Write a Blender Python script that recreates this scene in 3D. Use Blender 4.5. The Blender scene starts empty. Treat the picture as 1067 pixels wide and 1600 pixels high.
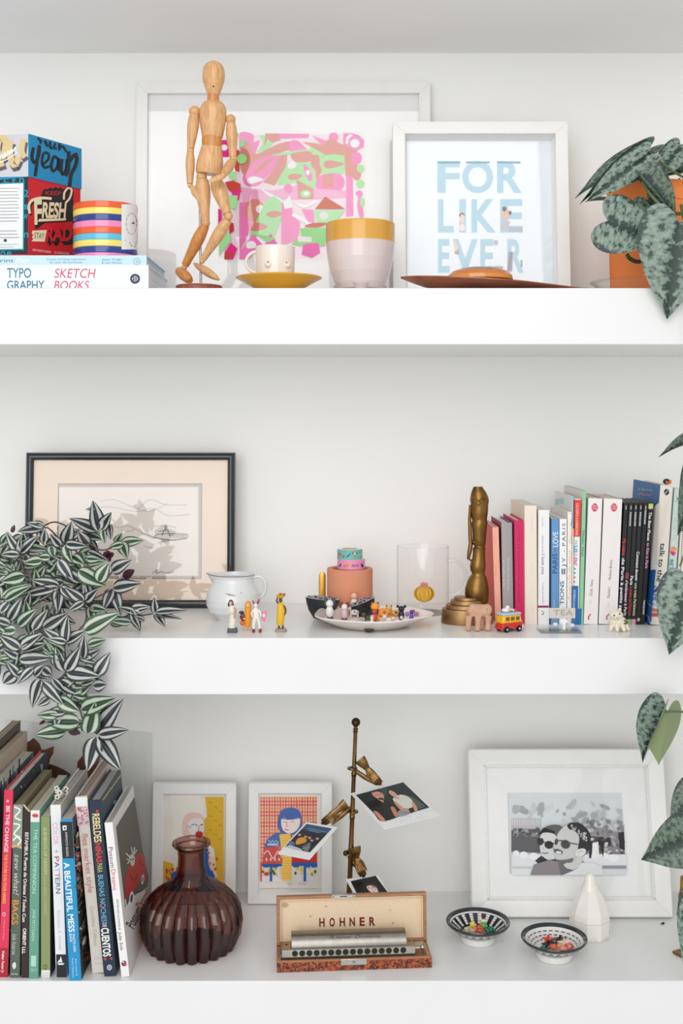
import bpy, math, random
from mathutils import Vector, Matrix
from mathutils.noise import noise as mnoise
R = random.Random(7)
SC = bpy.context.scene
COL = SC.collection
# ---------------------------------------------------------------- camera
CX, YH, F, D, CZ = 533.5, 654.0, 1856.0, 1.687, 0.799     # measured from the shelf edges (metres / photo pixels)
cd = bpy.data.cameras.new('camera'); cam = bpy.data.objects.new('camera', cd); COL.objects.link(cam)
cam.location = (0, -D, CZ); cam.rotation_euler = (math.pi/2, 0, 0)
cd.sensor_fit = 'HORIZONTAL'; cd.sensor_width = 36; cd.lens = 36*F/1067; cd.shift_y = -(800-YH)/1067
cd.clip_start = 0.05
cd.dof.use_dof = True; cd.dof.focus_distance = D+0.06; cd.dof.aperture_fstop = 7.0
SC.camera = cam
# ---------------------------------------------------------------- light
SC.view_settings.view_transform = 'Standard'; SC.view_settings.look = 'None'
SC.view_settings.gamma = 1; SC.view_settings.use_curve_mapping = False
SC.view_settings.exposure = 0.0
wd = bpy.data.worlds.new('room_light'); SC.world = wd; wd.use_nodes = True
bg = wd.node_tree.nodes['Background']; bg.inputs[0].default_value = (0.97, 0.985, 1.0, 1); bg.inputs[1].default_value = 0.73
def area(name, loc, target, sx, sy, power, col):
    l = bpy.data.lights.new(name, 'AREA'); l.shape = 'RECTANGLE'; l.size = sx; l.size_y = sy; l.energy = power; l.color = col
    o = bpy.data.objects.new(name, l); COL.objects.link(o); o.location = loc
    o.rotation_euler = (Vector(target)-Vector(loc)).to_track_quat('-Z', 'Y').to_euler(); return o
WL = 2.5   # radiance of the daylight coming through the panes of the window wall behind the camera
def pane(x0, x1, z0, z1): area('window_light', ((x0+x1)/2, -3.4, (z0+z1)/2), ((x0+x1)/2, 0, (z0+z1)/2), x1-x0, z1-z0, WL*math.pi*(x1-x0)*(z1-z0), (1.0, 0.99, 0.97))
pane(-1.9, -0.55, 0.1, 4.1); pane(-0.55, 0.97, 1.2, 4.1); pane(-0.55, 0.5, 0.1, 1.2)
# ---------------------------------------------------------------- helpers
SH3, SH2, SH1 = 0.0, 0.4873, 0.9845
def W(px, py, y): return Vector(((px-CX)*(y+D)/F, y, CZ-(py-YH)*(y+D)/F))
def S(y): return F/(y+D)
def c(r, g=None, b=None):
    if g is None: r, g, b = r, r, r
    f = lambda v: (v/255/12.92) if v/255 <= 0.04045 else ((v/255+0.055)/1.055)**2.4
    return (f(r), f(g), f(b), 1)
CAM = Vector((0, -D, CZ))
def ray(px, py): return Vector(((px-CX)/F, 1, -(py-YH)/F))
M = {}
def newmat(name):
    m = bpy.data.materials.new(name); m.use_nodes = True; M[name] = m
    return m, m.node_tree.nodes, m.node_tree.links, m.node_tree.nodes['Principled BSDF']
def N(ns, typ, **kw):
    n = ns.new(typ)
    for k, v in kw.items(): setattr(n, k, v)
    return n
def attr_mat(name, rough, metal=0, mott=0.05, scale=40, bump=0.0, coat=0, spec=0.5):
    m, ns, ln, p = newmat(name)
    a = N(ns, 'ShaderNodeAttribute', attribute_name='Col')
    no = N(ns, 'ShaderNodeTexNoise'); no.inputs['Scale'].default_value = scale
    tc = N(ns, 'ShaderNodeTexCoord'); ln.new(tc.outputs['Object'], no.inputs['Vector'])
    mr = N(ns, 'ShaderNodeMapRange'); mr.inputs['To Min'].default_value = 1-mott; mr.inputs['To Max'].default_value = 1+mott*0.4
    ln.new(no.outputs['Fac'], mr.inputs['Value'])
    mx = N(ns, 'ShaderNodeVectorMath', operation='SCALE'); ln.new(a.outputs['Color'], mx.inputs[0]); ln.new(mr.outputs[0], mx.inputs['Scale'])
    ln.new(mx.outputs[0], p.inputs['Base Color'])
    p.inputs['Roughness'].default_value = rough; p.inputs['Metallic'].default_value = metal
    p.inputs['Coat Weight'].default_value = coat; p.inputs['Specular IOR Level'].default_value = spec
    if bump:
        b = N(ns, 'ShaderNodeBump'); b.inputs['Strength'].default_value = bump; b.inputs['Distance'].default_value = 0.0006
        ln.new(no.outputs['Fac'], b.inputs['Height']); ln.new(b.outputs[0], p.inputs['Normal'])
    return m
attr_mat('paper', 0.62, spec=0.3); attr_mat('matte', 0.8, spec=0.3); attr_mat('satin', 0.38)
attr_mat('gloss', 0.16, coat=0.4); attr_mat('photo_print', 0.3, mott=0.12, scale=160)
attr_mat('paint', 0.45, mott=0.02, scale=5); attr_mat('card', 0.55, mott=0.03, scale=60)
attr_mat('metal', 0.26, metal=1, mott=0.25, scale=60); attr_mat('brass', 0.34, metal=1, mott=0.75, scale=32, bump=0.5)
attr_mat('clay', 0.9, mott=0.1, scale=300, bump=0.6); attr_mat('ceramic', 0.2, mott=0.05, scale=25, bump=0.15, coat=0.3)
attr_mat('stone', 0.35, mott=0.5, scale=420, bump=1.0)
attr_mat('metal_rough', 0.42, metal=1, mott=0.35, scale=30)
def ramp_mat(name, cols, rough, tex='noise', scale=10, stretch=(1,1,1), coat=0, metal=0, detail=4, distort=0.5):
    m, ns, ln, p = newmat(name)
    tc = N(ns, 'ShaderNodeTexCoord'); mp = N(ns, 'ShaderNodeMapping'); mp.inputs['Scale'].default_value = stretch
    ln.new(tc.outputs['Object'], mp.inputs['Vector'])
    t = N(ns, 'ShaderNodeTexNoise'); t.inputs['Scale'].default_value = scale; t.inputs['Detail'].default_value = detail; t.inputs['Distortion'].default_value = distort
    ln.new(mp.outputs[0], t.inputs['Vector'])
    r = N(ns, 'ShaderNodeValToRGB'); r.color_ramp.elements[0].position = cols[0][0]; r.color_ramp.elements[0].color = cols[0][1]
    r.color_ramp.elements[1].position = cols[-1][0]; r.color_ramp.elements[1].color = cols[-1][1]
    for q, cc in cols[1:-1]: e = r.color_ramp.elements.new(q); e.color = cc
    ln.new(t.outputs['Fac'], r.inputs[0]); ln.new(r.outputs[0], p.inputs['Base Color'])
    p.inputs['Roughness'].default_value = rough; p.inputs['Coat Weight'].default_value = coat; p.inputs['Metallic'].default_value = metal
    return m
ramp_mat('beech_wood', [(0.3, c(196,142,88)), (0.5, c(213,163,110)), (0.7, c(222,177,126))], 0.42, scale=60, stretch=(6,6,0.7), coat=0.2)
ramp_mat('honey_wood', [(0.3, c(190,118,50)), (0.7, c(212,146,76))], 0.35, scale=60, stretch=(6,6,0.7), coat=0.3)
ramp_mat('red_wood', [(0.3, c(120,52,34)), (0.7, c(160,82,56))], 0.4, scale=50, stretch=(1,6,6))
ramp_mat('case_wood', [(0.3, c(150,100,66)), (0.7, c(184,132,94))], 0.5, scale=60, stretch=(0.6,8,8))
ramp_mat('tortoise', [(0.40, c(40,20,14)), (0.50, c(128,56,26)), (0.60, c(190,90,40))], 0.3, scale=230, distort=1.0, coat=0.3)
ramp_mat('copper_tray', [(0.3, c(128,66,36)), (0.5, c(158,88,50)), (0.75, c(128,52,30))], 0.3, scale=20, stretch=(0.5,3,3), coat=0.4)
ramp_mat('amber_dome', [(0.35, c(206,128,40)), (0.5, c(178,98,40)), (0.7, c(120,70,70))], 0.2, scale=14, stretch=(1,1,8), coat=0.5)
ramp_mat('soil', [(0.35, c(38,28,22)), (0.6, c(84,64,46))], 0.95, scale=200)
ramp_mat('dry_leaf', [(0.35, c(60,36,26)), (0.65, c(112,72,46))], 0.7, scale=14)
ramp_mat('wall_paint', [(0.3, c(246,246,243)), (0.7, c(248,248,245))], 0.7, scale=4)
ramp_mat('shelf_paint', [(0.3, c(232,232,231)), (0.7, c(235,235,234))], 0.27, scale=6)
M['shelf_paint'].node_tree.nodes['Principled BSDF'].inputs['Specular IOR Level'].default_value = 0.5
ramp_mat('clay_pink', [(0.3, c(196,150,124)), (0.7, c(212,170,144))], 0.9, scale=80)
ramp_mat('ivory', [(0.3, c(226,214,190)), (0.7, c(240,230,210))], 0.35, scale=60, coat=0.2)
ramp_mat('aged_brass', [(0.3, c(84,62,38)), (0.5, c(122,92,56)), (0.7, c(152,118,76))], 0.33, scale=90, metal=1)
def thin_glass(name, tint, edge=None, boost=1.0, epow=3.0):
    m, ns, ln, p = newmat(name); ns.remove(p); out = ns['Material Output']
    tr = N(ns, 'ShaderNodeBsdfTransparent'); gl = N(ns, 'ShaderNodeBsdfGlossy'); gl.inputs['Roughness'].default_value = 0.0
    lw = N(ns, 'ShaderNodeLayerWeight'); lw.inputs['Blend'].default_value = 0.5; mx = N(ns, 'ShaderNodeMixShader')
    pw = N(ns, 'ShaderNodeMath', operation='POWER'); pw.inputs[1].default_value = 5; ln.new(lw.outputs['Facing'], pw.inputs[0])
    ml = N(ns, 'ShaderNodeMath', operation='MULTIPLY_ADD'); ml.inputs[1].default_value = 0.7; ml.inputs[2].default_value = 0.045*boost; ml.use_clamp = True
    ln.new(pw.outputs[0], ml.inputs[0])
    if edge:
        p2 = N(ns, 'ShaderNodeMath', operation='POWER'); p2.inputs[1].default_value = epow; ln.new(lw.outputs['Facing'], p2.inputs[0])
        mc = N(ns, 'ShaderNodeMix', data_type='RGBA'); mc.inputs[6].default_value = tint; mc.inputs[7].default_value = edge
        ln.new(p2.outputs[0], mc.inputs[0]); ln.new(mc.outputs[2], tr.inputs[0])
    else: tr.inputs[0].default_value = tint
    ln.new(ml.outputs[0], mx.inputs[0]); ln.new(tr.outputs[0], mx.inputs[1]); ln.new(gl.outputs[0], mx.inputs[2])
    ln.new(mx.outputs[0], out.inputs[0]); return m
thin_glass('picture_glass', (0.995, 0.997, 0.995, 1), boost=1.9)
thin_glass('clear_glass', (0.995, 0.996, 0.996, 1), edge=(0.55, 0.58, 0.58, 1), epow=6)
thin_glass('amber_glass', c(255,228,120), edge=c(196,134,30))
thin_glass('plum_glass', c(226,200,192), edge=c(128,82,76), boost=1.3, epow=1.6)
thin_glass('acrylic', (0.985, 0.988, 0.985, 1), edge=(0.7,0.72,0.72,1), epow=4)
def leaf_mat(name, kind):
    m, ns, ln, p = newmat(name)
    uv = N(ns, 'ShaderNodeUVMap'); sp = N(ns, 'ShaderNodeSeparateXYZ'); ln.new(uv.outputs[0], sp.inputs[0])
    no = N(ns, 'ShaderNodeTexNoise'); ln.new(uv.outputs[0], no.inputs['Vector'])
    def math_(op, a, b):
        n = N(ns, 'ShaderNodeMath', operation=op)
        for i, v in enumerate((a, b)):
            if isinstance(v, (int, float)): n.inputs[i].default_value = v
            elif v is not None: ln.new(v, n.inputs[i])
        return n.outputs[0]
    side = math_('ABSOLUTE', math_('SUBTRACT', sp.outputs[0], 0.5), None)      # 0 at the midrib, .5 at the margin
    if kind == 'stripe':
        no.inputs['Scale'].default_value = 5; no.inputs['Detail'].default_value = 3
        f = math_('ADD', math_('MULTIPLY', side, 2.0), math_('MULTIPLY', math_('SUBTRACT', no.outputs['Fac'], 0.5), 0.16))
        dark, dark2, pale, rim = {'p': (c(44,44,52), c(62,72,74), c(192,198,190), c(40,38,44)), 'g': (c(38,62,44), c(66,94,68), c(186,200,178), c(46,76,54))}[name[-1]]
        cr = N(ns, 'ShaderNodeValToRGB'); el = cr.color_ramp.elements
        el[0].position = 0; el[0].color = dark2; el[1].position = 1; el[1].color = rim
        for q, cc in ((0.06, dark), (0.27, dark), (0.36, pale), (0.66, pale), (0.76, dark2), (0.86, rim)): e = el.new(q); e.color = cc
        ln.new(f, cr.inputs[0]); last = cr.outputs[0]; p.inputs['Roughness'].default_value = 0.4
    else:
        mp = N(ns, 'ShaderNodeMapping'); mp.inputs['Scale'].default_value = (1.0, 1.5, 1); ln.new(uv.outputs[0], mp.inputs['Vector'])
        no.inputs['Scale'].default_value = 9; no.inputs['Detail'].default_value = 5; no.inputs['Roughness'].default_value = 0.6; ln.new(mp.outputs[0], no.inputs['Vector'])
        cen = math_('MULTIPLY', math_('SUBTRACT', 0.14, side), 1.3)           # dark along the midrib
        edg = math_('MULTIPLY', math_('MAXIMUM', math_('SUBTRACT', side, 0.40), 0.0), 2.2)   # speckled dark margin
        f = math_('SUBTRACT', no.outputs['Fac'], math_('ADD', math_('MAXIMUM', cen, -0.02), edg))
        cr = N(ns, 'ShaderNodeValToRGB'); el = cr.color_ramp.elements
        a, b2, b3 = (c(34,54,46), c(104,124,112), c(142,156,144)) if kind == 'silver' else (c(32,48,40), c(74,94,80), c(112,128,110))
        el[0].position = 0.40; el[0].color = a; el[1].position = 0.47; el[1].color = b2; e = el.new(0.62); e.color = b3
        ln.new(f, cr.inputs[0]); last = cr.outputs[0]; p.inputs['Roughness'].default_value = 0.45
        b = N(ns, 'ShaderNodeBump'); b.inputs['Strength'].default_value = 0.4; b.inputs['Distance'].default_value = 0.001
        ln.new(no.outputs['Fac'], b.inputs['Height']); ln.new(b.outputs[0], p.inputs['Normal'])
    # underside colour: plum under the striped leaves, pale green under the silver ones
    ge = N(ns, 'ShaderNodeNewGeometry'); mx = N(ns, 'ShaderNodeMix', data_type='RGBA')
    ln.new(ge.outputs['Backfacing'], mx.inputs[0]); ln.new(last, mx.inputs[6]); mx.inputs[7].default_value = c(82,36,58) if kind == 'stripe' else c(134,148,104)
    ln.new(mx.outputs[2], p.inputs['Base Color']); return m
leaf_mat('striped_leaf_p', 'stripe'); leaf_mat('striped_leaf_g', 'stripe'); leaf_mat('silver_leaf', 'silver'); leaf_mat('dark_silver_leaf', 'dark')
INV = {}
def tag(o, label=None, cat=None, group=None, kind=None):
    if label: o['label'] = label
    if cat: o['category'] = cat
    if group: o['group'] = group
    if kind: o['kind'] = kind
    return o
def thing(name, label, cat, loc=(0,0,0), M4=None, group=None):
    o = bpy.data.objects.new(name, None); COL.objects.link(o); o.empty_display_size = 0.02
    m = M4 if M4 is not None else Matrix.Translation(loc)
    o.matrix_world = m; INV[o] = m.inverted(); tag(o, label, cat, group); return o
class MB:
    def __init__(s, mat='satin', col=c(230)): s.v=[]; s.f=[]; s.c=[]; s.m=[]; s.mat=mat; s.col=col
    def add(s, vs, fs, col=None, mat=None):
        o = len(s.v); s.v += [Vector(p) for p in vs]
        for f in fs: s.f.append([i+o for i in f]); s.c.append(col or s.col); s.m.append(mat or s.mat)
    def box(s, ctr, size, rot=None, col=None, mat=None, taper=1.0):
        x, y, z = [k/2 for k in size]; vs = []
        for dz in (-1, 1):
            t = taper if dz > 0 else 1
            for dx, dy in ((-1,-1),(1,-1),(1,1),(-1,1)): vs.append(Vector((dx*x*t, dy*y*t, dz*z)))
        if rot is not None: vs = [rot @ p for p in vs]
        s.add([p+Vector(ctr) for p in vs], [(3,2,1,0),(4,5,6,7),(0,1,5,4),(1,2,6,5),(2,3,7,6),(3,0,4,7)], col, mat)
    def hexa(s, p, col=None, mat=None):      # 8 corners: bottom 4 ccw, top 4
        s.add(p, [(3,2,1,0),(4,5,6,7),(0,1,5,4),(1,2,6,5),(2,3,7,6),(3,0,4,7)], col, mat)
    def tube(s, pts, rad, n=12, col=None, mat=None, caps=True, flat=1.0, side=None):
        pts = [Vector(p) for p in pts]
        if not isinstance(rad, (list, tuple)): rad = [rad]*len(pts)
        prev = side and Vector(side); vs = []; 
        for i, p in enumerate(pts):
            t = (pts[min(i+1, len(pts)-1)]-pts[max(i-1, 0)])
            if t.length < 1e-9: t = Vector((0,0,1))
            t.normalize()
            if prev is None:
                prev = Vector((0,1,0)) if abs(t.y) < 0.9 else Vector((1,0,0))
            a = prev - t*prev.dot(t)
            if a.length < 1e-6: a = t.orthogonal()
            a.normalize(); b = t.cross(a); prev = a
            for k in range(n):
                th = 2*math.pi*k/n; vs.append(p + (a*math.cos(th)*flat + b*math.sin(th))*rad[i])
        fs = []
        for i in range(len(pts)-1):
            for k in range(n):
                k2 = (k+1) % n; fs.append((i*n+k, i*n+k2, (i+1)*n+k2, (i+1)*n+k))
        if caps: fs.append(tuple(range(n-1, -1, -1))); fs.append(tuple((len(pts)-1)*n+k for k in range(n)))
        s.add(vs, fs, col, mat)
    def lathe(s, ctr, prof, n=32, col=None, mat=None, rib=0, ribn=0, cols=None, axes=(1,1), caps=True, rot=None, arc=None):
        # prof: (radius, z) pairs; cols: optional colour per ring gap
        vs = []; ctr = Vector(ctr)
        for i, (r, z) in enumerate(prof):
            for k in range(n):
                th = 2*math.pi*k/n; rr = r
                if ribn:
                    a = rib[i] if isinstance(rib, (list, tuple)) else rib
                    rr = r*(1+a*(abs(math.cos(ribn*th/2))*2-1.27))
                p = Vector((rr*math.cos(th)*axes[0], rr*math.sin(th)*axes[1], z))
                if rot is not None: p = rot @ p
                vs.append(ctr+p)
        for i in range(len(prof)-1):
            fs = [(k, (k+1) % n, n+(k+1) % n, n+k) for k in range(n)]
            s.add(vs[i*n:(i+2)*n], fs, cols[i] if cols else col, mat)
        if caps:
            for i, o in ((0, True), (len(prof)-1, False)):
                if prof[i][0] > 1e-6:
                    q = vs[i*n:(i+1)*n]; s.add(q, [tuple(range(n-1,-1,-1)) if o else tuple(range(n))], (cols[0] if o else cols[-1]) if cols else col, mat)
    def ell(s, ctr, r, col=None, mat=None, rot=None, n=14):
        if not isinstance(r, (list, tuple)): r = (r, r, r)
        m = max(6, n//2+1); vs = [Vector((0,0,-r[2]))]; ctr = Vector(ctr)
        for i in range(1, m):
            a = -math.pi/2+math.pi*i/m
            for k in range(n): th = 2*math.pi*k/n; vs.append(Vector((r[0]*math.cos(a)*math.cos(th), r[1]*math.cos(a)*math.sin(th), r[2]*math.sin(a))))
        vs.append(Vector((0,0,r[2])))
        if rot is not None: vs = [rot @ p for p in vs]
        fs = [(0, 1+(k+1) % n, 1+k) for k in range(n)]
        for i in range(m-2):
            for k in range(n): a = 1+i*n+k; b = 1+i*n+(k+1) % n; fs.append((a, b, b+n, a+n))
        o = 1+(m-2)*n; fs += [(o+k, o+(k+1) % n, len(vs)-1) for k in range(n)]
        s.add([p+ctr for p in vs], fs, col, mat)
    def build(s, name, parent=None, bevel=0, smooth=True, remesh=0, angle=38, seg=2, sub=0):
        me = bpy.data.meshes.new(name); inv = INV.get(parent) if parent else None
        vs = [inv @ p for p in s.v] if inv is not None else s.v
        me.from_pydata([tuple(p) for p in vs], [], s.f); 
        keys = list(dict.fromkeys(s.m))
        for k in keys: me.materials.append(M[k])
        me.polygons.foreach_set('material_index', [keys.index(k) for k in s.m])
        at = me.color_attributes.new('Col', 'FLOAT_COLOR', 'CORNER'); buf = []
        for f, col in zip(s.f, s.c): buf += list(col)*len(f)
        at.data.foreach_set('color', buf)
        if smooth:
            me.polygons.foreach_set('use_smooth', [True]*len(s.f)); me.set_sharp_from_angle(angle=math.radians(angle))
        me.update(); o = bpy.data.objects.new(name, me); COL.objects.link(o)
        if parent: o.parent = parent; INV[o] = inv
        if remesh:
            md = o.modifiers.new('blend', 'REMESH'); md.mode = 'VOXEL'; md.voxel_size = remesh; md.use_smooth_shade = True
            sm = o.modifiers.new('soft', 'SMOOTH'); sm.iterations = 3
        if bevel:
            md = o.modifiers.new('edges', 'BEVEL'); md.width = bevel; md.segments = seg; md.limit_method = 'ANGLE'; md.angle_limit = math.radians(40)
        if sub:
            md = o.modifiers.new('round', 'SUBSURF'); md.levels = sub; md.render_levels = sub
        return o
    def build_top(s, name, label, cat, loc=None, group=None, **kw):      # a thing that is one mesh, its origin at its base
        o = s.build(name, None, **kw)
        if loc is None:
            xs = [v.co.x for v in o.data.vertices]; ys = [v.co.y for v in o.data.vertices]; zs = [v.co.z for v in o.data.vertices]
            loc = ((min(xs)+max(xs))/2, (min(ys)+max(ys))/2, min(zs))
        o.data.transform(Matrix.Translation(-Vector(loc))); o.location = loc
        INV[o] = Matrix.Translation(-Vector(loc))
        return tag(o, label, cat, group)
# ---- text as real flat lettering
_tc = {}
def glyphs(txt, shear=0, bold=0, space=1.0):
    k = (txt, shear, bold, space)
    if k in _tc: return _tc[k]
    cu = bpy.data.curves.new('lettering', 'FONT'); cu.body = txt; cu.size = 1; cu.shear = shear; cu.offset = bold; cu.resolution_u = 4; cu.space_character = space
    o = bpy.data.objects.new('lettering', cu); me = bpy.data.meshes.new_from_object(o)
    vs = [(v.co.x, v.co.y) for v in me.vertices]; fs = [tuple(p.vertices) for p in me.polygons]
    bpy.data.objects.remove(o); bpy.data.meshes.remove(me); bpy.data.curves.remove(cu)
    if not vs: _tc[k] = None; return None
    x0 = min(v[0] for v in vs); x1 = max(v[0] for v in vs)
    _tc[k] = ([((v[0]-x0)/(x1-x0), v[1]/0.7) for v in vs], fs); return _tc[k]
# ---- flat print on a surface, laid out in pixels measured off the photograph and projected to the real surface
def plane_proj(o, n):
    o = Vector(o); n = Vector(n).normalized()
    def f(px, py):
        d = ray(px, py); t = (o-CAM).dot(n)/d.dot(n); return CAM+d*t, n
    return f
def cyl_proj(cx, cy, r):
    def f(px, py):
        d = ray(px, py); ox, oy = CAM.x-cx, CAM.y-cy
        a = d.x*d.x+d.y*d.y; b = 2*(ox*d.x+oy*d.y); cc = ox*ox+oy*oy-r*r; ds = max(b*b-4*a*cc, 0)
        p = CAM+d*((-b-math.sqrt(ds))/(2*a)); return p, Vector((p.x-cx, p.y-cy, 0)).normalized()
    return f
def spline(pts, closed=True, n=5):
    out = []; L = len(pts)
    for i in range(L if closed else L-1):
        g = (lambda j: pts[j % L]) if closed else (lambda j: pts[max(0, min(L-1, j))])
        p0, p1, p2, p3 = g(i-1), g(i), g(i+1), g(i+2)
        for k in range(n):
            t = k/n; out.append(tuple(0.5*(2*b+(cc-a)*t+(2*a-5*b+4*cc-d)*t*t+(-a+3*b-3*cc+d)*t**3) for a, b, cc, d in zip(p0, p1, p2, p3)))
    if not closed: out.append(tuple(pts[-1]))
    return out
class Canvas:
    def __init__(s, mb, proj, scale=1, ox=0, oy=0, mat='paper', off=0.0001): s.mb=mb; s.p=proj; s.s=scale; s.ox=ox; s.oy=oy; s.mat=mat; s.k=off
    def q(s, x, y):
        p, n = s.p(x/s.s+s.ox, y/s.s+s.oy); return p + n*s.k
    def layer(s): s.k += 0.00003
    def poly(s, pts, col, mat=None): s.mb.add([s.q(*p) for p in pts], [tuple(range(len(pts)-1, -1, -1))], col, mat or s.mat); s.layer()
    def blob(s, pts, col, mat=None): s.poly(spline(pts), col, mat)
    def rect(s, x0, y0, x1, y1, col, mat=None): s.poly([(x0,y0),(x1,y0),(x1,y1),(x0,y1)], col, mat)
    def ell(s, x, y, rx, ry, col, rot=0, n=18, mat=None):
        ca, sa = math.cos(rot), math.sin(rot)
        s.poly([(x+rx*math.cos(t)*ca-ry*math.sin(t)*sa, y+rx*math.cos(t)*sa+ry*math.sin(t)*ca) for t in [2*math.pi*i/n for i in range(n)]], col, mat)
    def line(s, pts, w, col, mat=None, smooth=True):
        if smooth and len(pts) > 2: pts = spline(pts, False, 4)
        L = []; Rr = []
        for i, p in enumerate(pts):
            a = pts[max(i-1, 0)]; b = pts[min(i+1, len(pts)-1)]; dx, dy = b[0]-a[0], b[1]-a[1]; l = math.hypot(dx, dy) or 1
            L.append((p[0]-dy/l*w/2, p[1]+dx/l*w/2)); Rr.append((p[0]+dy/l*w/2, p[1]-dx/l*w/2))
        n = len(pts); s.mb.add([s.q(*p) for p in L+Rr], [(i, i+1, n+i+1, n+i) for i in range(n-1)], col, mat or s.mat); s.layer()
    def text(s, txt, a, b, h, col, bold=0.0, shear=0, mat=None, space=1.0):
        g = glyphs(txt, shear, bold, space)
        if not g: return
        dx, dy = b[0]-a[0], b[1]-a[1]; l = math.hypot(dx, dy); ux, uy = dy/l, -dx/l
        s.mb.add([s.q(a[0]+dx*x+ux*h*(y-0.5), a[1]+dy*x+uy*h*(y-0.5)) for x, y in g[0]], g[1], col, mat or s.mat); s.layer()
# ================================================================ the setting
def struct(mb, name, **kw): o = mb.build(name, **kw); o['kind'] = 'structure'; return o
XL, XR = -0.85, 0.85; YB = 0.32; TH = 0.0805
for nm, z in (('trim_1', SH1), ('trim_2', SH2), ('trim_3', SH3)):
    b = MB('shelf_paint'); b.box(((XL+XR)/2, YB/2, z-TH/2), (XR-XL, YB, TH)); struct(b, nm, bevel=0.0015)
b = MB('wall_paint'); b.box((0, YB+0.02, 0.7), (XR-XL+0.1, 0.04, 2.0)); struct(b, 'wall_back')
for nm, x in (('wall_left', XL-0.025), ('wall_right', XR+0.025)):
    b = MB('wall_paint'); b.box((x, YB/2, 0.7), (0.05, YB, 2.0)); struct(b, nm)
zc = CZ+(YH-83)/S(YB)
b = MB('wall_paint'); b.box((0, YB/2, zc+0.04), (XR-XL, YB, 0.08)); struct(b, 'ceiling')
b = MB('shelf_paint'); b.box((0, YB/2+0.003, SH3-TH-0.28), (XR-XL, YB-0.006, 0.56-0.0)); struct(b, 'wall_front', bevel=0.001)
# ================================================================ picture frames
def frame_matrix(yb, lean, pxmid, sh, thick):
    a = math.radians(lean); o = Vector((W(pxmid, 0, yb).x, yb, sh+thick*math.sin(a)))
    v = Vector((0, math.sin(a), math.cos(a))); w = Vector((0, math.cos(a), -math.sin(a))); u = Vector((1, 0, 0))
    return Matrix(((u.x, w.x, v.x, o.x), (u.y, w.y, v.y, o.y), (u.z, w.z, v.z, o.z), (0, 0, 0, 1)))
def picture(name, label, sh, yb, lean, thick, outer, ytop, prof, fcol, fmat='satin', opening=None, matcol=None, matdepth=0.01, group=None, window=None, bevel_col=None, paper_col=None, glass=True):
    """outer=(x0,x1) photo pixels of the outer edges at the foot; ytop = pixel row of the top edge; prof = (inset, depth) moulding profile"""
    Mx = frame_matrix(yb, lean, (outer[0]+outer[1])/2, sh, thick); t = thing(name, label, 'picture frame', M4=Mx, group=group)
    Rm = Mx.to_3x3(); w = Rm.col[1].copy(); o = Mx.translation.copy()
    def loc(px, py):
        p, _ = plane_proj(o, w)(px, py); q = INV[t] @ p; return q.x, q.z
    hw = (outer[1]-outer[0])/2/S(yb); H = loc((outer[0]+outer[1])/2, ytop)[1]
    P = lambda x, d, z: Mx @ Vector((x, d, z))
    b = MB(fmat, fcol); pr = [(0, thick)]+prof
    def ring(i, d): return [P(-hw+i, d, i), P(hw-i, d, i), P(hw-i, d, H-i), P(-hw+i, d, H-i)]
    for k in range(4):      # four mitred lengths with a hairline joint
        vs = []; g = 0.00012
        for i, d in pr:
            r = ring(i, d); a, c2 = r[k], r[(k+1) % 4]; dr = (c2-a).normalized()*g; vs += [a+dr, c2-dr]
        fs = [(2*j, 2*j+1, 2*j+3, 2*j+2) for j in range(len(pr)-1)]; fs.append((2*len(pr)-2, 2*len(pr)-1, 1, 0))
        bb = MB(fmat, fcol); bb.add(vs, [tuple(reversed(f)) for f in fs]); bb.build('moulding', t, angle=50)
    i1, d1 = prof[-1]
    if bevel_col is None: bevel_col = matcol
    b = MB('matte', c(170, 150, 120)); r1, r2 = ring(0.003, thick-0.0005), ring(0.003, thick-0.003); b.hexa([r2[0], r2[1], r1[1], r1[0], r2[3], r2[2], r1[2], r1[3]]); b.build('backing_board', t)
    if glass:
        b = MB('picture_glass'); r1 = ring(i1-0.001, d1-0.0006); b.add(r1, [(0,1,2,3)]); b.build('glass', t, smooth=False)
    pd = d1+0.0012
    if matcol:
        if window:
            x0, y0, x1, y1 = window; a = loc(x0, y1); q = loc(x1, y0)
            ri = [P(a[0], pd, a[1]), P(q[0], pd, a[1]), P(q[0], pd, q[1]), P(a[0], pd, q[1])]; md = matdepth; s_ = 0.001
            rj = [P(a[0]+s_, pd+md, a[1]+s_), P(q[0]-s_, pd+md, a[1]+s_), P(q[0]-s_, pd+md, q[1]-s_), P(a[0]+s_, pd+md, q[1]-s_)]
            ro = ring(i1-0.001, pd); b = MB('paper', matcol)
            for k in range(4):
                b.add([ro[k], ro[(k+1)%4], ri[(k+1)%4], ri[k]], [(0,1,2,3)]); b.add([ri[k], ri[(k+1)%4], rj[(k+1)%4], rj[k]], [(0,1,2,3)], bevel_col)
            b.build('mat_board', t, smooth=False); pd = pd+md
        else:
            b = MB('paper', matcol); b.add(ring(i1-0.001, pd), [(0,1,2,3)]); b.build('mat_board', t, smooth=False)
    b = MB('paper', paper_col or c(240)); dd = pd+0.0002
    if window or not matcol:
        b.add([P(-hw+i1-0.001, dd, i1-0.001), P(hw-i1+0.001, dd, i1-0.001), P(hw-i1+0.001, dd, H-i1+0.001), P(-hw+i1-0.001, dd, H-i1+0.001)], [(0,1,2,3)])
    cv = Canvas(b, plane_proj(o+w*(dd if (window or not matcol) else pd), -w))
    return t, b, cv, Mx
WF = c(240, 240, 238)
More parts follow.
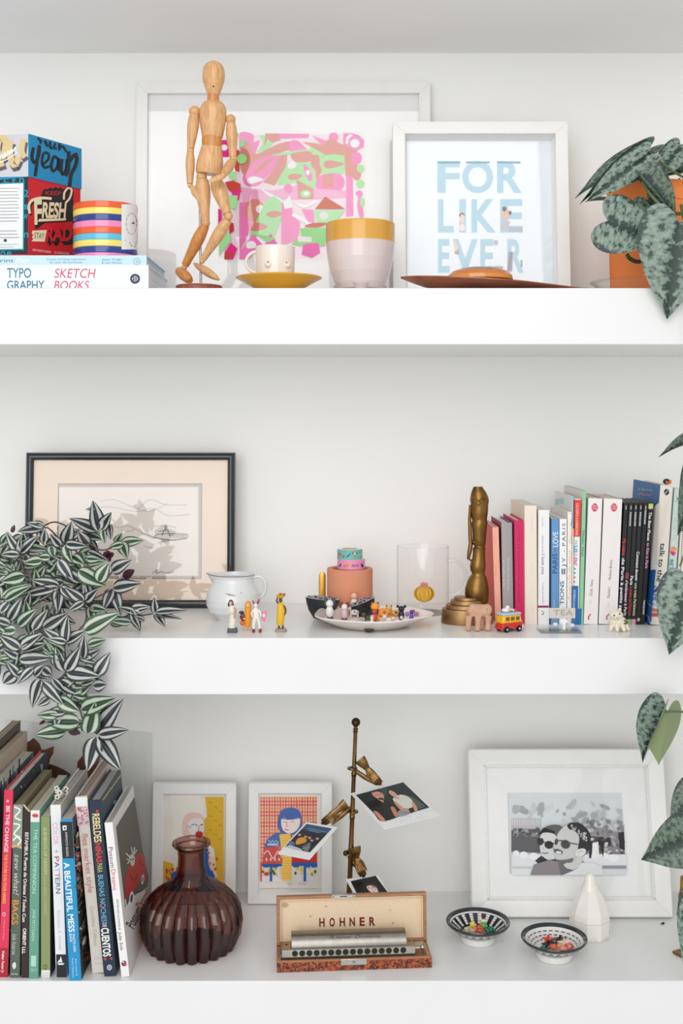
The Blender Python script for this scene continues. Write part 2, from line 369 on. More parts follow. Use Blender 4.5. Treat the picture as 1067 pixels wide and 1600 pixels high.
# --- large white frame with the pink and green print
t, b, cv, Mx = picture('picture_frame', 'large white frame with a pink and green abstract print, behind the wooden mannequin', SH1, 0.286, 2.0, 0.018, (211, 673), 128, [(0, 0), (0.0185, 0), (0.0185, 0.009)], WF, matcol=c(246,246,246))
cv.s, cv.ox, cv.oy = 3.811, 340, 180
cv.rect(2, 98, 884, 880, c(241,239,238))
PK, GR, SA, WH, DP = c(242,122,188), c(164,226,154), c(218,134,120), c(243,240,240), c(226,28,132)  # pink, green and salmon paled: window glare on the glass put into them
B = cv.blob; Pp = cv.poly
def clipd(): pass
# left block (x<150 at crop scale) and field colours
Pp([(5,120),(760,112),(770,600),(720,860),(5,850)], c(243,222,232))
B([(130,110),(170,100),(215,120),(215,160),(250,150),(235,200),(215,240),(150,250),(130,180)], PK)
Pp([(285,108),(545,112),(540,136),(380,140),(285,150)], PK)
Pp([(250,120),(365,112),(350,150),(300,205),(230,225),(270,170)], GR)
Pp([(285,110),(365,112),(375,150),(325,165),(300,140),(275,190)], SA)
B([(150,190),(185,160),(220,230),(300,200),(380,165),(480,155),(480,190),(400,215),(330,240),(300,250),(250,290),(215,340),(150,350),(130,250)], SA)
B([(180,330),(230,270),(300,245),(360,240),(380,270),(330,330),(290,370),(240,420),(170,420),(150,370)], PK)
B([(215,345),(280,275),(340,255),(300,290),(260,330)], SA)
B([(430,160),(480,155),(560,230),(600,240),(540,270),(470,275),(430,215)], PK)
B([(330,235),(430,215),(540,205),(620,215),(600,235),(480,240),(400,235),(340,242)], GR)
B([(440,230),(540,215),(590,240),(560,270),(500,285),(450,270)], SA)
Pp([(370,240),(415,235),(410,300),(340,420),(270,400),(330,330)], SA)
Pp([(420,280),(560,280),(600,420),(570,440),(480,400),(360,420),(355,400)], GR)
B([(420,290),(450,275),(470,300),(440,320),(420,312)], WH)
B([(420,360),(460,348),(505,360),(480,380),(430,385)], SA)
B([(515,290),(545,320),(565,365),(550,395),(525,360),(512,320)], PK); cv.ell(537,341,12,15,WH)
Pp([(545,165),(700,170),(760,240),(752,350),(620,360),(610,270),(560,230)], GR)
Pp([(505,160),(570,165),(690,200),(700,230),(640,240),(610,262),(640,235)], SA)
Pp([(565,122),(665,160),(690,205),(620,180)], PK)
cv.ell(690,133,29,29,PK); B([(640,160),(690,140),(730,170),(835,195),(820,225),(780,240),(690,230),(640,200)], SA)
Pp([(748,108),(800,108),(840,120),(872,150),(870,190),(830,212),(790,200),(748,170)], PK)
cv.ell(817,168,28,26,WH); cv.line([(770,170),(775,135),(800,118)], 16, WH)
B([(630,290),(660,270),(750,288),(720,305),(650,318)], SA)
B([(590,380),(640,350),(720,350),(755,390),(740,440),(690,480),(620,480),(590,440)], PK); Pp([(620,360),(690,350),(690,430),(625,430)], SA)
B([(555,250),(600,240),(610,300),(620,330),(590,380),(580,330),(560,300)], SA)
Pp([(755,235),(800,230),(815,300),(805,370),(760,360)], SA); Pp([(765,360),(805,370),(808,600),(765,605)], PK)
B([(800,230),(845,225),(858,265),(840,290),(805,290)], PK); B([(810,300),(850,310),(850,370),(820,388),(800,350)], SA)
cv.ell(850,318,24,24,GR); cv.ell(848,410,25,27,GR); B([(820,465),(845,448),(865,470),(850,500),(865,560),(868,605),(845,605),(830,540),(835,490)], PK); cv.ell(862,520,14,30,GR)
B([(175,385),(215,365),(275,384),(230,402),(190,410)], WH)
Pp([(140,430),(330,450),(520,410),(575,440),(600,440),(760,450),(765,490),(560,500),(380,500),(150,520)], c(240,170,206))
B([(395,430),(420,410),(445,430),(440,460),(410,465)], PK); Pp([(470,385),(570,440),(570,500),(480,500)], SA); cv.ell(525,470,32,24,c(160,225,150)); cv.ell(527,468,16,12,WH)
Pp([(130,520),(270,520),(290,560),(235,600),(190,700),(130,810)], PK); cv.ell(220,570,60,70,SA); cv.ell(253,560,25,25,WH)
Pp([(245,430),(380,500),(400,540),(300,480)], WH)
Pp([(285,510),(335,480),(385,520),(385,600),(340,720),(190,720),(235,620)], GR)
B([(290,590),(340,570),(385,590),(330,612)], SA); B([(195,655),(240,640),(300,665),(240,690),(200,685)], SA)
Pp([(380,520),(440,530),(450,600),(490,640),(480,740),(380,780)], PK); Pp([(430,480),(450,550),(400,560),(390,520)], WH)
cv.line([(470,525),(520,545),(590,510)], 18, WH)
Pp([(450,580),(560,640),(550,660),(440,600)], WH); Pp([(500,560),(570,565),(575,640),(540,640)], PK); Pp([(575,568),(760,568),(700,640),(590,640)], GR)
cv.ell(632,598,26,24,WH); B([(520,665),(560,645),(650,645),(600,668)], SA); Pp([(640,485),(760,560),(580,560)], SA)
Pp([(490,675),(650,670),(640,780),(560,790),(440,770),(500,720)], GR); Pp([(475,720),(560,728),(560,755),(480,755)], WH)
Pp([(210,710),(275,780),(250,800),(130,820)], PK); cv.ell(200,776,30,26,WH); Pp([(315,705),(360,775),(275,785)], PK); Pp([(210,700),(350,735),(300,760)], GR)
Pp([(510,770),(600,760),(610,820),(560,850),(500,830)], PK); Pp([(130,800),(250,790),(180,860),(130,860)], PK)
# strip behind the mannequin, its dark reflection in the glass painted as deeper colours
for s_ in (([(20,150),(60,150),(70,250),(25,250)], DP), ([(60,110),(125,108),(100,190),(60,170)], GR), ([(95,200),(132,215),(130,340),(105,330)], c(196,60,40)), ([(45,400),(90,390),(135,410),(140,460),(95,470),(60,440)], c(200,62,44)), ([(85,455),(138,440),(128,510),(90,490)], DP), ([(60,480),(120,480),(110,560),(70,560)], GR), ([(60,330),(110,340),(108,390),(70,380)], GR), ([(70,640),(95,645),(98,690),(70,710)], c(196,40,50)), ([(80,760),(118,795),(92,860),(40,860),(42,820)], DP), ([(42,820),(95,815),(70,860),(40,860)], c(196,60,40)), ([(8,720),(70,700),(80,745),(10,840)], GR), ([(4,560),(24,560),(26,680),(4,700)], DP)):
    Pp(*s_)
cv.ell(40,195,20,18,WH); cv.ell(145,262,30,30,c(150,215,130))
B([(135,160),(165,150),(160,185),(130,190)], GR)
b.build('print', t, smooth=False)
# --- white box frame FOR LIKE EVER
t, b, cv, Mx = picture('picture_frame', 'deep white box frame with pale blue cut-out capitals FOR LIKE EVER', SH1, 0.205, 6.0, 0.034, (615, 892), 190, [(0, 0), (0.0195, 0), (0.0195, 0.011), (0.0235, 0.020)], WF, matcol=c(236,242,248), matdepth=0.003, opening=None)
cv.s, cv.ox, cv.oy = 3.557, 600, 180
LB = c(166,206,224)
def cutword(txts, y0, y1, cuts):
    for tx, x0, x1 in txts: cv.text(tx, (x0, (y0+y1)/2), (x1, (y0+y1)/2), (y1-y0), LB, bold=0.03)
cutword([('F', 296, 420), ('O', 434, 606), ('R', 628, 765)], 258, 425, None)
cutword([('L', 300, 388), ('I', 418, 455), ('K', 485, 622), ('E', 645, 770)], 470, 645, None)
cutword([('E', 300, 364), ('V', 380, 520), ('E', 535, 608), ('R', 685, 775)], 692, 868, None)
for x0, x1 in ((296, 424), (455, 585), (628, 757)): cv.rect(x0, 258, x1, 268, c(96,150,176))
cv.ell(433,578,14,26,c(236,206,190)); cv.ell(432,556,15,13,c(90,60,50)); cv.ell(434,566,11,15,c(236,206,190)); cv.ell(434,625,16,20,c(240,226,214))
cv.ell(676,552,26,26,c(226,180,160)); cv.ell(668,522,12,14,c(70,50,44)); cv.ell(700,543,8,12,c(60,44,40)); cv.poly([(650,580),(700,590),(690,625),(650,640)], c(190,186,198)); cv.rect(690,622,770,645,c(180,176,190))
cv.rect(610,695,632,722,c(186,182,196)); cv.rect(612,840,660,860,c(176,150,150)); cv.poly([(690,760),(714,760),(712,866),(684,866)], c(150,146,160)); cv.line([(688,868),(712,760)],6,c(110,106,120)); cv.ell(405,762,14,12,c(190,150,130)); cv.poly([(384,700),(400,700),(410,740),(395,760)], c(226,206,196))
cv.rect(758,806,768,845,c(120,170,190))
b.build('print', t, smooth=False)
# --- black frame with the ink drawing
t, b, cv, Mx = picture('picture_frame', 'black frame with a faint ink drawing of a boat and hills in a cream mat', SH2, 0.262, 3.6, 0.014, (36, 366), 707, [(0, 0.003), (0.002, 0.0), (0.005, -0.0018), (0.009, -0.001), (0.0125, 0.002), (0.0125, 0.006)], c(30,38,42), fmat='gloss', matcol=c(236,214,192), matdepth=0.0012, window=(86.8, 755.5, 315, 905), bevel_col=c(120,112,110), paper_col=c(236,228,220))
cv.s, cv.ox, cv.oy = 2.667, 0, 680
GY = c(176,168,162); DK = c(100,96,96)
for x0, y0, x1, y1 in ((232,202,840,216),(232,586,840,600),(232,216,246,586),(826,216,840,586)): cv.rect(x0, y0, x1, y1, c(190,180,174))
cv.line([(420,275),(470,268),(520,285),(570,308),(610,275),(640,270),(690,290),(780,290)], 2, GY); cv.line([(400,300),(470,300),(570,318),(640,305),(700,335),(790,330)], 2, GY); cv.line([(560,300),(620,318),(700,285)], 1.6, GY)
cv.line([(590,405),(650,428),(720,436),(778,430)], 3.5, DK); cv.line([(640,426),(665,412),(775,412),(778,430)], 2.5, DK)
for i in range(8): cv.line([(706+i*9,412),(712+i*9,430)], 1.5, DK, smooth=False); cv.line([(714+i*9,412),(706+i*9,430)], 1.5, DK, smooth=False)
cv.ell(690,382,8,9,DK); cv.line([(676,420),(684,395),(700,395),(706,420)], 2.5, DK); cv.line([(640,380),(690,377),(735,385)], 1.5, DK); cv.line([(660,400),(690,398),(700,405)],2,DK)
cv.line([(660,450),(690,440),(735,438)], 1.5, DK); cv.line([(670,460),(676,440),(690,445)],1.5,DK)
cv.line([(470,378),(500,385),(540,378),(600,410),(640,415)], 1.6, GY); cv.line([(500,395),(540,400),(560,390)], 1.6, GY); cv.line([(700,490),(750,486)], 1.2, GY); cv.line([(600,462),(640,470)], 1.5, GY)
cv.line([(636,575),(655,560),(650,576),(672,568),(690,574),(726,566)], 2, DK); cv.line([(690,576),(720,572)], 2, DK)
b.build('drawing', t, smooth=False)
# --- two small white frames with the painted portraits
prof = [(0, 0.002), (0.0015, 0), (0.017, 0.0), (0.0195, 0.004)]
t, b, cv, Mx = picture('picture_frame', 'small white frame with a yellow portrait with red lips, behind the glass vase', SH3, 0.262, 6.0, 0.014, (235, 368), 1224, prof, c(236,236,234), window=None, paper_col=c(240,236,228))
cv.s, cv.ox, cv.oy = 3.334, 220, 1200
YL = c(232,188,50); BL = c(38,92,176)
cv.rect(110,148,432,640,c(242,238,226))
cv.poly([(335,150),(432,150),(432,640),(405,640),(380,420),(330,380),(310,300),(345,250)], YL); cv.poly([(110,480),(170,500),(180,640),(110,640)], YL)
for i in range(9): cv.line([(352+ (i%3)*26, 180+i*24),(364+(i%3)*26,176+i*24),(370+(i%3)*26,186+i*24)], 3, c(176,140,40))
cv.blob([(215,300),(230,250),(270,230),(320,245),(330,300),(325,360),(290,385),(250,370),(220,345)], c(238,198,188)); cv.blob([(245,290),(280,260),(325,275),(328,330),(300,350),(262,345)], c(238,232,230))
cv.line([(262,300),(280,292),(296,302)],5,c(80,140,180)); cv.line([(308,298),(325,292)],5,c(60,70,80)); cv.line([(303,300),(300,330)],3,c(60,110,170)); cv.ell(304,345,20,17,c(204,42,42)); cv.line([(240,300),(262,312)],4,c(90,150,190))
cv.poly([(180,520),(240,430),(330,430),(380,470),(400,640),(150,640)], c(238,226,190))
for i in range(26): x, y = 130+R.random()*60, 520+R.random()*100; cv.ell(x, y, 4, 8, c(212,70,36))
for i in range(22): x, y = 345+R.random()*60, 420+R.random()*180; cv.ell(x, y, 4, 8, c(216,80,40))
cv.blob([(318,430),(350,440),(355,510),(385,560),(385,640),(300,640),(318,540)], BL); cv.blob([(160,560),(190,540),(210,640),(160,640)], BL); cv.ell(285,500,20,40,c(206,60,50)); cv.rect(330,418,352,432,c(40,60,110))
b.build('print', t, smooth=False)
t, b, cv, Mx = picture('picture_frame', 'small white frame with a portrait of a blue-haired woman on red checks', SH3, 0.262, 6.0, 0.014, (386, 519), 1223, prof, c(236,236,234), paper_col=c(236,234,228))
cv.s, cv.ox, cv.oy = 3.334, 220, 1200
RD = c(226,58,36); OR = c(238,130,60)
cv.rect(610,140,935,640,c(238,234,226)); cv.rect(622,150,918,500,c(246,226,214))
for i in range(21): cv.rect(624+i*14.2,150,624+i*14.2+7,500, RD if i%2 else OR)
for i in range(19): cv.rect(622,152+i*18.4,918,152+i*18.4+6.5, c(232,78,44) if i%3 else c(240,150,60))
cv.rect(622,490,634,590,RD); 
cv.rect(632,500,918,590,c(236,234,236)); cv.poly([(640,410),(690,405),(720,420),(918,430),(918,498),(634,498)], c(214,40,30))
cv.blob([(648,410),(660,370),(700,340),(720,335),(735,350),(735,400),(690,408)], BL)
cv.line([(640,450),(662,430),(690,470),(715,430),(735,465)], 5, c(246,230,220)); cv.line([(820,455),(850,440),(870,465),(910,435)], 5, c(246,230,220))
for i in range(5): cv.ell(655+i*22,475,4,9,c(246,226,216))
for i in range(6): cv.ell(668+i*9,378+(i%2)*7,4,3,c(220,230,240))
cv.rect(660,392,716,402,c(200,216,230))
cv.blob([(716,260),(735,218),(785,205),(825,222),(838,270),(832,320),(795,345),(745,345),(716,310)], c(28,88,176))
cv.blob([(734,262),(780,266),(826,258),(826,300),(800,332),(765,338),(738,316)], c(246,232,226)); cv.line([(764,276),(758,300),(768,304)],3,RD); cv.line([(748,318),(770,322)],5,c(220,80,70)); cv.line([(742,282),(758,280)],4,c(226,120,90)); cv.line([(780,280),(800,276)],4,c(226,120,90))
cv.line([(734,262),(780,266),(826,258)],4,c(28,88,176))
cv.poly([(722,345),(780,340),(786,470),(784,586),(736,586),(738,470)], c(246,206,100))
for i in range(18): cv.line([(725,352+i*13),(786,350+i*13)], 2.5, c(240,150,60))
for x in (636, 684, 792, 850, 885): cv.poly([(x,504),(x+36,504),(x+30,516),(x+4,516)], BL)
cv.rect(632,498,735,510,BL); cv.rect(786,490,918,508,BL)
for x in (672, 848): cv.rect(x,505,x+13,588,BL)
for cx_ in (655,708,820,890):
    for k in range(9): a = R.random()*6.28; cv.ell(cx_+math.cos(a)*18, 535+math.sin(a)*16, 6, 8, [c(240,200,60),c(250,220,110),c(120,160,60),c(60,90,60)][k%4])
cv.ell(655,548,12,9,RD)
cv.line([(755,600),(765,596),(775,602),(790,598)],2,c(170,168,166)); cv.line([(820,600),(835,596),(848,602),(862,598)],2,c(170,168,166))
cv.line([(620,625),(922,625)],2,c(150,146,140)); 
b.build('print', t, smooth=False)
# --- wide white frame with the black and white photograph
t, b, cv, Mx = picture('picture_frame', 'wide white beaded frame with a black and white photo of a couple in sunglasses', SH3, 0.205, 13.5, 0.016, (737, 1052.5), 1170, [(0, 0.002), (0.002, 0), (0.011, 0.003), (0.0245, 0.0062), (0.0265, 0.0045), (0.0295, 0.0045), (0.0305, 0.008)], c(240,239,236), matcol=c(248,248,247), matdepth=0.0014, window=(797.5, 1239, 974, 1367), bevel_col=c(250), paper_col=c(214))
cv.s, cv.ox, cv.oy = 5.081, 780, 1230
cv.rect(80,40,1010,695,c(222,228,230))
g = c
B = cv.blob
for _ in range(46):
    x = 100+R.random()*890; y = 130+R.random()*170; v = int(168+R.random()*60); cv.ell(x, y, 14+R.random()*34, 8+R.random()*18, c(v, v+3, v+6), R.random()*3)
cv.rect(95,250,330,330,c(196,192,196))
for i in range(12): cv.rect(100+i*19,255,106+i*19,300,c(226,228,230))
cv.poly([(95,340),(320,330),(340,520),(95,510)], c(84,84,88)); cv.poly([(690,300),(985,360),(990,560),(700,520)], c(150,144,150)); cv.poly([(700,385),(880,400),(900,470),(700,450)], c(60,58,64))
for _ in range(60):
    x = 690+R.random()*290; y = 270+R.random()*270; v = int(90+R.random()*140); cv.ell(x, y, 8+R.random()*22, 6+R.random()*14, c(v, v-3, v+3), R.random()*3)
for _ in range(30):
    x = 110+R.random()*200; y = 330+R.random()*60; v = int(70+R.random()*110); cv.ell(x, y, 8+R.random()*16, 5+R.random()*9, c(v), R.random()*3)
cv.poly([(940,360),(985,350),(990,500),(950,480)], c(50))
cv.rect(95,530,1005,693,c(226,228,232)); 
for x, y, r_ in ((190,535,34),(270,545,36),(130,520,26),(830,540,30),(900,560,40)): cv.ell(x,y,r_,r_*0.8,c(238,238,240))
cv.poly([(735,440),(780,430),(790,560),(730,560)], c(236)); cv.poly([(785,420),(830,430),(820,560),(800,480)], c(48)); cv.poly([(710,430),(735,430),(725,560),(708,560)], c(52))
cv.rect(100,625,330,645,c(206)); cv.rect(812,618,1003,645,c(150,150,158)); cv.rect(812,650,1003,693,c(216,218,224))
B([(310,380),(340,330),(400,300),(470,300),(500,330),(440,400),(350,400)], c(96)); B([(312,370),(350,320),(400,335),(440,350),(420,370),(350,365)], c(44))
B([(318,400),(345,360),(420,365),(450,400),(430,470),(425,545),(370,570),(335,545),(318,480)], c(214)); 
cv.poly([(280,580),(330,540),(380,575),(500,560),(480,600),(300,600)], c(56)); 
cv.ell(325,430,24,30,c(60),0.3); cv.ell(390,455,36,32,c(52),0.2); cv.line([(300,405),(345,432),(430,445)],9,c(40)); cv.line([(335,515),(360,524),(385,515)],7,c(90)); cv.line([(345,470),(348,495)],4,c(170))
B([(440,420),(470,350),(530,300),(600,310),(640,380),(640,480),(600,560),(540,605),(470,590),(430,540),(428,480)], c(204))
B([(535,300),(570,278),(640,285),(700,340),(720,400),(700,500),(650,550),(660,490),(620,490),(630,400),(600,350),(550,330)], c(50))
for _ in range(30): a = R.random(); cv.ell(560+a*130+R.random()*20, 290+a*90+R.random()*50, 6, 9, c(150+int(R.random()*60)), 0.6)
cv.ell(520,450,38,34,c(78),0.5); cv.line([(440,425),(485,420),(560,440),(620,450)],7,c(50)); cv.ell(447,430,14,26,c(80),0.2)
B([(600,540),(605,500),(650,482),(682,495),(672,530),(640,548)], c(222)); cv.line([(620,520),(640,502),(660,508)],4,c(140))
B([(430,545),(450,570),(520,572),(580,560),(560,600),(500,606),(450,590)], c(110)); B([(430,490),(460,488),(495,505),(490,525),(455,520),(432,512)], c(84)); cv.ell(465,513,24,9,c(232),0.15); cv.line([(420,455),(425,490),(440,495)],4,c(120))
B([(520,600),(580,590),(620,540),(660,560),(640,610),(580,650),(500,640)], c(206))
cv.poly([(240,693),(270,610),(400,572),(460,590),(500,630),(560,655),(500,693)], c(140,134,138)); cv.poly([(460,590),(480,592),(530,640),(590,655),(520,690),(480,693)], c(112,108,112))
cv.poly([(500,693),(600,650),(660,590),(760,600),(810,640),(812,693)], c(226,228,232)); cv.line([(650,580),(670,600)],5,c(120))
b.build('photograph', t, smooth=False)
# bead moulding of that frame
Rm = Mx.to_3x3(); iv = INV[t]; hw = (1052.5-737)/2/S(0.205); Hh = 0
for _o in t.children:
    for v_ in _o.data.vertices: Hh = max(Hh, v_.co.z)
bd = MB('satin', c(242,241,238)); i_ = 0.028; n_ = 0
def beads(p0, p1):
    L_ = (p1-p0).length; k_ = int(L_/0.0042)
    for j in range(k_+1): bd.ell(p0.lerp(p1, j/k_), 0.0014, n=8)
for a_, z_ in (((-hw+i_, i_), (hw-i_, i_)), ((-hw+i_, Hh-i_), (hw-i_, Hh-i_)), ((-hw+i_, i_), (-hw+i_, Hh-i_)), ((hw-i_, i_), (hw-i_, Hh-i_))):
    beads(Mx @ Vector((a_[0], 0.0045, a_[1])), Mx @ Vector((z_[0], 0.0045, z_[1])))
o_ = bd.build('beading', t); o_['kind'] = 'stuff'
# ================================================================ books
def rotY(a): return Matrix.Rotation(a, 3, 'Y')
def book(label, xt, xb, ytop, ybot, sh, depth, spine, left=None, right=None, pages=c(232,226,214), draw=None, cat='book', group=None, hard=0.0, paint_right=None, paint_left=None, mat='card', inset=0.002, round_=False, y=None, gap=0.0003):
    """xt, xb: (x0,x1) of the spine at its top and foot in photo pixels; stands with its spine to the front of the shelf sh"""
    if y is None: y = (CZ-sh)*F/(ybot-YH)-D
    s = S(y); w = (xb[1]-xb[0])/s-gap; H0 = (ybot-ytop)/s; mb_ = W((xb[0]+xb[1])/2, ybot, y); mt = W((xt[0]+xt[1])/2, ytop, y)
    a = math.atan2(mt.x-mb_.x, H0); H = H0/math.cos(a); w *= math.cos(a)
    o = Vector((mb_.x, y, sh+abs(math.sin(a))*w/2+0.0001)); u = Vector((math.cos(a), 0, -math.sin(a))); v = Vector((math.sin(a), 0, math.cos(a)))
    Mx = Matrix(((u.x,0,v.x,o.x),(u.y,1,v.y,o.y),(u.z,0,v.z,o.z),(0,0,0,1))); t = thing('book', label, cat, M4=Mx, group=group)
    P = lambda x, yy, z: Mx @ Vector((x, yy, z))
    th = 0.0016 if hard else 0.0007; th = min(th, w*0.2); b = MB(mat, spine); hh = H
    def slab(x0, x1, y0, y1, z0, z1, col, bb=b): bb.hexa([P(x0,y0,z0),P(x1,y0,z0),P(x1,y1,z0),P(x0,y1,z0),P(x0,y0,z1),P(x1,y0,z1),P(x1,y1,z1),P(x0,y1,z1)], col)
    b.hexa([P(-w/2,0,0),P(w/2,0,0),P(w/2,th,0),P(-w/2,th,0),P(-w/2,0,hh),P(w/2,0,hh),P(w/2,th,hh),P(-w/2,th,hh)], spine)
    slab(-w/2, -w/2+th, th*0.5, depth, 0, hh, left or spine); slab(w/2-th, w/2, th*0.5, depth, 0, hh, right or spine)
    cv = Canvas(b, plane_proj(o, (0,-1,0)), mat=mat)
    if draw: draw(cv)
    if paint_right:
        cr = Canvas(b, plane_proj(P(w/2, 0, 0), u), mat=mat); paint_right(cr)
    if paint_left:
        cl_ = Canvas(b, plane_proj(P(-w/2, 0, 0), -u), mat=mat); paint_left(cl_)
    b.build('cover', t, smooth=False)
    i = 0.0025 if hard else 0.0003; pg = MB('paper', pages); x0, x1 = -w/2+th*1.02, w/2-th*1.02; k = max(2, min(9, int((x1-x0)/0.0016)))
    for j in range(k):
        xa = x0+(x1-x0)*j/k; xb_ = x0+(x1-x0)*(j+1)/k-0.00008; sh_ = 0.9+0.1*((j*7) % 3)/2; z1 = hh-i-0.0002*((j*5) % 3)
        cc = (pages[0]*sh_, pages[1]*sh_, pages[2]*sh_, 1); slab(xa, xb_, th*1.02, depth-0.002, i, z1, cc, pg)
    pg.build('page_block', t, smooth=False); return t
def vtext(cv, txt, x0, y0, x1, y1, h, col, **k): cv.text(txt, (x0, y0), (x1, y1), h, col, **k)
# ---------------------------------------------------------------- top shelf: lying books
def lying(label, x0, x1, ytop, ybot, y, depth, z0, col, draw, sideangle=0):
    s = S(y); a, b_ = W(x0, 0, y).x, W(x1, 0, y).x; H = (ybot-ytop)/s; t = thing('book', label, 'book', ((a+b_)/2, y, z0), group=None)
    b = MB('card', col); th = 0.0012; p = lambda x0, x1, y0, y1, z0_, z1_, cc=col, bb=b: bb.box(((x0+x1)/2, (y0+y1)/2, (z0_+z1_)/2), (x1-x0, y1-y0, z1_-z0_), col=cc)
    p(a, b_, y, y+th, z0, z0+H); p(a, b_, y+th, y+depth, z0, z0+th); p(a, b_, y+th, y+depth, z0+H-th, z0+H)
    cv = Canvas(b, plane_proj((0, y, 0), (0, -1, 0)), mat='card'); draw(cv); b.build('cover', t, smooth=False)
    pg = MB('paper', c(234,230,222)); k = max(3, int(H/0.004))
    for j in range(k): zz = z0+th*1.05+(H-2.1*th)*j/k; p(a+0.002, b_-0.002-0.0003*((j*5)%3), y+th*1.1, y+depth-0.003, zz, zz+(H-2.1*th)/k-0.0001, bb=pg)
    pg.build('page_block', t, smooth=False); return z0+H
DB, PK2 = c(52,118,150), c(214,70,100)
def d1(cv):
    cv.s, cv.ox, cv.oy = 4.104, 0, 190
    cv.text('TYPO', (45,970), (200,970), 62, DB, bold=0.01); cv.text('GRAPHY', (45,1047), (285,1047), 56, DB, bold=0.01)
    cv.text('SKETCH', (348,972), (614,972), 60, PK2, shear=0.2); cv.text('BOOKS', (346,1048), (572,1048), 56, PK2, shear=0.2)
    cv.ell(866,1008,32,32,c(30,44,66)); cv.ell(866,1008,19,19,c(226,232,238)); cv.rect(852,992,860,1024,c(30,44,66)); cv.rect(864,990,870,1026,c(30,44,66)); cv.rect(874,992,880,1024,c(30,44,66))
zb0 = SH1
zt = lying('thick white book with TYPOGRAPHY SKETCHBOOKS on its spine, lowest of the flat stack', -170, 233, 413, 452+0, 0.012, 0.21, zb0, c(232,240,246), d1) if False else None
def lay2(label, x0, x1, ytop, z0, y, depth, col, draw):
    s = S(y); ybot = YH-(z0-CZ)*s; return lying(label, x0, x1, ytop, ybot, y, depth, z0, col, draw)
zA = lay2('thick white book with TYPOGRAPHY SKETCHBOOKS on its spine, lowest of the flat stack', -190, 232, 414, SH1, 0.03, 0.20, c(232,240,246), d1)
def d2(cv):
    cv.s, cv.ox, cv.oy = 4.104, 0, 190
    cv.text('print', (-30,890), (88,890), 26, c(60,110,140)); cv.text('Play', (100,890), (190,888), 30, c(250,252,252), shear=0.3)
    cv.text('Screen printing inspiration', (300,882), (550,882), 12, c(70,130,160)); cv.text('for your life and home', (318,902), (526,902), 12, c(70,130,160))
    cv.text('Jessie Wright', (655,884), (782,884), 12, c(70,130,160)); cv.text('& Lara Gilmour', (652,904), (786,904), 12, c(70,130,160))
    cv.ell(878,896,22,22,c(110,150,170)); cv.ell(878,896,19,19,c(196,222,234)); cv.line([(868,888),(880,896),(874,908)],3,c(110,150,170)); cv.line([(884,886),(880,896),(890,906)],3,c(110,150,170))
zB = lay2('pale blue Print Play book, lying directly under the postcard box', -190, 229, 399, zA, 0.034, 0.19, c(198,224,236), d2)
# ---------------------------------------------------------------- postcard box
yb = 0.045; s = S(yb); A = W(45, 397, yb); A.z = zB
top = CZ+(YH-209)/s; e1 = Vector((0.056, 0.096, 0)); e2 = Vector((-0.104, 0.050, 0)); zl = CZ+(YH-276)/s
t = thing('postcard_box', 'blue and red lettered postcard box with a lid reading yeah, on the flat books', 'box', (A.x-0.02, A.y+0.07, zB))
u1, u2 = e1.normalized(), e2.normalized(); n1 = Vector((u1.y, -u1.x, 0)); n2 = Vector((u2.x*0-0.05/1, -0.104, 0)).normalized()
n2 = Vector((-0.4333,-0.9012,0)); n2 = Vector((e2.y, -e2.x, 0)).normalized(); n2 = -n2 if n2.y > 0 else n2
b = MB('card', c(206,24,38)); i = 0.0012; a0 = A+(u1+u2)*i; E1 = e1-u1*2*i; E2 = e2-u2*2*i; hz = zl-zB+0.004; up = Vector((0,0,hz))
b.hexa([a0, a0+E1, a0+E1+E2, a0+E2, a0+up, a0+E1+up, a0+E1+E2+up, a0+E2+up])
b.add([a0, a0+E2, a0+E2+up, a0+up], [(3,2,1,0)], c(30,40,50)) if False else None
cv = Canvas(b, plane_proj(a0, n1), 4.104, 0, 190, mat='card')
BK = c(24,24,28); CRM = c(238,222,186)
cv.poly([(265,470),(275,440),(290,430),(305,435),(320,422),(340,430),(355,418),(372,428),(392,420),(405,432),(428,425),(470,440),(470,660),(460,640),(300,640),(250,680),(225,690),(225,650)], BK)
cv.text('KEEP', (292,457), (392,460), 24, c(196,30,40), bold=0.01)
for dx, dy, cc in ((8, 10, BK), (0, 0, CRM)):
    cv.text('F', (215+dx,580+dy), (272+dx,576+dy), 150, cc, bold=0.035, shear=0.1); cv.text('RESH', (268+dx,566+dy), (425+dx,570+dy), 95, cc, bold=0.035, shear=0.12)
    cv.line([(190+dx,590+dy),(184+dx,540+dy),(205+dx,505+dy),(260+dx,490+dy),(330+dx,494+dy)], 17, cc); cv.line([(408+dx,500+dy),(412+dx,455+dy),(438+dx,425+dy),(458+dx,440+dy),(446+dx,490+dy),(420+dx,520+dy)], 13, cc)
    cv.poly([(250+dx,624+dy),(425+dx,620+dy),(420+dx,634+dy),(240+dx,642+dy)], cc)
for dx, dy, cc in ((0,0,BK), (10,12,BK), (22,26,BK), (0, 0, c(212,30,44))): cv.text('RAD', (288+dx,722+dy), (462+dx,716+dy), 84 if dx else 88, cc, bold=0.04, shear=0.15)
cv.poly([(205,700),(298,695),(285,770),(200,768),(212,752),(202,742),(212,728),(202,716)], CRM); cv.text('STAY', (218,730), (282,734), 38, BK, bold=0.0)
cv.text('100 POSTCARDS', (208,822), (325,838), 15, c(238,210,200), bold=0.01); cv.text('50 DESIGNS', (345,840), (440,846), 14, c(238,210,200))
cv = Canvas(b, plane_proj(a0, n2), 4.104, 0, 190, mat='card')
cv.poly([(-200,345),(182,350),(180,850),(-200,850)], c(36,44,52)); TQ = c(30,150,170)
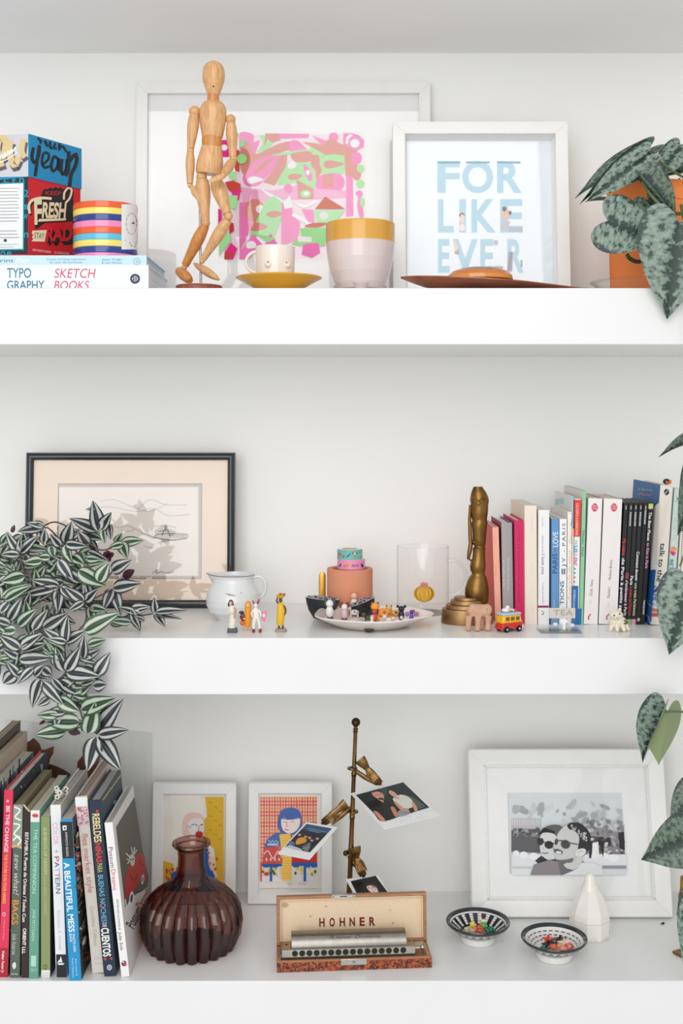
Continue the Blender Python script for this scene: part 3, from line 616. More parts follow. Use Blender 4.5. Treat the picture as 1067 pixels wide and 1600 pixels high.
for x, y, q in ((-30,380,'i'),(40,372,'c'),(90,376,'t'),(140,368,'n'),(168,460,'2'),(166,540,'s'),(164,600,'w'),(168,720,'n'),(20,838,'o'),(60,840,'e')): cv.text(q, (x-16,y), (x+16,y), 44, TQ, bold=0.02)
cv.poly([(-200,400),(158,388),(155,824),(-200,830)], TQ); cv.poly([(-200,408),(150,396),(147,816),(-200,822)], c(240,240,240))
for k in range(16):
    if k in (11, 12): continue
    yy = 428+k*21; cv.line([(-150,yy+3),(128-(k*37 % 22),yy)], 4, c(150,150,154), smooth=False)
cv.ell(36,762,10,10,c(60)); cv.line([(-60,792),(124,786)],3,c(180)); cv.line([(-40,808),(90,804)],3,c(180))
b.build('box_body', t, smooth=False, bevel=0)
b = MB('card', c(20,140,190)); dn = Vector((0,0,zl-zB)); tp = Vector((0,0,top-zB))
b.hexa([A+dn, A+e1+dn, A+e1+e2+dn, A+e2+dn, A+tp, A+e1+tp, A+e1+e2+tp, A+e2+tp])
cv = Canvas(b, plane_proj(A, n1), 4.104, 0, 190, mat='card'); NV = c(24,34,48)
w_ = 22
cv.line([(215,165),(205,230),(225,265),(250,205),(252,160)], w_, NV); cv.line([(252,150),(240,240),(225,350)], w_, NV)
cv.line([(275,275),(310,240),(308,205),(280,205),(268,260),(285,295),(318,285)], 17, NV)
cv.line([(372,240),(345,225),(328,280),(340,318),(368,290),(376,235),(374,300),(392,318)], 19, NV); cv.line([(398,240),(392,300),(402,340),(425,300),(430,240),(428,330)], 19, NV)
cv.line([(440,190),(438,300),(420,350)], 24, NV); cv.line([(435,270),(475,215),(492,240),(480,290),(455,340),(445,420)], 24, NV); cv.line([(486,200),(490,250)],20,NV)
cv.line([(240,105),(262,125),(255,140)], 16, NV); cv.line([(285,120),(305,160)], 18, NV); cv.line([(320,125),(322,165),(340,170)], 16, NV); cv.line([(355,138),(345,165),(362,175)], 14, NV); cv.line([(380,140),(378,185)], 16, NV); cv.line([(378,175),(400,158),(425,195)], 14, NV)
cv = Canvas(b, plane_proj(A, n2), 4.104, 0, 190, mat='card'); cv.poly([(-205,93),(181,78),(181,352),(-205,360)], c(208,208,214)); GD = c(222,198,146); PU = c(96,90,104)
for dx, dy, cc, ww in ((10, 22, PU, 52), (0, 0, GD, 46)):
    cv.line([(-110+dx,120+dy),(-120+dx,230+dy),(-60+dx,260+dy),(-20+dx,160+dy)], ww, cc); cv.line([(-40+dx,230+dy),(20+dx,220+dy),(40+dx,130+dy),(0+dx,110+dy),(-20+dx,180+dy),(10+dx,290+dy)], ww, cc)
    cv.line([(70+dx,120+dy),(60+dx,190+dy),(90+dx,280+dy),(120+dx,230+dy)], ww*0.9, cc); cv.line([(150+dx,110+dy),(140+dx,190+dy),(160+dx,230+dy)], ww*0.8, cc)
for k in range(5): cv.line([(0+k*22,250-k*14),(10+k*22,205-k*10),(16+k*22,240-k*12)], 7, c(250,250,250)); 
cv.line([(0,262),(50,240),(112,200)],6,c(250)); cv.line([(20,235),(70,190),(92,182)],6,c(250))
b.build('lid', t, smooth=False, bevel=0)
# ---------------------------------------------------------------- striped candle tin
yc = 0.092; r = 49.8/S(yc); x_ = W(165, 0, yc).x; sf = S(yc-r); z1 = CZ+(YH-313)/sf; z0 = zB
t = thing('striped_tin', 'round tin with rainbow stripes and a white label, on the flat books', 'tin', (x_, yc, z0))
bands = [c(236,92,40), c(244,224,110), c(30,60,140), c(240,140,186), c(236,92,40), c(90,190,220), c(244,224,110), c(30,60,140), c(240,140,186)]
b = MB('gloss'); n_ = len(bands); hb = (z1-z0)/n_*1.02
for k, cc in enumerate(bands):
    zt_ = z1-k*(z1-z0)/(n_-0.35); zb_ = max(z1-(k+1)*(z1-z0)/(n_-0.35), z0); prof = [(r*0.985, zb_), (r, zb_+0.0010), (r*1.004, (zb_+zt_)/2), (r, zt_-0.0010), (r*0.985, zt_)]
    b.lathe((x_, yc, 0), prof, n=56, col=cc, caps=(k in (0, n_-1)))
b.build('stripes', t, angle=60)
b = MB('card', c(236,234,232)); pj = cyl_proj(x_, yc, r*1.006)
cv = Canvas(b, pj, 4.104, 0, 190, mat='card')
vs = []; n_ = 8
g_ = [[cv.q(779+(877-779)*i/n_, 530+j*290) for i in range(n_+1)] for j in range(2)]
b.add(g_[0]+g_[1], [(i, n_+1+i, n_+2+i, i+1) for i in range(n_)], c(238,236,234)); cv.layer()
for k in range(13): a = k/13*6.28; cv.line([(842+34*math.cos(a), 655+68*math.sin(a)),(842+34*math.cos(a+.35), 655+68*math.sin(a+.35))], 4, c(150))
cv.poly([(842,655),(853,640),(864,656)], c(90)); cv.line([(846,655),(862,656)],3,c(150)); cv.line([(800,760),(872,772)],5,c(110)); cv.line([(828,778),(872,788)],5,c(110)); cv.line([(834,794),(870,803)],5,c(190,110,90))
b.build('paper_label', t)
# ---------------------------------------------------------------- wooden mannequin
ym = 0.062
t = thing('artist_mannequin', 'jointed wooden artist mannequin walking on a metal rod and round wooden base', 'mannequin', (W(311,0,ym).x, ym, SH1))
Q = lambda x, y, dy=0: W(x, y, ym+dy)
sm = S(ym)
def limb(name, a, b_, rads, mat='beech_wood', flat=1.0, ts=None, par=t, dy=(0, 0)):
    p0, p1 = Q(a[0], a[1], dy[0]), Q(b_[0], b_[1], dy[1]); n = len(rads); ts = ts or [i/(n-1) for i in range(n)]
    m = MB(mat); m.tube([p0.lerp(p1, q) for q in ts], [max(r_, 0.15)/sm for r_ in rads], n=20, flat=flat, side=(0,1,0)); return m.build(name, par, angle=50)
def ball(name, x, y, r, dy=0, mat='beech_wood', rr=None):
    m = MB(mat); m.ell(Q(x, y, dy), [k/sm for k in (rr or (r, r, r))], n=20); return m.build(name, par if (par := t) else t, angle=80)
limb('head', (333.5,95), (333.8,149.5), [1.5,8,12.5,15.5,17.3,17.8,17.6,16.6,15,13,11.2,9.6,8.8], ts=[0,.04,.1,.19,.3,.4,.5,.6,.7,.8,.9,.97,1], flat=0.95)
limb('neck', (333,145), (333,160), [9,9.4,9.6], mat='honey_wood')
limb('chest', (333,156), (331.8,215), [7,12,16.5,20,21.4,21.4,20.5,19,17.5,16.6,15.6], ts=[0,.04,.1,.2,.32,.45,.6,.75,.88,.97,1], flat=0.72)
limb('waist', (331,211), (331,234), [14.5,15.8,16,15.5,14.5], mat='honey_wood', flat=0.8)
limb('pelvis', (331,228), (326,272), [15.5,16.4,18.5,20.6,21.4,21,19.5], ts=[0,.06,.3,.55,.75,.92,1], flat=0.75)
ball('shoulder_ball', 304, 174.5, 9); ball('shoulder_ball', 360.4, 186.5, 7.8)
limb('upper_arm', (303.5,180), (297.8,232), [7.5,9,9.2,8.6,7.6,6.4,5.6]); ball('elbow_ball', 297.6, 235.8, 5.8)
limb('forearm', (297.3,239), (296.8,287), [5.6,6.8,7.2,6.9,6.2,5.4,4.8]); ball('wrist_ball', 297.2, 290, 4.2)
limb('hand', (299,290), (312,314), [2.5,4.6,5.6,5.8,4.8,3.4,1.6], flat=0.6, dy=(0,-.006))
limb('upper_arm', (360.8,192), (364,245), [6.8,8.4,8.8,8.3,7.4,6.2,5.4]); ball('elbow_ball', 364.4, 248.2, 5.8)
limb('forearm', (364,251), (349.5,272.5), [5.6,7.6,7.8,6.6,5.2], dy=(0,-0.03)); ball('wrist_ball', 349, 274, 4.5, -0.03)
limb('hand', (350.5,274), (327.5,284), [3.2,5,5.2,5.0,4.8,4.4,2.4], flat=0.6, dy=(-.03,-.034))
ball('hip_ball', 314.8, 276, 8.4); ball('hip_ball', 337, 282, 8.4, -0.003)
limb('thigh', (315.8,281), (320.8,345), [9.5,11.4,11.6,11,9.8,8.4,7.4,6.8], flat=0.9); ball('knee_ball', 321.2, 348.6, 7)
limb('thigh', (337.8,284), (355.2,334), [9.5,11.6,11.8,11.2,10,8.6,7.4,6.8], flat=0.9, dy=(-.004,-.018)); ball('knee_ball', 356.8, 338, 6.8, -.02)
limb('shin', (320.4,352), (289.5,414), [7,8.8,9.8,9.6,8.6,7.6,6.8,6.2], mat='honey_wood', dy=(0,.022)); ball('ankle_ball', 288, 417.5, 4.6, .022)
limb('shin', (356,343), (317.5,405), [6.6,8.6,9.6,9.4,8.2,7,5.8,5], dy=(-.02,.0)); ball('ankle_ball', 315.6, 408, 4.4, 0)
limb('foot', (277.5,421), (297.5,438.5), [3.5,7.5,8.6,8.8,8.4,7.2,4.2], mat='honey_wood', flat=1.1, dy=(.035,.0))
limb('foot', (303,411.5), (341.5,436.5), [1.2,4.2,5.6,6.4,6.6,6,4.6,2], flat=1.2, dy=(.02,-.03))
m = MB('metal', c(180,180,184)); m.tube([Vector((Q(312,0).x, ym+.016, SH1+.008)), Q(312,300,.016), Q(318,262,.010)], 1.9/sm, n=10); m.build('rod', t)
m = MB('red_wood'); m.lathe((W(311,0,ym).x, ym, 0), [(0.0335,SH1),(0.0342,SH1+.001),(0.0342,SH1+.008),(0.033,SH1+.0100),(0.0,SH1+.0104)], n=48); m.build('base', t)
m = MB('metal_rough', c(60,50,44)); m.ell(Q(333.5,135,-.0161), .0012, n=8); m.build('nail', t)
# ---------------------------------------------------------------- cup on saucer
ys = 0.085; ss = S(ys); X = lambda px, y=ys: W(px, 0, y).x; Z = lambda py, y=ys: CZ+(YH-py)/S(y)
t = thing('saucer', 'mustard yellow saucer under the cream cup', 'saucer', (X(435.5), ys, SH1)); R_ = 67.5/ss; zt = Z(435)
b = MB('ceramic', c(226,168,30)); b.lathe((X(435.5), ys, 0), [(.022,SH1),(.024,SH1+.001),(.030,SH1+.004),(R_*.82,zt-.006),(R_*.985,zt-.0005),(R_,zt+.0008),(R_*.985,zt+.0016),(R_*.8,zt-.003),(.03,SH1+.0085),(0,SH1+.008)], n=64); b.build('dish', t)
zc_ = SH1+.0085; t = thing('cup', 'small cream cup with two painted pink dots, on the mustard saucer', 'cup', (X(428), ys, zc_)); rc = 31/ss; zr = Z(386)
b = MB('ceramic', c(242,232,222)); b.lathe((X(430), ys, 0), [(.018,zc_),(rc*.85,zc_+.002),(rc*.94,zc_+.008),(rc*.97,zc_+.02),(rc,zr-.001),(rc*.985,zr),(rc*.93,zr-.001),(rc*.88,zc_+.01),(0,zc_+.005)], n=48); b.build('cup_body', t)
hx = X(399); b = MB('ceramic', c(242,232,222)); b.tube([(hx+.004,ys,Z(393)),(hx-.004,ys,Z(394)),(hx-.012,ys,Z(400)),(hx-.015,ys,Z(409)),(hx-.013,ys,Z(418)),(hx-.006,ys,Z(425)),(hx+.004,ys,Z(427))], [.003,.003,.0026,.0025,.0025,.0028,.003], n=12); b.build('handle', t, sub=1)
for px in (421, 449.5):
    yy = ys-math.sqrt(max((rc*.965)**2-(X(px)-X(430))**2, 0)); b = MB('ceramic', c(242,232,222)); b.ell((X(px), yy+.0012, Z(417)), (.0056,.0052,.0056), n=16); b.build('bump', t)
    b = MB('ceramic', c(222,130,124)); b.ell((X(px)-.0004, yy-.0040, Z(413.5)), (.0015,.001,.0015), n=10); b.build('dot', t)
# ---------------------------------------------------------------- planter
yp = 0.115; sp_ = S(yp); xp = W(563,0,yp).x; r = 54/sp_; Zp = lambda py: CZ+(YH-py)/S(yp-r*.9)
t = thing('planter', 'pale lilac pot with a mustard band around its rim and small feet', 'pot', (xp, yp, SH1)); LL = c(222,206,204); MU = c(220,162,66)
b = MB('ceramic'); z2 = Zp(373); z3 = Zp(343)
pr = [(.0001,SH1+.010),(r*.50,SH1+.009),(r*.64,SH1+.011),(r*.75,SH1+.020),(r*.87,SH1+.036),(r*.95,SH1+.056),(r*.985,z2-.006),(r,z2),(r,z3),(r*.985,z3+.0015),(r*.93,z3),(r*.9,z2),(.0001,z2-.03)]
b.lathe((xp,yp,0), pr, n=64, cols=[LL]*7+[MU]*3+[c(190,150,90)]*2); b.build('pot_body', t, angle=60)
for k in range(3):
    a = math.radians(-90+120*k); b = MB('ceramic', LL); q = Vector((xp+math.cos(a)*r*.52, yp+math.sin(a)*r*.52, SH1)); b.tube([q, q+Vector((0,0,.006)), q+Vector((math.cos(a)*.006,math.sin(a)*.006,.02))], [.006,.0075,.013], n=16); b.build('foot', t)
# ---------------------------------------------------------------- copper leaf tray and amber dome
yt = 0.06; t = thing('leaf_tray', 'long copper brown leaf-shaped tray with pointed ends at the shelf edge', 'tray', (W(790,0,yt).x, yt, SH1))
b = MB('copper_tray'); n_ = 40; m_ = 8; xa, xb_ = W(626,0,yt).x, W(953,0,yt).x; vs = []
for s_ in (0, 1):
    for i in range(n_+1):
        u_ = i/n_; x_ = xa+(xb_-xa)*u_; hw_ = .058*math.sin(math.pi*min(u_**.8,1))**.8 * (1 if u_ < .55 else max(1-(u_-.55)*.9, .1)); rim = SH1+.021*(1-u_)**1.0+.0005; rim = max(rim, SH1+.0035); keel = SH1+.0006+ (max(0, .22-u_)/.22)**1.5*.0200+(max(0,u_-.97)/.03)*.0022
        for j in range(m_+1):
            v_ = -1+2*j/m_; z_ = keel+(rim-keel)*abs(v_)**1.6 ; vs.append(Vector((x_, yt+hw_*v_, max(z_, SH1+.0002)+ (0.0016 if s_ else 0))))
N1 = (n_+1)*(m_+1); fs = []
for i in range(n_):
    for j in range(m_):
        a = i*(m_+1)+j; q = (a, a+1, a+m_+2, a+m_+1); fs.append(q); fs.append(tuple(N1+k for k in reversed(q)))
for i in range(n_):
    for j in (0, m_):
        a = i*(m_+1)+j; fs.append((a, a+m_+1, N1+a+m_+1, N1+a))
b.add(vs, fs); b.build('tray_body', t, angle=50)
b = MB('matte', c(210,70,50)); b.ell((W(893,0,yt-.02).x, yt-.006, SH1+.0045), (.006,.004,.0012), n=10); b.build('painted_mark', t)
xd = W(750,0,yt).x; b = MB('gloss'); b.lathe((xd, yt, 0), [(0.001,SH1+.0068),(.016,SH1+.0072),(.036,SH1+.0125),(.0485,SH1+.019),(.0475,SH1+.0245),(.041,SH1+.0305),(.029,SH1+.0350),(.013,SH1+.0375),(0.0002,SH1+.038)], n=48, axes=(1,.75), cols=[c(190,104,40)]*3+[c(226,146,56),c(206,122,48),c(150,92,66),c(140,98,92),c(150,108,100)]); b.build_top('domed_bowl', 'upturned amber and violet glazed bowl resting in the copper tray', 'bowl')
# ---------------------------------------------------------------- orange pot and glass saucer
yo = 0.17; so = S(yo); xo = W(1022,0,yo).x; r = .070
b = MB('clear_glass'); rs = .0955; b.lathe((xo, yo, 0), [(.0001,SH1),(.083,SH1),(.084,SH1+.001),(rs*.97,SH1+.024),(rs*1.03,SH1+.027),(rs*1.03,SH1+.0285),(rs*.95,SH1+.026),(.081,SH1+.003),(.0001,SH1+.002)], n=64, caps=False); b.build_top('glass_saucer', 'clear glass dish under the orange flower pot', 'dish', (xo,yo,SH1))
# ================================================================ middle shelf: row of books
g = None
def M2(x, y): return x/3.366+750, y/3.366+740
def tx(cv, sc, ox, oy):
    cv.s, cv.ox, cv.oy = sc, ox, oy
K1 = (4.104, 600, 740); K2 = (3.366, 750, 740); K3 = (5.928, 900, 740)
W1 = c(238,234,232)
def D_(f, k=K2):
    def g(cv): tx(cv, *k); f(cv)
    return g
VP = lambda a: a
def scribble(cv):
    tx(cv, *K2); cv.poly([(395,135),(440,128),(440,160),(395,164)], c(176,214,218))
    for k in range(3):
        for q in range(7): x, y = 374+q*13, 186+k*17+q*1.5; cv.line([(x,y+5),(x+3,y-6),(x+6,y+4),(x+10,y-5)], 2.2, c(206,90,80))
book('salmon book with an orange side, first in the row beside the brass bookend', (767.5,780.5), (773.5,783.5), 824, 972, SH2, .125, c(244,176,152), left=c(222,58,24), right=c(240,170,150), hard=1, draw=D_(lambda cv: (cv.text('Chanson', (712,400), (716,460), 12, c(230,150,130)), cv.text('Gallimard', (716,590), (720,660), 12, c(228,150,130))), K1))
book('grey book with white title, between the salmon and magenta books', (781.5,801.5), (785.5,802.5), 817, 972, SH2, .125, c(166,166,164), left=c(150,40,60), right=c(110,96,170), draw=D_(lambda cv: (cv.text('Ce qui me tient a coeur est le monde', (800,540), (798,750), 12, c(226)), cv.text('tu voudras le lire', (768,555), (768,735), 11, c(226))), K1), hard=1)
book('magenta hardback in the middle shelf row', (803.5,818), (805.5,819.3), 813, 974, SH2, .13, c(214,20,96), left=c(196,24,80), draw=D_(lambda cv: cv.text('THIS BOOK IS THE LOVE OF LIVING', (860,330), (866,830), 17, c(150,20,70))), hard=1) if False else book('magenta hardback in the middle shelf row', (803.5,818), (805.5,819.3), 813, 974, SH2, .13, c(214,20,96), left=c(196,24,80), draw=D_(lambda cv: cv.text('LE LIVRE DE MON AMOUR LA DANSE', (862,330), (868,830), 17, c(140,20,70)), K1), hard=1)
book('tall cream paperback in the middle shelf row', (818.8,838.8), (820.5,839.5), 790, 976, SH2, .145, c(236,222,208), left=c(232,214,196), draw=D_(lambda cv: (cv.text('Anais', (950,270), (952,370), 12, c(222,204,190)), cv.text('Journal', (950,570), (952,650), 12, c(222,204,190)), cv.text('NRF', (952,860), (952,890), 10, c(222,204,190))), K1))
book('slim white book titled I love you with a maroon band', (841,858.2), (840.5,857.8), 797, 976, SH2, .13, c(236,236,236), draw=D_(lambda cv: (cv.rect(983,846,1056,860,c(150,40,90)), cv.text('Lorelei', (1018,280), (1018,340), 10, c(170)), cv.text('Histoire de dire', (1018,400), (1018,510), 11, c(150,120,130)), cv.text('I love you', (1020,518), (1020,645), 20, c(110,30,50)), cv.text('Textes et dessins', (1020,700), (1020,835), 9, c(140)), cv.line([(1008,880),(1025,890),(1010,905),(1026,900)],3,c(90))), K1))
book('narrow navy book pressed between I love you and PARIS LOVE', (858.8,860.6), (858.6,860.4), 808, 976, SH2, .125, c(34,44,86))
book('blue paperback with PARIS in LOVE up its spine', (861,873.6), (860.8,872.8), 811, 976, SH2, .13, c(96,148,200), draw=D_(lambda cv: (cv.text('PARIS', (393,525), (393,420), 26, c(34,70,130), bold=.01), cv.text('in', (393,412), (393,392), 12, c(34,70,130)), cv.text('LOVE', (396,385), (396,305), 28, c(236,240,246)), cv.text('Dunod', (388,700), (388,665), 9, c(220)))))
book('white guide with navy capitals ending in JY - PARIS', (874,885.6), (873.4,885.0), 811, 976, SH2, .13, c(238,238,236), draw=D_(lambda cv: (cv.text('PARIS', (440,380), (440,262), 18, c(40,50,90), space=1.3), cv.text('-', (440,412), (440,400), 18, c(40,50,90)), cv.text('JY', (440,490), (440,440), 18, c(40,50,90), space=1.3), cv.rect(428,500,436,530,c(110,120,150)), cv.rect(439,500,448,530,c(110,120,150)), cv.text('TIONS', (430,690), (430,565), 20, c(40,80,130), bold=.01))))
book('white book with orange handwriting along its spine', (886.2,894.2), (885.6,892.4), 800, 976, SH2, .13, c(242,236,228), draw=D_(lambda cv: (cv.text('Aquarelle du vieux', (468,670), (470,400), 16, c(232,176,130), shear=.3), cv.text('fleurs', (474,370), (476,260), 15, c(232,186,140), shear=.3), [cv.ell(478+((i*7)%8), 210+i*8, 3, 3, [c(90,130,190),c(220,90,60),c(90,150,90)][i%3]) for i in range(10)])))
book('tall white book with a red scribbled cover seen behind the white guide', (894.6,897), (892.8,895.0), 776, 976, SH2, .15, c(240,240,238), left=c(232,232,228), paint_left=scribble, draw=D_(lambda cv: (cv.rect(488,120,496,290,c(130,170,200)))))
def leftscribble(cv): pass
book('white spine with a red label, THE US OF and stars, blue below', (897.2,908.2), (895.2,904.0), 780, 976, SH2, .14, c(238,238,236), left=c(240,238,236), draw=D_(lambda cv: (cv.poly([(492,138),(533,138),(525,332),(490,332)], c(222,58,40)), cv.text('COLOURFUL & SUNDROWNS', (512,155), (508,325), 14, c(246,220,210)), cv.text('THE', (506,350), (504,374), 11, c(50,90,150)), cv.text('US', (504,380), (502,415), 18, c(40,110,180), bold=.02), cv.text('OF', (503,418), (502,435), 11, c(50,90,150)), cv.text('EN?', (502,440), (500,482), 18, c(206,50,60), shear=.2, bold=.02), [cv.poly([(499-i*.9+6*math.cos(a*1.2566*2+.3), 502+i*22+6*math.sin(a*1.2566*2+.3)) for a in range(5)] if False else [(499-i*.9+(7 if k%2 else 3)*math.cos(k*.6283), 500+i*23+(7 if k%2 else 3)*math.sin(k*.6283)) for k in range(10)], c(30,110,180) if i < 2 else c(206,50,60)) for i in range(4)], cv.poly([(483,590),(516,590),(514,800),(478,800)], c(20,106,170)), cv.text('AMERICAIN', (497,610), (492,710), 11, c(220,236,246)))))
book('mint green spine of the Salvador Dali book, blue at its foot', (908.8,917.0), (904.6,910.8), 767, 976, SH2, .15, c(142,200,156), left=c(226,222,214), pages=c(206,200,192), draw=D_(lambda cv: (cv.text('Salvador', (545,298), (541,375), 11, c(40,70,50)), cv.text('Dali', (540,388), (538,435), 11, c(40,70,50)), cv.text('taschen', (552,140), (549,190), 8, c(210,236,214)), cv.poly([(515,710),(534,710),(531,800),(512,800)], c(20,110,170)))))
RDL = c(206,40,70)
def livre(cv, x0, x1, logo, t1, t2):
    tx(cv, *K2); cv.ell(logo, 178, 17, 22, RDL)
    for k in range(5): cv.line([(logo-13,166+k*6),(logo-4,163+k*6),(logo+5,168+k*6),(logo+13,164+k*6)], 1.6, c(238,220,220))
    cv.text(t1[0], t1[1], t1[2], 14, c(110,106,106), shear=.15)
    if t2: cv.text(t2[0], t2[1], t2[2], 14, c(110,106,106), shear=.15)
book('cream classic paperback with a red roundel, title Zola Nana', (918,942.4), (911.6,933.6), 779, 976, SH2, .125, c(238,232,230), pages=c(226,206,190), right=c(40,40,60), draw=lambda cv: (livre(cv, 0, 0, 603, ('Zola', (582,645), (584,605)), ('Nana', (585,595), (587,558))), cv.line([(582,738),(570,755),(573,768)],6,c(190,50,60)), cv.text('10', (579,684), (580,670), 8, c(170))))
book('cream classic paperback with a red roundel, title Madame Bovary', (943.2,972.4), (935,964), 780, 976, SH2, .125, c(238,232,230), pages=c(226,206,190), right=c(30,34,56), draw=lambda cv: (livre(cv, 0, 0, 704, ('Flaubert', (674,655), (678,595)), ('Madame Bovary', (681,560), (688,452))), cv.line([(678,738),(665,755),(668,768)],6,c(190,50,90)), cv.text('111', (674,700), (675,682), 8, c(170))))
BKb = c(26,26,30); WT = c(236,236,236)
def guide(lbl, i, title, ya, yb2, col, small=None, foot=None, cap=None, col2=None, t2=None):
    xa = 974.6+i*7.75; xb = 965.0+i*7.05
    def xx(py): return xa+(xb-xa)*(py-786)/(975-786)+3.7
    def f(cv):
        cv.text(title, (xx(ya), ya), (xx(yb2), yb2), 4.2, col, bold=.02)
        if t2: cv.text(t2[0], (xx(t2[1]), t2[1]), (xx(t2[2]), t2[2]), 4.2, t2[3], bold=.02)
        if small: cv.text('PARIGRAMME', (xx(small), small), (xx(small+22), small+22), 2.4, c(220), bold=.03)
        if foot: cv.poly([(xx(967.5)-3.6,967.5),(xx(967.5)+2.9,967.5),(xx(976)+2.9,976),(xx(976)-3.6,976)], foot)
        if cap: cv.poly([(xx(787)-3.6,787),(xx(787)+3.6,787),(xx(795)+3.6,795),(xx(795)-3.6,795)], cap)
        cv.line([(xx(790), 790), (xx(796), 796)], 1.0, c(220))
    book(lbl, (xa, xa+7.3), (xb, xb+6.6), 786, 976, SH2, .11, BKb, left=c(18), draw=f, pages=c(220,214,206))
guide('thin black guide with orange lettering de Paris a petits prix', 0, 'Ma cuisine', 842, 868, c(226,60,44), foot=c(236,140,60), t2=('de Paris à petits prix', 872, 964, WT))
guide('thin black guide with a pink first word, embrasser à Paris', 1, 'Où', 895, 904, c(226,80,110), small=800, t2=("s'embrasser à Paris", 907, 962, c(226,200,210)))
guide('thin black guide with white word Paris and a red title, green foot', 2, 'Paris', 900, 914, WT, small=800, foot=c(150,190,100), t2=('Louise et Marion', 917, 962, c(206,40,40)))
guide('thin black guide titled Comment devenir une vraie Parisienne, pink foot', 3, 'Comment devenir', 862, 908, WT, small=800, foot=c(226,150,196), t2=('une vraie Parisienne', 911, 962, c(190,210,150)))
guide('thin black guide without a large title, beside The Best Places to Kiss', 4, 'FR', 966, 971, WT, small=797)
guide('thin black guide The Best Places to Kiss in Paris, yellow-green cap', 5, 'The Best Places', 800, 845, WT, small=938, cap=c(206,206,96), t2=('to Kiss in Paris', 848, 888, c(226,160,200)))
def snail(cv):
    tx(cv, *K3)
    cv.poly([(686,900),(748,900),(680,1405),(632,1405)] if False else [(0,0),(1,0),(1,1)], c(240)) if False else None
    cv.text('STEPHEN CLARKE', (838,250), (800,585), 28, c(236,214,214)); cv.ell(838,170,24,28,c(40,40,44)); cv.line([(822,185),(850,155)],6,c(230)); cv.text('CC', (824,200), (850,204), 8, c(120))
    cv.text('talk to the', (806,645), (768,1000), 46, c(40,40,48), bold=.015)
    for q, ya, yb_, cc in (('S',1040,1105,c(30,90,160)), ('N',1112,1175,c(110,160,205)), ('A',1180,1245,c(226,220,220)), ('I',1250,1278,c(226,120,80)), ('L',1290,1375,c(216,84,60))):
        x_ = 748-(ya-1040)*.09; cv.text(q, (x_, ya), (x_-6, yb_), 76, c(30,60,120) if q != 'L' else c(190,60,50), bold=.05); cv.text(q, (x_, ya+2), (x_-6, yb_-2), 70, cc, bold=.02)
def snail_left(t): pass
t = book('cream and blue hardback with talk to the SNAIL on its spine', (1031,1052.4), (1016,1036), 759, 977, SH2, .165, c(236,228,216), left=c(60,110,166), draw=snail, hard=1)
o = [q for q in t.children if q.name.startswith('cover')][0]
# blue hinge strip and lettering on the left board of that book
Mx = t.matrix_world.copy(); w_ = 0.0
xs = [v.co.x for v in o.data.vertices]; w_ = -min(xs); b = MB('card'); uL = Mx.to_3x3().col[0]
cl = Canvas(b, plane_proj(Mx @ Vector((-w_,0,0)), -uL), *K3, mat='card', off=.0001)
cl.text('A Year in the', (575,142), (708,150), 22, c(190,210,230)); cl.text('Merde!', (585,186), (700,200), 22, c(220,140,150))
cl.poly([(690,330),(768,270),(752,880),(690,895)], c(232,226,220)); cl.poly([(660,900),(740,890),(690,1395),(655,1390)], c(24,90,160))
cl.line([(650,1310),(672,1330),(690,1390)],5,c(190,214,236)); cl.line([(655,1160),(668,1200),(700,1230)],4,c(190,214,236))
b.build('cover_print', t, smooth=False)
def better(cv):
    tx(cv, *K3); cv.ell(902,700,28,26,c(240,150,110)); cv.poly([(868,715),(925,730),(905,765),(880,750)], c(214,50,110)); cv.text('BETTER', (888,795), (868,1000), 34, c(60,130,140), bold=.02)
    cv.text('A SECRET TO', (935,360), (905,620), 34, c(196,200,190)); cv.text('A. P.', (925,210), (955,215), 14, c(150)); cv.text('OSH', (915,250), (960,255), 14, c(150)); cv.ell(938,232,7,7,c(60))
book('pale aqua book with a heart and BETTER on its spine', (1053,1066.5), (1038,1050), 764, 977, SH2, .16, c(206,222,218), draw=better)
def coil(cv):
    for k in range(60): cv.ell(1068.3-k*.16, 800+k*2.7, 0.8, 0.8, c(40))
book('cream notebook with dotted edge at the far right of the middle row', (1067.2,1080), (1052,1064), 775, 977, SH2, .15, c(238,228,214), draw=coil)
book('beige book partly hidden by the silver leaves at the row end', (1080.8,1098), (1066,1082), 780, 977, SH2, .15, c(214,204,190))
# small orange and black trinket on top of the row
t = thing('bird_figurine', 'tiny orange and black bird trinket on top of the tall cream book', 'figurine', (W(1041,0,.125).x, .125, CZ+(YH-759)/S(.1)+.001))
zq = CZ+(YH-759)/S(.1)+.0008; xq = W(1041,0,.125).x
b = MB('gloss', c(40,36,34)); b.ell((xq-.001,.12,zq+.0045), (.0058,.005,.0045), n=16); b.build('body', t)
b = MB('gloss', c(236,140,50)); b.ell((xq+.0035,.1195,zq+.0042), (.0032,.0042,.0034), n=12); b.build('wing', t)
b = MB('gloss', c(216,90,60)); b.ell((xq-.001,.1158,zq+.003), (.0028,.0018,.0022), n=12); b.build('breast', t)
# ================================================================ middle shelf: objects
def X2(px, y): return W(px, 0, y).x
def Zf(py, y): return CZ+(YH-py)/S(y)
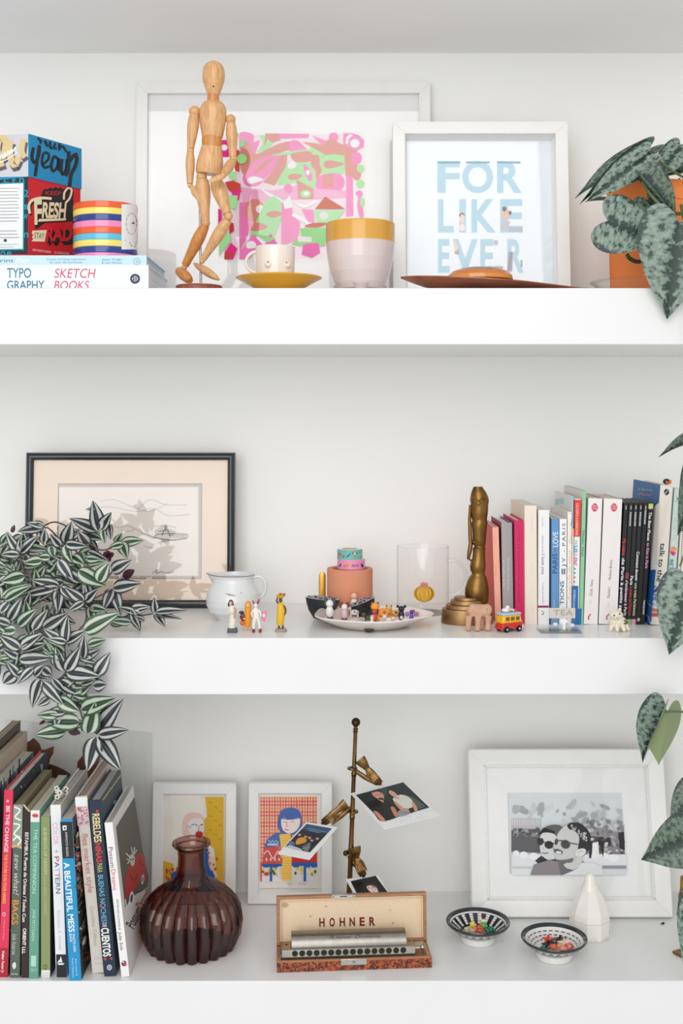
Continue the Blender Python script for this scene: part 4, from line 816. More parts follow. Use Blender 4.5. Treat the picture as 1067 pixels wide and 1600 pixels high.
# jug
yj = .158; sj = S(yj); xj = X2(365, yj); t = thing('jug', 'white enamelled jug with a chipped grey rim, in front of the black frame', 'jug', (xj, yj, SH2))
WJ = c(226,228,228); h = lambda py: max(Zf(py, yj), SH2)
b = MB('ceramic', WJ); pr = [(.001,SH2),(25/sj,SH2),(29/sj,h(962)),(38/sj,h(954)),(42.5/sj,h(944)),(43.2/sj,h(935)),(41.5/sj,h(926)),(37/sj,h(917)),(33/sj,h(909)),(31.5/sj,h(903)),(33/sj,h(898)),(32.4/sj,h(897)),(30/sj,h(903)),(32/sj,h(912)),(36/sj,h(925)),(.001,h(940))]
n_ = 56; vs = []
for i, (r_, z_) in enumerate(pr):
    for k in range(n_):
        th = 2*math.pi*k/n_; rr = r_; sp = max(0, math.cos(th-math.pi))**14
        f = {9: .05, 10: .30, 11: .32, 12: .26, 8: .02}.get(i, 0); rr = r_*(1+f*sp); zz = z_+(.0022*sp if i in (10, 11) else 0)
        vs.append(Vector((xj+rr*math.cos(th), yj+rr*math.sin(th), zz)))
for i in range(len(pr)-1): b.add(vs[i*n_:(i+2)*n_], [(k, (k+1)%n_, n_+(k+1)%n_, n_+k) for k in range(n_)], c(130,96,84) if i == 10 else WJ)
b.build('jug_body', t, angle=70)
b = MB('ceramic', WJ); hp = lambda px, py: Vector((X2(px, yj), yj, Zf(py, yj))); b.tube([hp(392,907), hp(398,901), hp(406,899), hp(413,905), hp(416.5,915), hp(414,926), hp(408,933), hp(402,936)], [.0028,.0030,.0032,.0032,.003,.003,.003,.0032], n=12, side=(0,1,0), flat=1.6); b.build('handle', t, sub=1)
b = MB('ceramic', c(170,150,140)); 
for px, py, r_ in ((362,929,.0022),(366,930,.002),(370,931,.0016),(380,927,.0012),(358,928,.0012)):
    dx = X2(px, yj)-xj; rr = 42/sj; b.ell((xj+dx, yj-math.sqrt(rr*rr-dx*dx)+.0006, Zf(py, yj-rr)), (r_, .0006, r_*.6), n=8)
b.build('chip', t)
# figurines
def fig(name, label, px, y, sh, parts, cat='figurine', group=None, rz=0, mat='satin'):
    """parts: (part name, colour, [(dx, dy, dz, rx, ry, rz[, tilt])...]) in millimetres from the foot"""
    o = Vector((X2(px, y), y, sh)); t = thing(name, label, cat, o, group=group); rm = Matrix.Rotation(rz, 3, 'Z'); q = 0
    for pn, col, els in parts:
        b = MB(mat, col)
        for e in els:
            p = rm @ Vector(e[:3]); rot = rm @ (Matrix.Rotation(math.radians(e[6]), 3, 'Y') if len(e) > 6 else Matrix.Identity(3))
            b.ell(o+p*.001, [k*.001 for k in e[3:6]], n=12, rot=rot)
        b.build(pn, t, angle=80)
    return t
def tubepart(t, name, o, pts, rad, col, mat='satin', **k):
    b = MB(mat, col); b.tube([o+Vector(p)*.001 for p in pts], [r_*.001 for r_ in rad] if isinstance(rad, (list, tuple)) else rad*.001, n=10, **k); return b.build(name, t, angle=60)
y1 = .045; o = Vector((X2(363,y1), y1, SH2)); t = thing('woman_figurine', 'small dark-haired woman figurine in a white robe on a grey base', 'figurine', o)
b = MB('matte', c(96,98,106)); b.box(o+Vector((0,0,.0032)), (.0150,.012,.0064), taper=.9); b.build('base', t, bevel=.0008)
tubepart(t, 'robe', o, [(-1,0,6),(-.6,0,8),(0,0,16),(.4,0,26),(-.8,0,32),(-1,0,37),(-2,0,40)], [5.2,5.5,5.2,4.4,4.4,4.6,2.2], c(232,224,206), side=(0,1,0), flat=.8)
tubepart(t, 'arm', o, [(-5,-1,36),(-6,-1,30),(-3,-4,29),(2,-5,29)], [1.8,1.8,1.7,1.2], c(226,214,196)); tubepart(t, 'arm', o, [(3,-1,36),(4.6,-1,31),(4.5,-4,27),(3,-5,22)], [1.8,1.7,1.5,1.0], c(190,150,134))
b = MB('satin', c(206,170,150)); b.ell(o+Vector((-.0022,-.0018,.0425)), (.0026,.0026,.0034)); b.build('head', t)
b = MB('satin', c(74,60,58)); b.ell(o+Vector((-.0022,.0004,.0435)), (.0036,.0034,.0042)); b.ell(o+Vector((-.005,0,.0405)), (.0018,.002,.0034)); b.ell(o+Vector((.0006,0,.0405)), (.0016,.002,.003)); b.build('hair', t)
y1 = .052; o = Vector((X2(439,y1), y1, SH2)); t = thing('woman_figurine', 'small figurine of a woman in a yellow wrap balancing a basket on her head', 'figurine', o)
b = MB('matte', c(170,152,140)); b.lathe((o.x,o.y,0), [(.0085,SH2),(.0088,SH2+.002),(.0075,SH2+.0042),(.0001,SH2+.0048)], n=28); b.build('base', t)
SKN = c(96,60,46)
for dx in (-3, 2.6): tubepart(t, 'leg', o, [(dx,0,4.4),(dx,0,10),(dx*.8,0,20)], [1.5,1.6,2.2], c(80,58,52))
tubepart(t, 'wrap', o, [(-1.6,0,9),(-1.4,0,11),(-.8,0,20),(0,0,30),(-.4,0,36),(-1,0,42),(-1,0,43)], [5.0,5.6,6.0,6.4,5.6,4.2,2.0], c(226,182,40), side=(0,1,0), flat=.75)
tubepart(t, 'arm', o, [(-3.6,-1,41),(-6.6,-1,45),(-5,-1.5,50),(-2.5,-1,52.5)], [1.4,1.3,1.1,.9], SKN); tubepart(t, 'arm', o, [(4,-1,38),(6.8,-1,33),(7,-1,28),(5,-2,24)], [1.5,1.4,1.3,.9], SKN)
b = MB('satin', SKN); b.ell(o+Vector((-.0006,-.0006,.0462)), (.0028,.0028,.0036)); b.build('head', t)
b = MB('matte', c(214,166,60)); b.lathe((o.x-.0006,o.y,SH2), [(.0028,.0488),(.0058,.0508),(.0068,.0528),(.0055,.0535),(.0001,.0532)], n=20); b.build('basket', t)
b = MB('satin'); 
for k,(dx,dz,cc) in enumerate(((-4,54.5,c(236,200,70)),(-1,55,c(206,70,60)),(3,54.5,c(180,130,60)),(5,54.2,c(120,90,60)))): b.ell(o+Vector((dx,0,dz))*.001, .0018, col=cc, n=10)
b.build('fruit', t)
# costumed pair
y1 = .045; o = Vector((X2(401,y1), y1, SH2)); t = thing('figurine', 'small figurine in a white suit with red boots, horns and a pink wing', 'figurine', o)
WS = c(236,230,222); RDD = c(160,26,54)
tubepart(t, 'leg', o, [(-4.4,-1,5),(-4.2,0,12),(-2.6,0,22)], [1.9,2.5,3.2], WS); tubepart(t, 'leg', o, [(4.6,0,5),(4,0,12),(1.6,0,22)], [1.9,2.5,3.2], WS)
tubepart(t, 'torso', o, [(-.5,0,20),(-.5,0,25),(-1,0,31),(-1.4,0,35),(-1.4,0,37)], [5,5,4.4,3.4,1.6], WS, side=(0,1,0), flat=.75)
b = MB('satin', WS); b.ell(o+Vector((-.0012,-.0005,.0395)), (.003,.003,.0034)); b.build('head', t)
for dx in (-4.4, 5.2): 
    b = MB('satin', c(120,30,80) if dx < 0 else RDD); b.ell(o+Vector((dx,-1.2,2.2))*.001, (.0024,.0038,.0022)); b.ell(o+Vector((dx,0,4.2))*.001, (.0021,.0023,.0022)); b.build('boot', t)
tubepart(t, 'horn', o, [(-2.6,0,41),(-5,0,44),(-6.4,0,47)], [1.2,1,.4], RDD); tubepart(t, 'horn', o, [(.6,0,41.6),(2.6,0,45),(3.6,0,49)], [1.6,1.4,.6], RDD)
tubepart(t, 'arm', o, [(-4.6,-1,33),(-7.5,-2,28),(-6,-3,23)], [1.6,1.4,1.2], WS); tubepart(t, 'arm', o, [(2.6,-1,33),(6,-2,28),(6.4,-3,24)], [1.6,1.4,1.2], WS)
b = MB('satin', c(236,120,160)); b.add([o+Vector(p)*.001 for p in ((6,3,28),(14,4,31),(15,4,27),(12,3,14),(8,3,16),(6,4.5,28),(14,5.5,31),(15,5.5,27),(12,4.5,14),(8,4.5,16))], [(4,3,2,1,0),(5,6,7,8,9),(0,1,6,5),(1,2,7,6),(2,3,8,7),(3,4,9,8),(4,0,5,9)]); b.build('wing', t)
b = MB('satin', c(226,220,226)); b.ell(o+Vector((10,2.6,24))*.001, (.0026,.0008,.003)); b.build('wing_spot', t)
y1 = .062; o = Vector((X2(388,y1), y1, SH2)); t = thing('figurine', 'small orange costumed figurine with a dark flowered bundle, left of the white suit', 'figurine', o)
OG = c(240,158,36)
tubepart(t, 'body', o, [(-1,0,4),(-1,0,8),(-.6,0,18),(-.4,0,28),(-.4,0,36),(-.6,0,40),(-.6,0,43)], [3.4,4.6,5.2,4.8,4.6,4.4,2], OG, side=(0,1,0), flat=.8)
b = MB('satin', c(246,196,120)); b.ell(o+Vector((-.6,-3.4,37))*.001, (.0026,.0014,.0026)); b.build('face', t)
for dx in (-3, 2.4): b = MB('satin', c(236,190,160)); b.ell(o+Vector((dx,-1,2.4))*.001, (.002,.003,.0024)); b.build('foot', t)
b = MB('satin', c(206,50,60)); b.ell(o+Vector((5.2,-1,22))*.001, (.0014,.0024,.0014)); b.build('hand', t)
b = MB('satin', c(50,60,70)); b.ell(o+Vector((-8,0,19))*.001, (.0046,.003,.0054)); b.ell(o+Vector((-10,0,26))*.001, (.004,.0024,.0026)); b.build('bundle', t)
b = MB('satin', c(214,50,60)); b.ell(o+Vector((-8,-2.6,22))*.001, (.0022,.0012,.0018)); b.ell(o+Vector((-10,-2.4,17))*.001, (.0016,.0012,.0016)); b.ell(o+Vector((-6,-2.6,17.4))*.001, (.0014,.001,.0014), col=c(236,236,230)); b.build('flower', t)
b = MB('satin', c(236,110,60)); b.ell(o+Vector((-8.5,0,10.5))*.001, (.004,.003,.0036)); b.build('skirt', t)
b = MB('satin', c(232,190,160)); b.tube([o+Vector(p)*.001 for p in ((-7.5,0,0.4),(-7.8,0,5),(-8,0,9))], .0012, n=8); b.build('leg', t)
# terracotta pot, tapes, brass stick, black geode halves
yv = .205; sv = S(yv); xv = X2(546.5,yv); r = 35.6/sv; zt = Zf(892, yv-r)
b = MB('matte', c(222,150,118)); b.lathe((xv,yv,0), [(.001,SH2),(r*.97,SH2),(r,SH2+.0012),(r,zt-.001),(r*.985,zt),(r*.80,zt),(r*.78,zt-.001),(r*.78,zt-.008),(.001,zt-.008)], n=64); b.build_top('terracotta_pot', 'pink terracotta cylinder pot carrying two rolls of tape', 'pot', (xv,yv,SH2))
def roll(label, px, ya, yb2, hw, col, marks, z0):
    yy = yv-.004; x_ = X2(px, yy); rr = hw/S(yy); hh = (yb2-ya)/S(yy-rr); t = thing('washi_tape', label, 'tape roll', (x_,yy,z0))
    b = MB('satin', col); b.lathe((x_,yy,0), [(rr*.66,z0),(rr*.99,z0),(rr,z0+.0004),(rr,z0+hh-.0004),(rr*.99,z0+hh),(rr*.66,z0+hh),(rr*.66,z0)], n=56, caps=False, cols=[c(236)]+[col]*3+[c(236,240,238)]*2)
    cv = Canvas(b, cyl_proj(x_, yy, rr), 8.207, 470, 840, mat='satin', off=.00015); marks(cv); b.build('tape', t, angle=50)
    b = MB('card', c(214,198,170)); b.lathe((x_,yy,0), [(rr*.62,z0+.0001),(rr*.655,z0+.0001),(rr*.655,z0+hh-.0002),(rr*.62,z0+hh-.0002),(rr*.62,z0+.0001)], n=40, caps=False); b.build('core', t); return z0+hh
def mk1(cv):
    for x, y, cc, rx, ry in ((500,368,c(80,110,160),14,22),(510,345,c(40,60,90),14,8),(508,385,c(230),8,8),(585,358,c(226,150,60),34,18),(615,345,c(226,160,80),12,9),(560,368,c(214,120,60),16,10),(785,360,c(50,60,90),14,26),(775,340,c(50,60,90),8,8)): cv.ell(x,y,rx,ry,cc,-.3)
    cv.text('Kenny', (650,360), (745,350), 34, c(40,36,60), shear=.4)
    cv.text('ii', (560,328), (600,325), 9, c(236,150,190))
def mk2(cv):
    for x, y, cc, rx, ry, ro in ((505,222,c(222,100,100),26,20,0),(490,205,c(60,90,120),8,10,0),(530,225,c(236,130,110),14,10,0),(548,242,c(30,90,80),12,9,.3),(615,225,c(60,110,170),10,34,.7),(598,240,c(40,80,140),8,16,.4),(690,212,c(236,220,190),24,18,0),(668,203,c(40,40,50),9,10,0),(712,203,c(40,40,50),9,10,0),(690,228,c(200,90,70),14,10,0),(748,225,c(180,220,220),14,8,.5),(775,205,c(236,236,230),8,8,0),(660,245,c(236,180,120),5,6,0)): cv.ell(x,y,rx,ry,cc,ro)
z_ = roll('pink washi tape roll with small prints, under the teal roll', 548.5, 874.5, 890, 21.7, c(238,150,190), mk1, zt-.0015+.0015)
roll('teal washi tape roll with small prints, on top of the pink roll', 546.5, 858, 873.5, 19.8, c(112,186,172), mk2, z_)
ya = .225; b = MB('metal_rough', c(232,180,84)); q = [Vector((X2(503.5,ya), ya, z)) for z in (SH2, SH2+.01, Zf(900,ya), Zf(896,ya), Zf(893.8,ya))]; b.tube(q, [5.3/S(ya)]*3+[4.2/S(ya), 1.8/S(ya)], n=20, flat=.3, side=(0,1,0)); b.build_top('brass_stick', 'flat gold rounded stick standing left of the terracotta pot', 'stick')
def geode(label, xc, y, hw, hh, zc_, tilt, rz, depth=.02):
    o = Vector((X2(xc,y), y, SH2)); t = thing('stone_half', label, 'stone', o); s_ = S(y); Rm = Matrix.Rotation(rz, 3, 'Z') @ Matrix.Rotation(tilt[0], 3, 'X') @ Matrix.Rotation(tilt[1], 3, 'Y')
    a, b2 = hw/s_, depth; H = hh/s_; prof = [(.001, -H), (.45, -H*.96), (.78, -H*.6), (.93, -H*.25), (1.0, 0)]
    b = MB('stone', c(30,34,38)); ct = o+Vector((0,0,zc_)); rows = []
    for r_, z in prof: rows.append([ct + Rm @ Vector((a*r_*math.cos(k*math.pi/14)*(1+.05*math.sin(k*1.3)), b2*r_*math.sin(k*math.pi/14), z)) for k in range(28)])
    lo = min(p.z for row in rows for p in row); dz = SH2-lo; rows = [[p+Vector((0,0,dz)) for p in row] for row in rows]
    vs = [p for row in rows for p in row]; b.add(vs, [(i*28+k, i*28+(k+1)%28, (i+1)*28+(k+1)%28, (i+1)*28+k) for i in range(4) for k in range(28)]+[tuple(range(27,-1,-1))]); b.build('shell', t, angle=60)
    topc = sum(rows[-1], Vector())/28; nrm = Rm @ Vector((0,0,1))
    b = MB('ceramic', c(226,224,220)); inn = [topc+(p-topc)*.90+nrm*.0003 for p in rows[-1]]; ot = [p+nrm*.0001 for p in rows[-1]]; b.add(ot+inn, [(k,(k+1)%28,28+(k+1)%28,28+k) for k in range(28)]); b.build('rim', t)
    b = MB('stone', c(52,56,62)); b.add(inn, [tuple(range(28))]); rr = random.Random(3)
    for k in range(90):
        q = rr.random()**.5*.86; th = rr.random()*6.28; p = topc+Rm @ Vector((a*q*math.cos(th), b2*q*math.sin(th), .0004)); sz = .0007+rr.random()*.0009; b.ell(p, (sz, sz, sz*.8), col=c(190,192,196) if k % 3 else c(30,34,40), n=6)
    b.build('crystal_face', t)
geode('black halved geode on its side with a glittering grey face, left of the terracotta pot', 504, .155, 26.5, 34, 0, (math.radians(2), math.radians(4)), math.radians(-8), .016)
geode('black halved geode tilted to the left, between the terracotta pot and the plate', 563, .15, 23, 28, 0, (math.radians(4), math.radians(-20)), math.radians(6), .014)
# plate with tiny figures
yp = .098; xpl = X2(580.5,yp); sp_ = S(yp); t = thing('plate', 'cream oval plate with wavy edge, crowded with tiny toy animals', 'plate', (xpl,yp,SH2)); b = MB('ceramic', c(240,230,222)); rx, ry = 92/sp_, .080
pr = [(.001,0),(.52,0),(.60,.0015),(.86,.0125),(1.0,.0185),(1.0,.0200),(.985,.0203),(.84,.0155),(.6,.0055),(.001,.0050)]; n_ = 72; vs = []
for r_, z in pr:
    for k in range(n_):
        th = 2*math.pi*k/n_; f = 1+(.035*math.cos(5*th+.6)+.02*math.cos(3*th) if r_ > .7 else 0); vs.append(Vector((xpl+rx*r_*f*math.cos(th), yp+ry*r_*f*math.sin(th), SH2+z)))
b.add(vs, [(i*n_+k, i*n_+(k+1)%n_, (i+1)*n_+(k+1)%n_, (i+1)*n_+k) for i in range(len(pr)-1) for k in range(n_)]); b.build('dish', t, angle=60)
b = MB('gloss', c(40,44,50)); b.lathe((X2(577,.04), .047, SH2+.0052), [(.0001,-.0038),(.006,-.0036),(.0078,-.0008),(.0078,0)], n=24, rot=Matrix.Rotation(math.radians(8),3,'X')); b.build('black_spot', t)
def animal(lbl, name, px, py, ht, body, head=None, ears=None, earcol=None, four=True, tall=False, extra=None, belly=None):
    """tiny toy standing on the plate; py = foot row"""
    y = None; z0 = SH2+.0056; y = (CZ-z0)*F/(py-YH)-D; rr_ = math.hypot((X2(px,y)-xpl)/rx, (y-yp)/ry)
    if rr_ > .6: z0 += (rr_-.6)*.05
    h_ = ht*1.12/S(y)*1000; head = head or body; parts = []
    if tall: parts += [('body', body, [(0,0,h_*.36,h_*.21,h_*.18,h_*.36)]), ('head', head, [(0,-h_*.04,h_*.80,h_*.21,h_*.2,h_*.2)])]; hx, hz = 0, h_*.80
    else: parts += [('body', body, [(h_*.08,0,h_*.42,h_*.40,h_*.22,h_*.24)]), ('head', head, [(-h_*.36,-h_*.06,h_*.74,h_*.22,h_*.2,h_*.21)])]; hx, hz = -h_*.36, h_*.74
    if four and not tall: 
        for sx in (-.2, .36):
            for sy in (-.12, .12): parts.append(('leg', body, [(h_*sx,h_*sy,h_*.16,h_*.075,h_*.075,h_*.17)]))
    else:
        for sx in (-.1, .1): parts.append(('foot', earcol or body, [(h_*sx,-h_*.04,h_*.05,h_*.09,h_*.12,h_*.06)]))
    if ears is not None:
        for sx in (-1, 1): parts.append(('ear', earcol or head, [(hx+sx*h_*ears[0],0,hz+h_*ears[1],h_*ears[2],h_*ears[2]*.6,h_*ears[3])]))
    if belly: parts.append(('belly', belly, [(0,-h_*.13,h_*.32,h_*.14,h_*.08,h_*.22)]))
    if extra: parts += extra(h_, hx, hz)
    return fig(name, lbl, px, y, z0, parts, cat='toy animal', group=None, mat='satin')
spots = lambda cc: (lambda h, hx, hz: [('spot', cc, [(h*.1,-h*.2,h*.5,h*.09,h*.04,h*.08)]), ('spot', cc, [(h*.32,-h*.16,h*.42,h*.07,h*.05,h*.06)])])
animal('black and white toy dog with a big dark mane, leftmost on the plate', 'toy_dog', 515, 972, 26, c(232,232,232), c(236,236,236), (.2,.06,.14,.26), c(60,64,70), tall=True)
for dx in (-3.4, 3.4): pass
animal('toy with brown hood and white face, second from the left on the plate', 'toy_figure', 538, 968, 22, c(226,196,206), c(240,236,234), (.2,.12,.14,.2), c(120,46,36), tall=True)
animal('toy horse, white with brown patches, behind the green leaf toy', 'toy_horse', 552, 965, 17, c(236,226,220), c(232,206,190), (.1,.2,.05,.1), c(150,70,50), extra=spots(c(160,80,56)))
fig('toy_leaf', 'flat dark green leaf-like toy at the front of the plate', 544, .053, SH2+.0095, [('leaf', c(24,110,66), [(0,0,2,7.5,4,2)]), ('stalk', c(120,170,120), [(8,1,2.4,3.5,1,1)])], cat='toy')
animal('white and orange toy fox standing up', 'toy_fox', 553, 962, 23, c(238,230,222), c(236,190,160), (.14,.18,.06,.12), c(226,120,70), tall=True)
animal('small red block-shaped toy in the middle of the plate', 'toy_bear', 566, 964, 15, c(222,64,44), c(226,70,50), (.2,.14,.1,.1), c(206,50,40), tall=True)
fig('toy_slab', 'flat pale yellow toy lying in the middle of the plate', 564, .055, SH2+.0095, [('slab', c(240,206,130), [(0,0,2,9,5,2)])], cat='toy')
animal('dark green and brown toy lizard, centre of the plate', 'toy_lizard', 574, 972, 14, c(70,80,56), c(90,70,50), None, c(60,60,50))
animal('white toy rabbit at the front of the plate', 'toy_rabbit', 581, 977, 12, c(242,240,238), c(240,236,232), (.1,.22,.06,.2), c(240,236,232), tall=True)
animal('red and navy toy bird beside the orange tiger', 'toy_bird', 585, 972, 18, c(214,90,60), c(206,70,60), (.2,.02,.1,.2), c(50,40,70), tall=True)
animal('orange toy giraffe-like animal with a raised head', 'toy_tiger', 597, 971, 28, c(238,150,60), c(242,160,50), (.14,.16,.07,.08), c(120,70,30), extra=spots(c(200,100,40)))
animal('cream toy cow at the front right of the plate', 'toy_cow', 607, 976, 15, c(240,226,214), c(236,220,210), (.16,.14,.05,.07), c(200,170,160), four=True)
animal('spotted yellow toy leopard beside the dark bear', 'toy_leopard', 616, 968, 21, c(226,180,110), c(226,180,110), (.16,.16,.06,.07), c(110,70,40), extra=spots(c(110,70,40)))
animal('navy blue toy bear with round ears, right of the leopard', 'toy_bear', 627, 970, 21, c(36,38,56), c(36,38,56), (.24,.16,.1,.1), c(30,32,48), tall=True)
animal('pale pink toy pig at the right of the plate', 'toy_pig', 619, 977, 13, c(242,214,204), c(240,204,196), (.14,.16,.06,.06), c(232,190,180))
animal('white toy goat behind the purple insect', 'toy_goat', 632, 975, 12, c(236,234,230), c(220,216,210), (.1,.2,.04,.08), c(120))
animal('purple toy butterfly figure on the right of the plate', 'toy_butterfly', 643, 974, 15, c(120,80,170), c(90,60,140), (.4,-.2,.2,.24), c(150,110,190), tall=True)
animal('tiny orange and yellow toy duck at the right rim of the plate', 'toy_duck', 650, 971, 10, c(232,180,70), c(220,110,60), None)
# glass mug with the cactus inside
yg = .222; sg = S(yg); xg = X2(660.5,yg); r = 40.5/sg; z0 = SH2; zt = Zf(853,yg); t = thing('glass_mug', 'clear glass mug with an amber glass cactus inside', 'mug', (xg,yg,SH2))
b = MB('clear_glass'); b.lathe((xg,yg,0), [(.0001,z0),(r*.94,z0),(r*.99,z0+.002),(r,z0+.006),(r,zt-.0006),(r*.99,zt+.0004),(r*.975,zt-.0002),(r*.978,zt-.0012)], n=72, caps=False); b.build('mug_body', t, angle=60)
hp = lambda px, py: Vector((X2(px,yg), yg, Zf(py,yg))); b = MB('clear_glass'); b.tube([hp(698,877), hp(706,875), hp(717,879), hp(726,891), hp(729,904), hp(726,916), hp(717,926), hp(706,930), hp(698,929)], .0036, n=14); b.build('handle', t)
xc_ = X2(662.5,yg); zc2 = Zf(927.5,yg); b = MB('amber_glass'); prf = []
for i in range(13): a = -math.pi/2+math.pi*i/12; prf.append((max(15/sg*math.cos(a),.0001), zc2+13.0/sg*math.sin(a)))
b.lathe((xc_,yg,0), prf, n=96, rib=.12, ribn=10, caps=False); b.build('cactus', t, angle=80)
b = MB('clear_glass'); b.tube([(xc_,yg,z0+.004),(xc_,yg,zc2-13/sg)], .0038, n=14); b.build('cactus_stem', t)
b = MB('satin', c(236,150,160)); 
for k in range(7): a = k*.9; b.ell((xc_+math.cos(a)*.0045, yg+math.sin(a)*.0045, zc2+14.2/sg+.0008*(k%3)), (.0016,.0016,.003), n=8, rot=Matrix.Rotation(.5*math.cos(a),3,'Y'))
b.build('cactus_flower', t)
# brass bookend leg
yl = .128; sl = S(yl); t = thing('brass_bookend', 'brass bookend shaped like a carved leg on stepped half-round base', 'bookend', (X2(735,yl), yl, SH2)); BRS = c(150,112,62)
sil = [(84,574,632),(92,570,634),(110,562,648),(130,556,660),(150,553,668),(165,551,672),(180,552,672),(200,556,668),(230,554,668),(262,556,664),(290,562,660),(302,566,662),(312,560,664),(340,562,660),(380,566,657),(420,568,653),(455,570,651),(462,578,645),(470,578,645),(478,568,651),(500,570,648),(540,566,648),(560,556,650),(590,550,652),(618,553,650),(636,562,645),(645,562,645),(660,548,655),(690,532,664),(730,520,671),(765,517,673),(800,522,671),(822,532,668),(838,548,655)]
b = MB('brass', BRS); rows = []
for cy, x0, x1 in sil:
    px, py = (x0+x1)/2/4.104+600, cy/4.104+740; hw = (x1-x0)/2/4.104/sl; rows.append((X2(px,yl), Zf(py,yl), hw))
n_ = 28; vs = []
for x_, z_, hw in rows:
    for k in range(n_): th = 2*math.pi*k/n_; vs.append(Vector((x_+hw*math.cos(th), yl+hw*.85*math.sin(th), z_)))
b.add(vs, [(i*n_+k, i*n_+(k+1)%n_, (i+1)*n_+(k+1)%n_, (i+1)*n_+k) for i in range(len(rows)-1) for k in range(n_)]+[tuple(range(n_-1,-1,-1)), tuple((len(rows)-1)*n_+k for k in range(n_))]); b.build('leg', t, angle=40)
b = MB('brass', BRS); q = lambda cx, cy, dy=0: W(cx/4.104+600, cy/4.104+740, yl+dy); b.tube([q(552,200), q(548,300), q(552,400), q(556,450), q(548,500), q(540,545), q(560,560)], [.002,.0026,.003,.0034,.0036,.0024,.001], n=10); b.build('drape', t)
b = MB('brass', BRS); 
for cx in (574, 640): b.tube([q(cx-14 if cx<600 else cx+10,168,-.012), q(cx,150,-.015), q(606,178 ,-.0165)], .0012, n=8)
b.ell(q(606,192,-.0165), (.003,.0015,.0035), n=12); b.ell(q(580,440,-.013), .002, n=10); b.build('relief', t)
zz = SH2; xb_ = X2(730,yl)
for k, (hw, hd, hh_) in enumerate(((41,.030,.022),(34,.026,.0065),(27,.022,.0065),(21,.018,.0045))):
    b = MB('metal_rough', c(170,134,92)); n_ = 40; ring = []
    for z in (zz, zz+hh_*.12, zz+hh_*.9, zz+hh_):
        f = 1 if z in (zz+hh_*.12,) else (.985 if z == zz else (.97 if z < zz+hh_*.95 else .95))
        ring.append([Vector((xb_+hw/sl*f*math.cos(2*math.pi*i/n_), yl+hd*f*max(-1,min(.9,math.sin(2*math.pi*i/n_))), z)) for i in range(n_)])
    b.add([p for r_ in ring for p in r_], [(j*n_+i, j*n_+(i+1)%n_, (j+1)*n_+(i+1)%n_, (j+1)*n_+i) for j in range(3) for i in range(n_)]+[tuple(range(n_-1,-1,-1)), tuple(3*n_+i for i in range(n_))]); b.build('base_step', t, angle=30); zz += hh_
# clay animal
ye = .058; o = Vector((X2(748,ye), ye, SH2)); t = thing('clay_animal', 'faceless pink clay elephant figurine in front of the brass bookend', 'figurine', o); se = S(ye)
def E(px, py, dy=0): return W(px, py, ye+dy)
b = MB('clay_pink'); b.tube([E(732,957), E(738,952), E(748,954), E(758,954), E(764,958)], [.006,.0085,.0095,.0095,.006], n=14); b.ell(E(761,953), (.0075,.008,.009)); b.ell(E(737,955), (.0065,.008,.009))
for px, dy in ((731.5,-.003),(746,-.006),(762,-.003),(752,.006)):
    p = E(px+1,962,dy); f = Vector((E(px,0,dy).x, ye+dy, SH2+.001)); b.tube([p, p.lerp(f,.5), f], [.0055,.0042,.004], n=10)
b.tube([E(759,948), E(761,944.5)], [.003,.0014], n=8); b.tube([E(754,949), E(752,946)], [.003,.0014], n=8)
b.build('body', t, remesh=.0009)
for px in (760,): b = MB('matte', c(120,84,70)); b.ell(E(760.5,952,-.0085), .0007, n=8); b.build('eye', t)
# toy van
yv2 = .056; o = Vector((X2(795,yv2), yv2, SH2)); rot = Matrix.Rotation(math.radians(28), 3, 'Z'); t = thing('toy_van', 'yellow and red toy van carrying a white load on its blue roof', 'toy van', o)
def vb(name, ctr, size, col, bevel=.0012, taper=1.0, mat='gloss', par=t): m = MB(mat, col); m.box(o+rot @ (Vector(ctr)*.001), [k*.001 for k in size], rot=rot, taper=taper); return m.build(name, par, bevel=bevel, seg=3)
vb('chassis', (0,0,8.5), (36,20,8), c(206,46,34), .002); vb('cabin', (0,0,18.5), (35,19.4,13), c(242,186,36), .003, .92); vb('roof', (0,0,26.2), (34,18.8,3.6), c(176,200,226), .0016, .92)
vb('bumper', (18.5,0,6.6), (3,18.5,5.5), c(232,234,240), .0014); vb('bumper', (-18.3,0,6), (2,18,4), c(210,44,34), .001)
vb('windscreen', (16.9,0,19.5), (1.4,14,6.5), c(60,50,40), .0006)
for x_ in (-9, 0, 9): vb('side_window', (x_,-9.5,19.5), (6.5,.9,5.5), c(120,80,24), .0004)
vb('stripe', (0,-10.1,13), (34,.6,2.2), c(216,60,40), .0002)
for sx in (-11, 11):
    for sy in (-9.2, 9.2):
        m = MB('matte', c(24,24,28)); m.lathe(o+rot @ (Vector((sx,sy,4.4))*.001), [(.0018,-.0022),(.004,-.0022),(.0044,-.0012),(.0044,.0012),(.004,.0022),(.0018,.0022)], n=20, rot=rot @ Matrix.Rotation(math.pi/2,3,'X')); w__ = m.build('wheel', t)
        m = MB('metal', c(200)); m.ell(o+rot @ (Vector((sx,sy+(-2.3 if sy<0 else 2.3),4.4))*.001), (.0018,.0008,.0018), n=10); m.build('hub', w__)
for sy in (-6, 6): m = MB('gloss', c(240,240,230)); m.ell(o+rot @ (Vector((18.4,sy,13))*.001), (.001,.0022,.0022), n=10); m.build('headlamp', t)
m = MB('gloss', c(236,236,240)); m.ell(o+rot @ (Vector((-6,0,31))*.001), (.006,.005,.0034), n=14); m.ell(o+rot @ (Vector((-3,-1,35))*.001), (.0034,.0032,.003), n=12); m.ell(o+rot @ (Vector((6,0,30))*.001), (.005,.004,.0024), n=12); m.build('load', t)
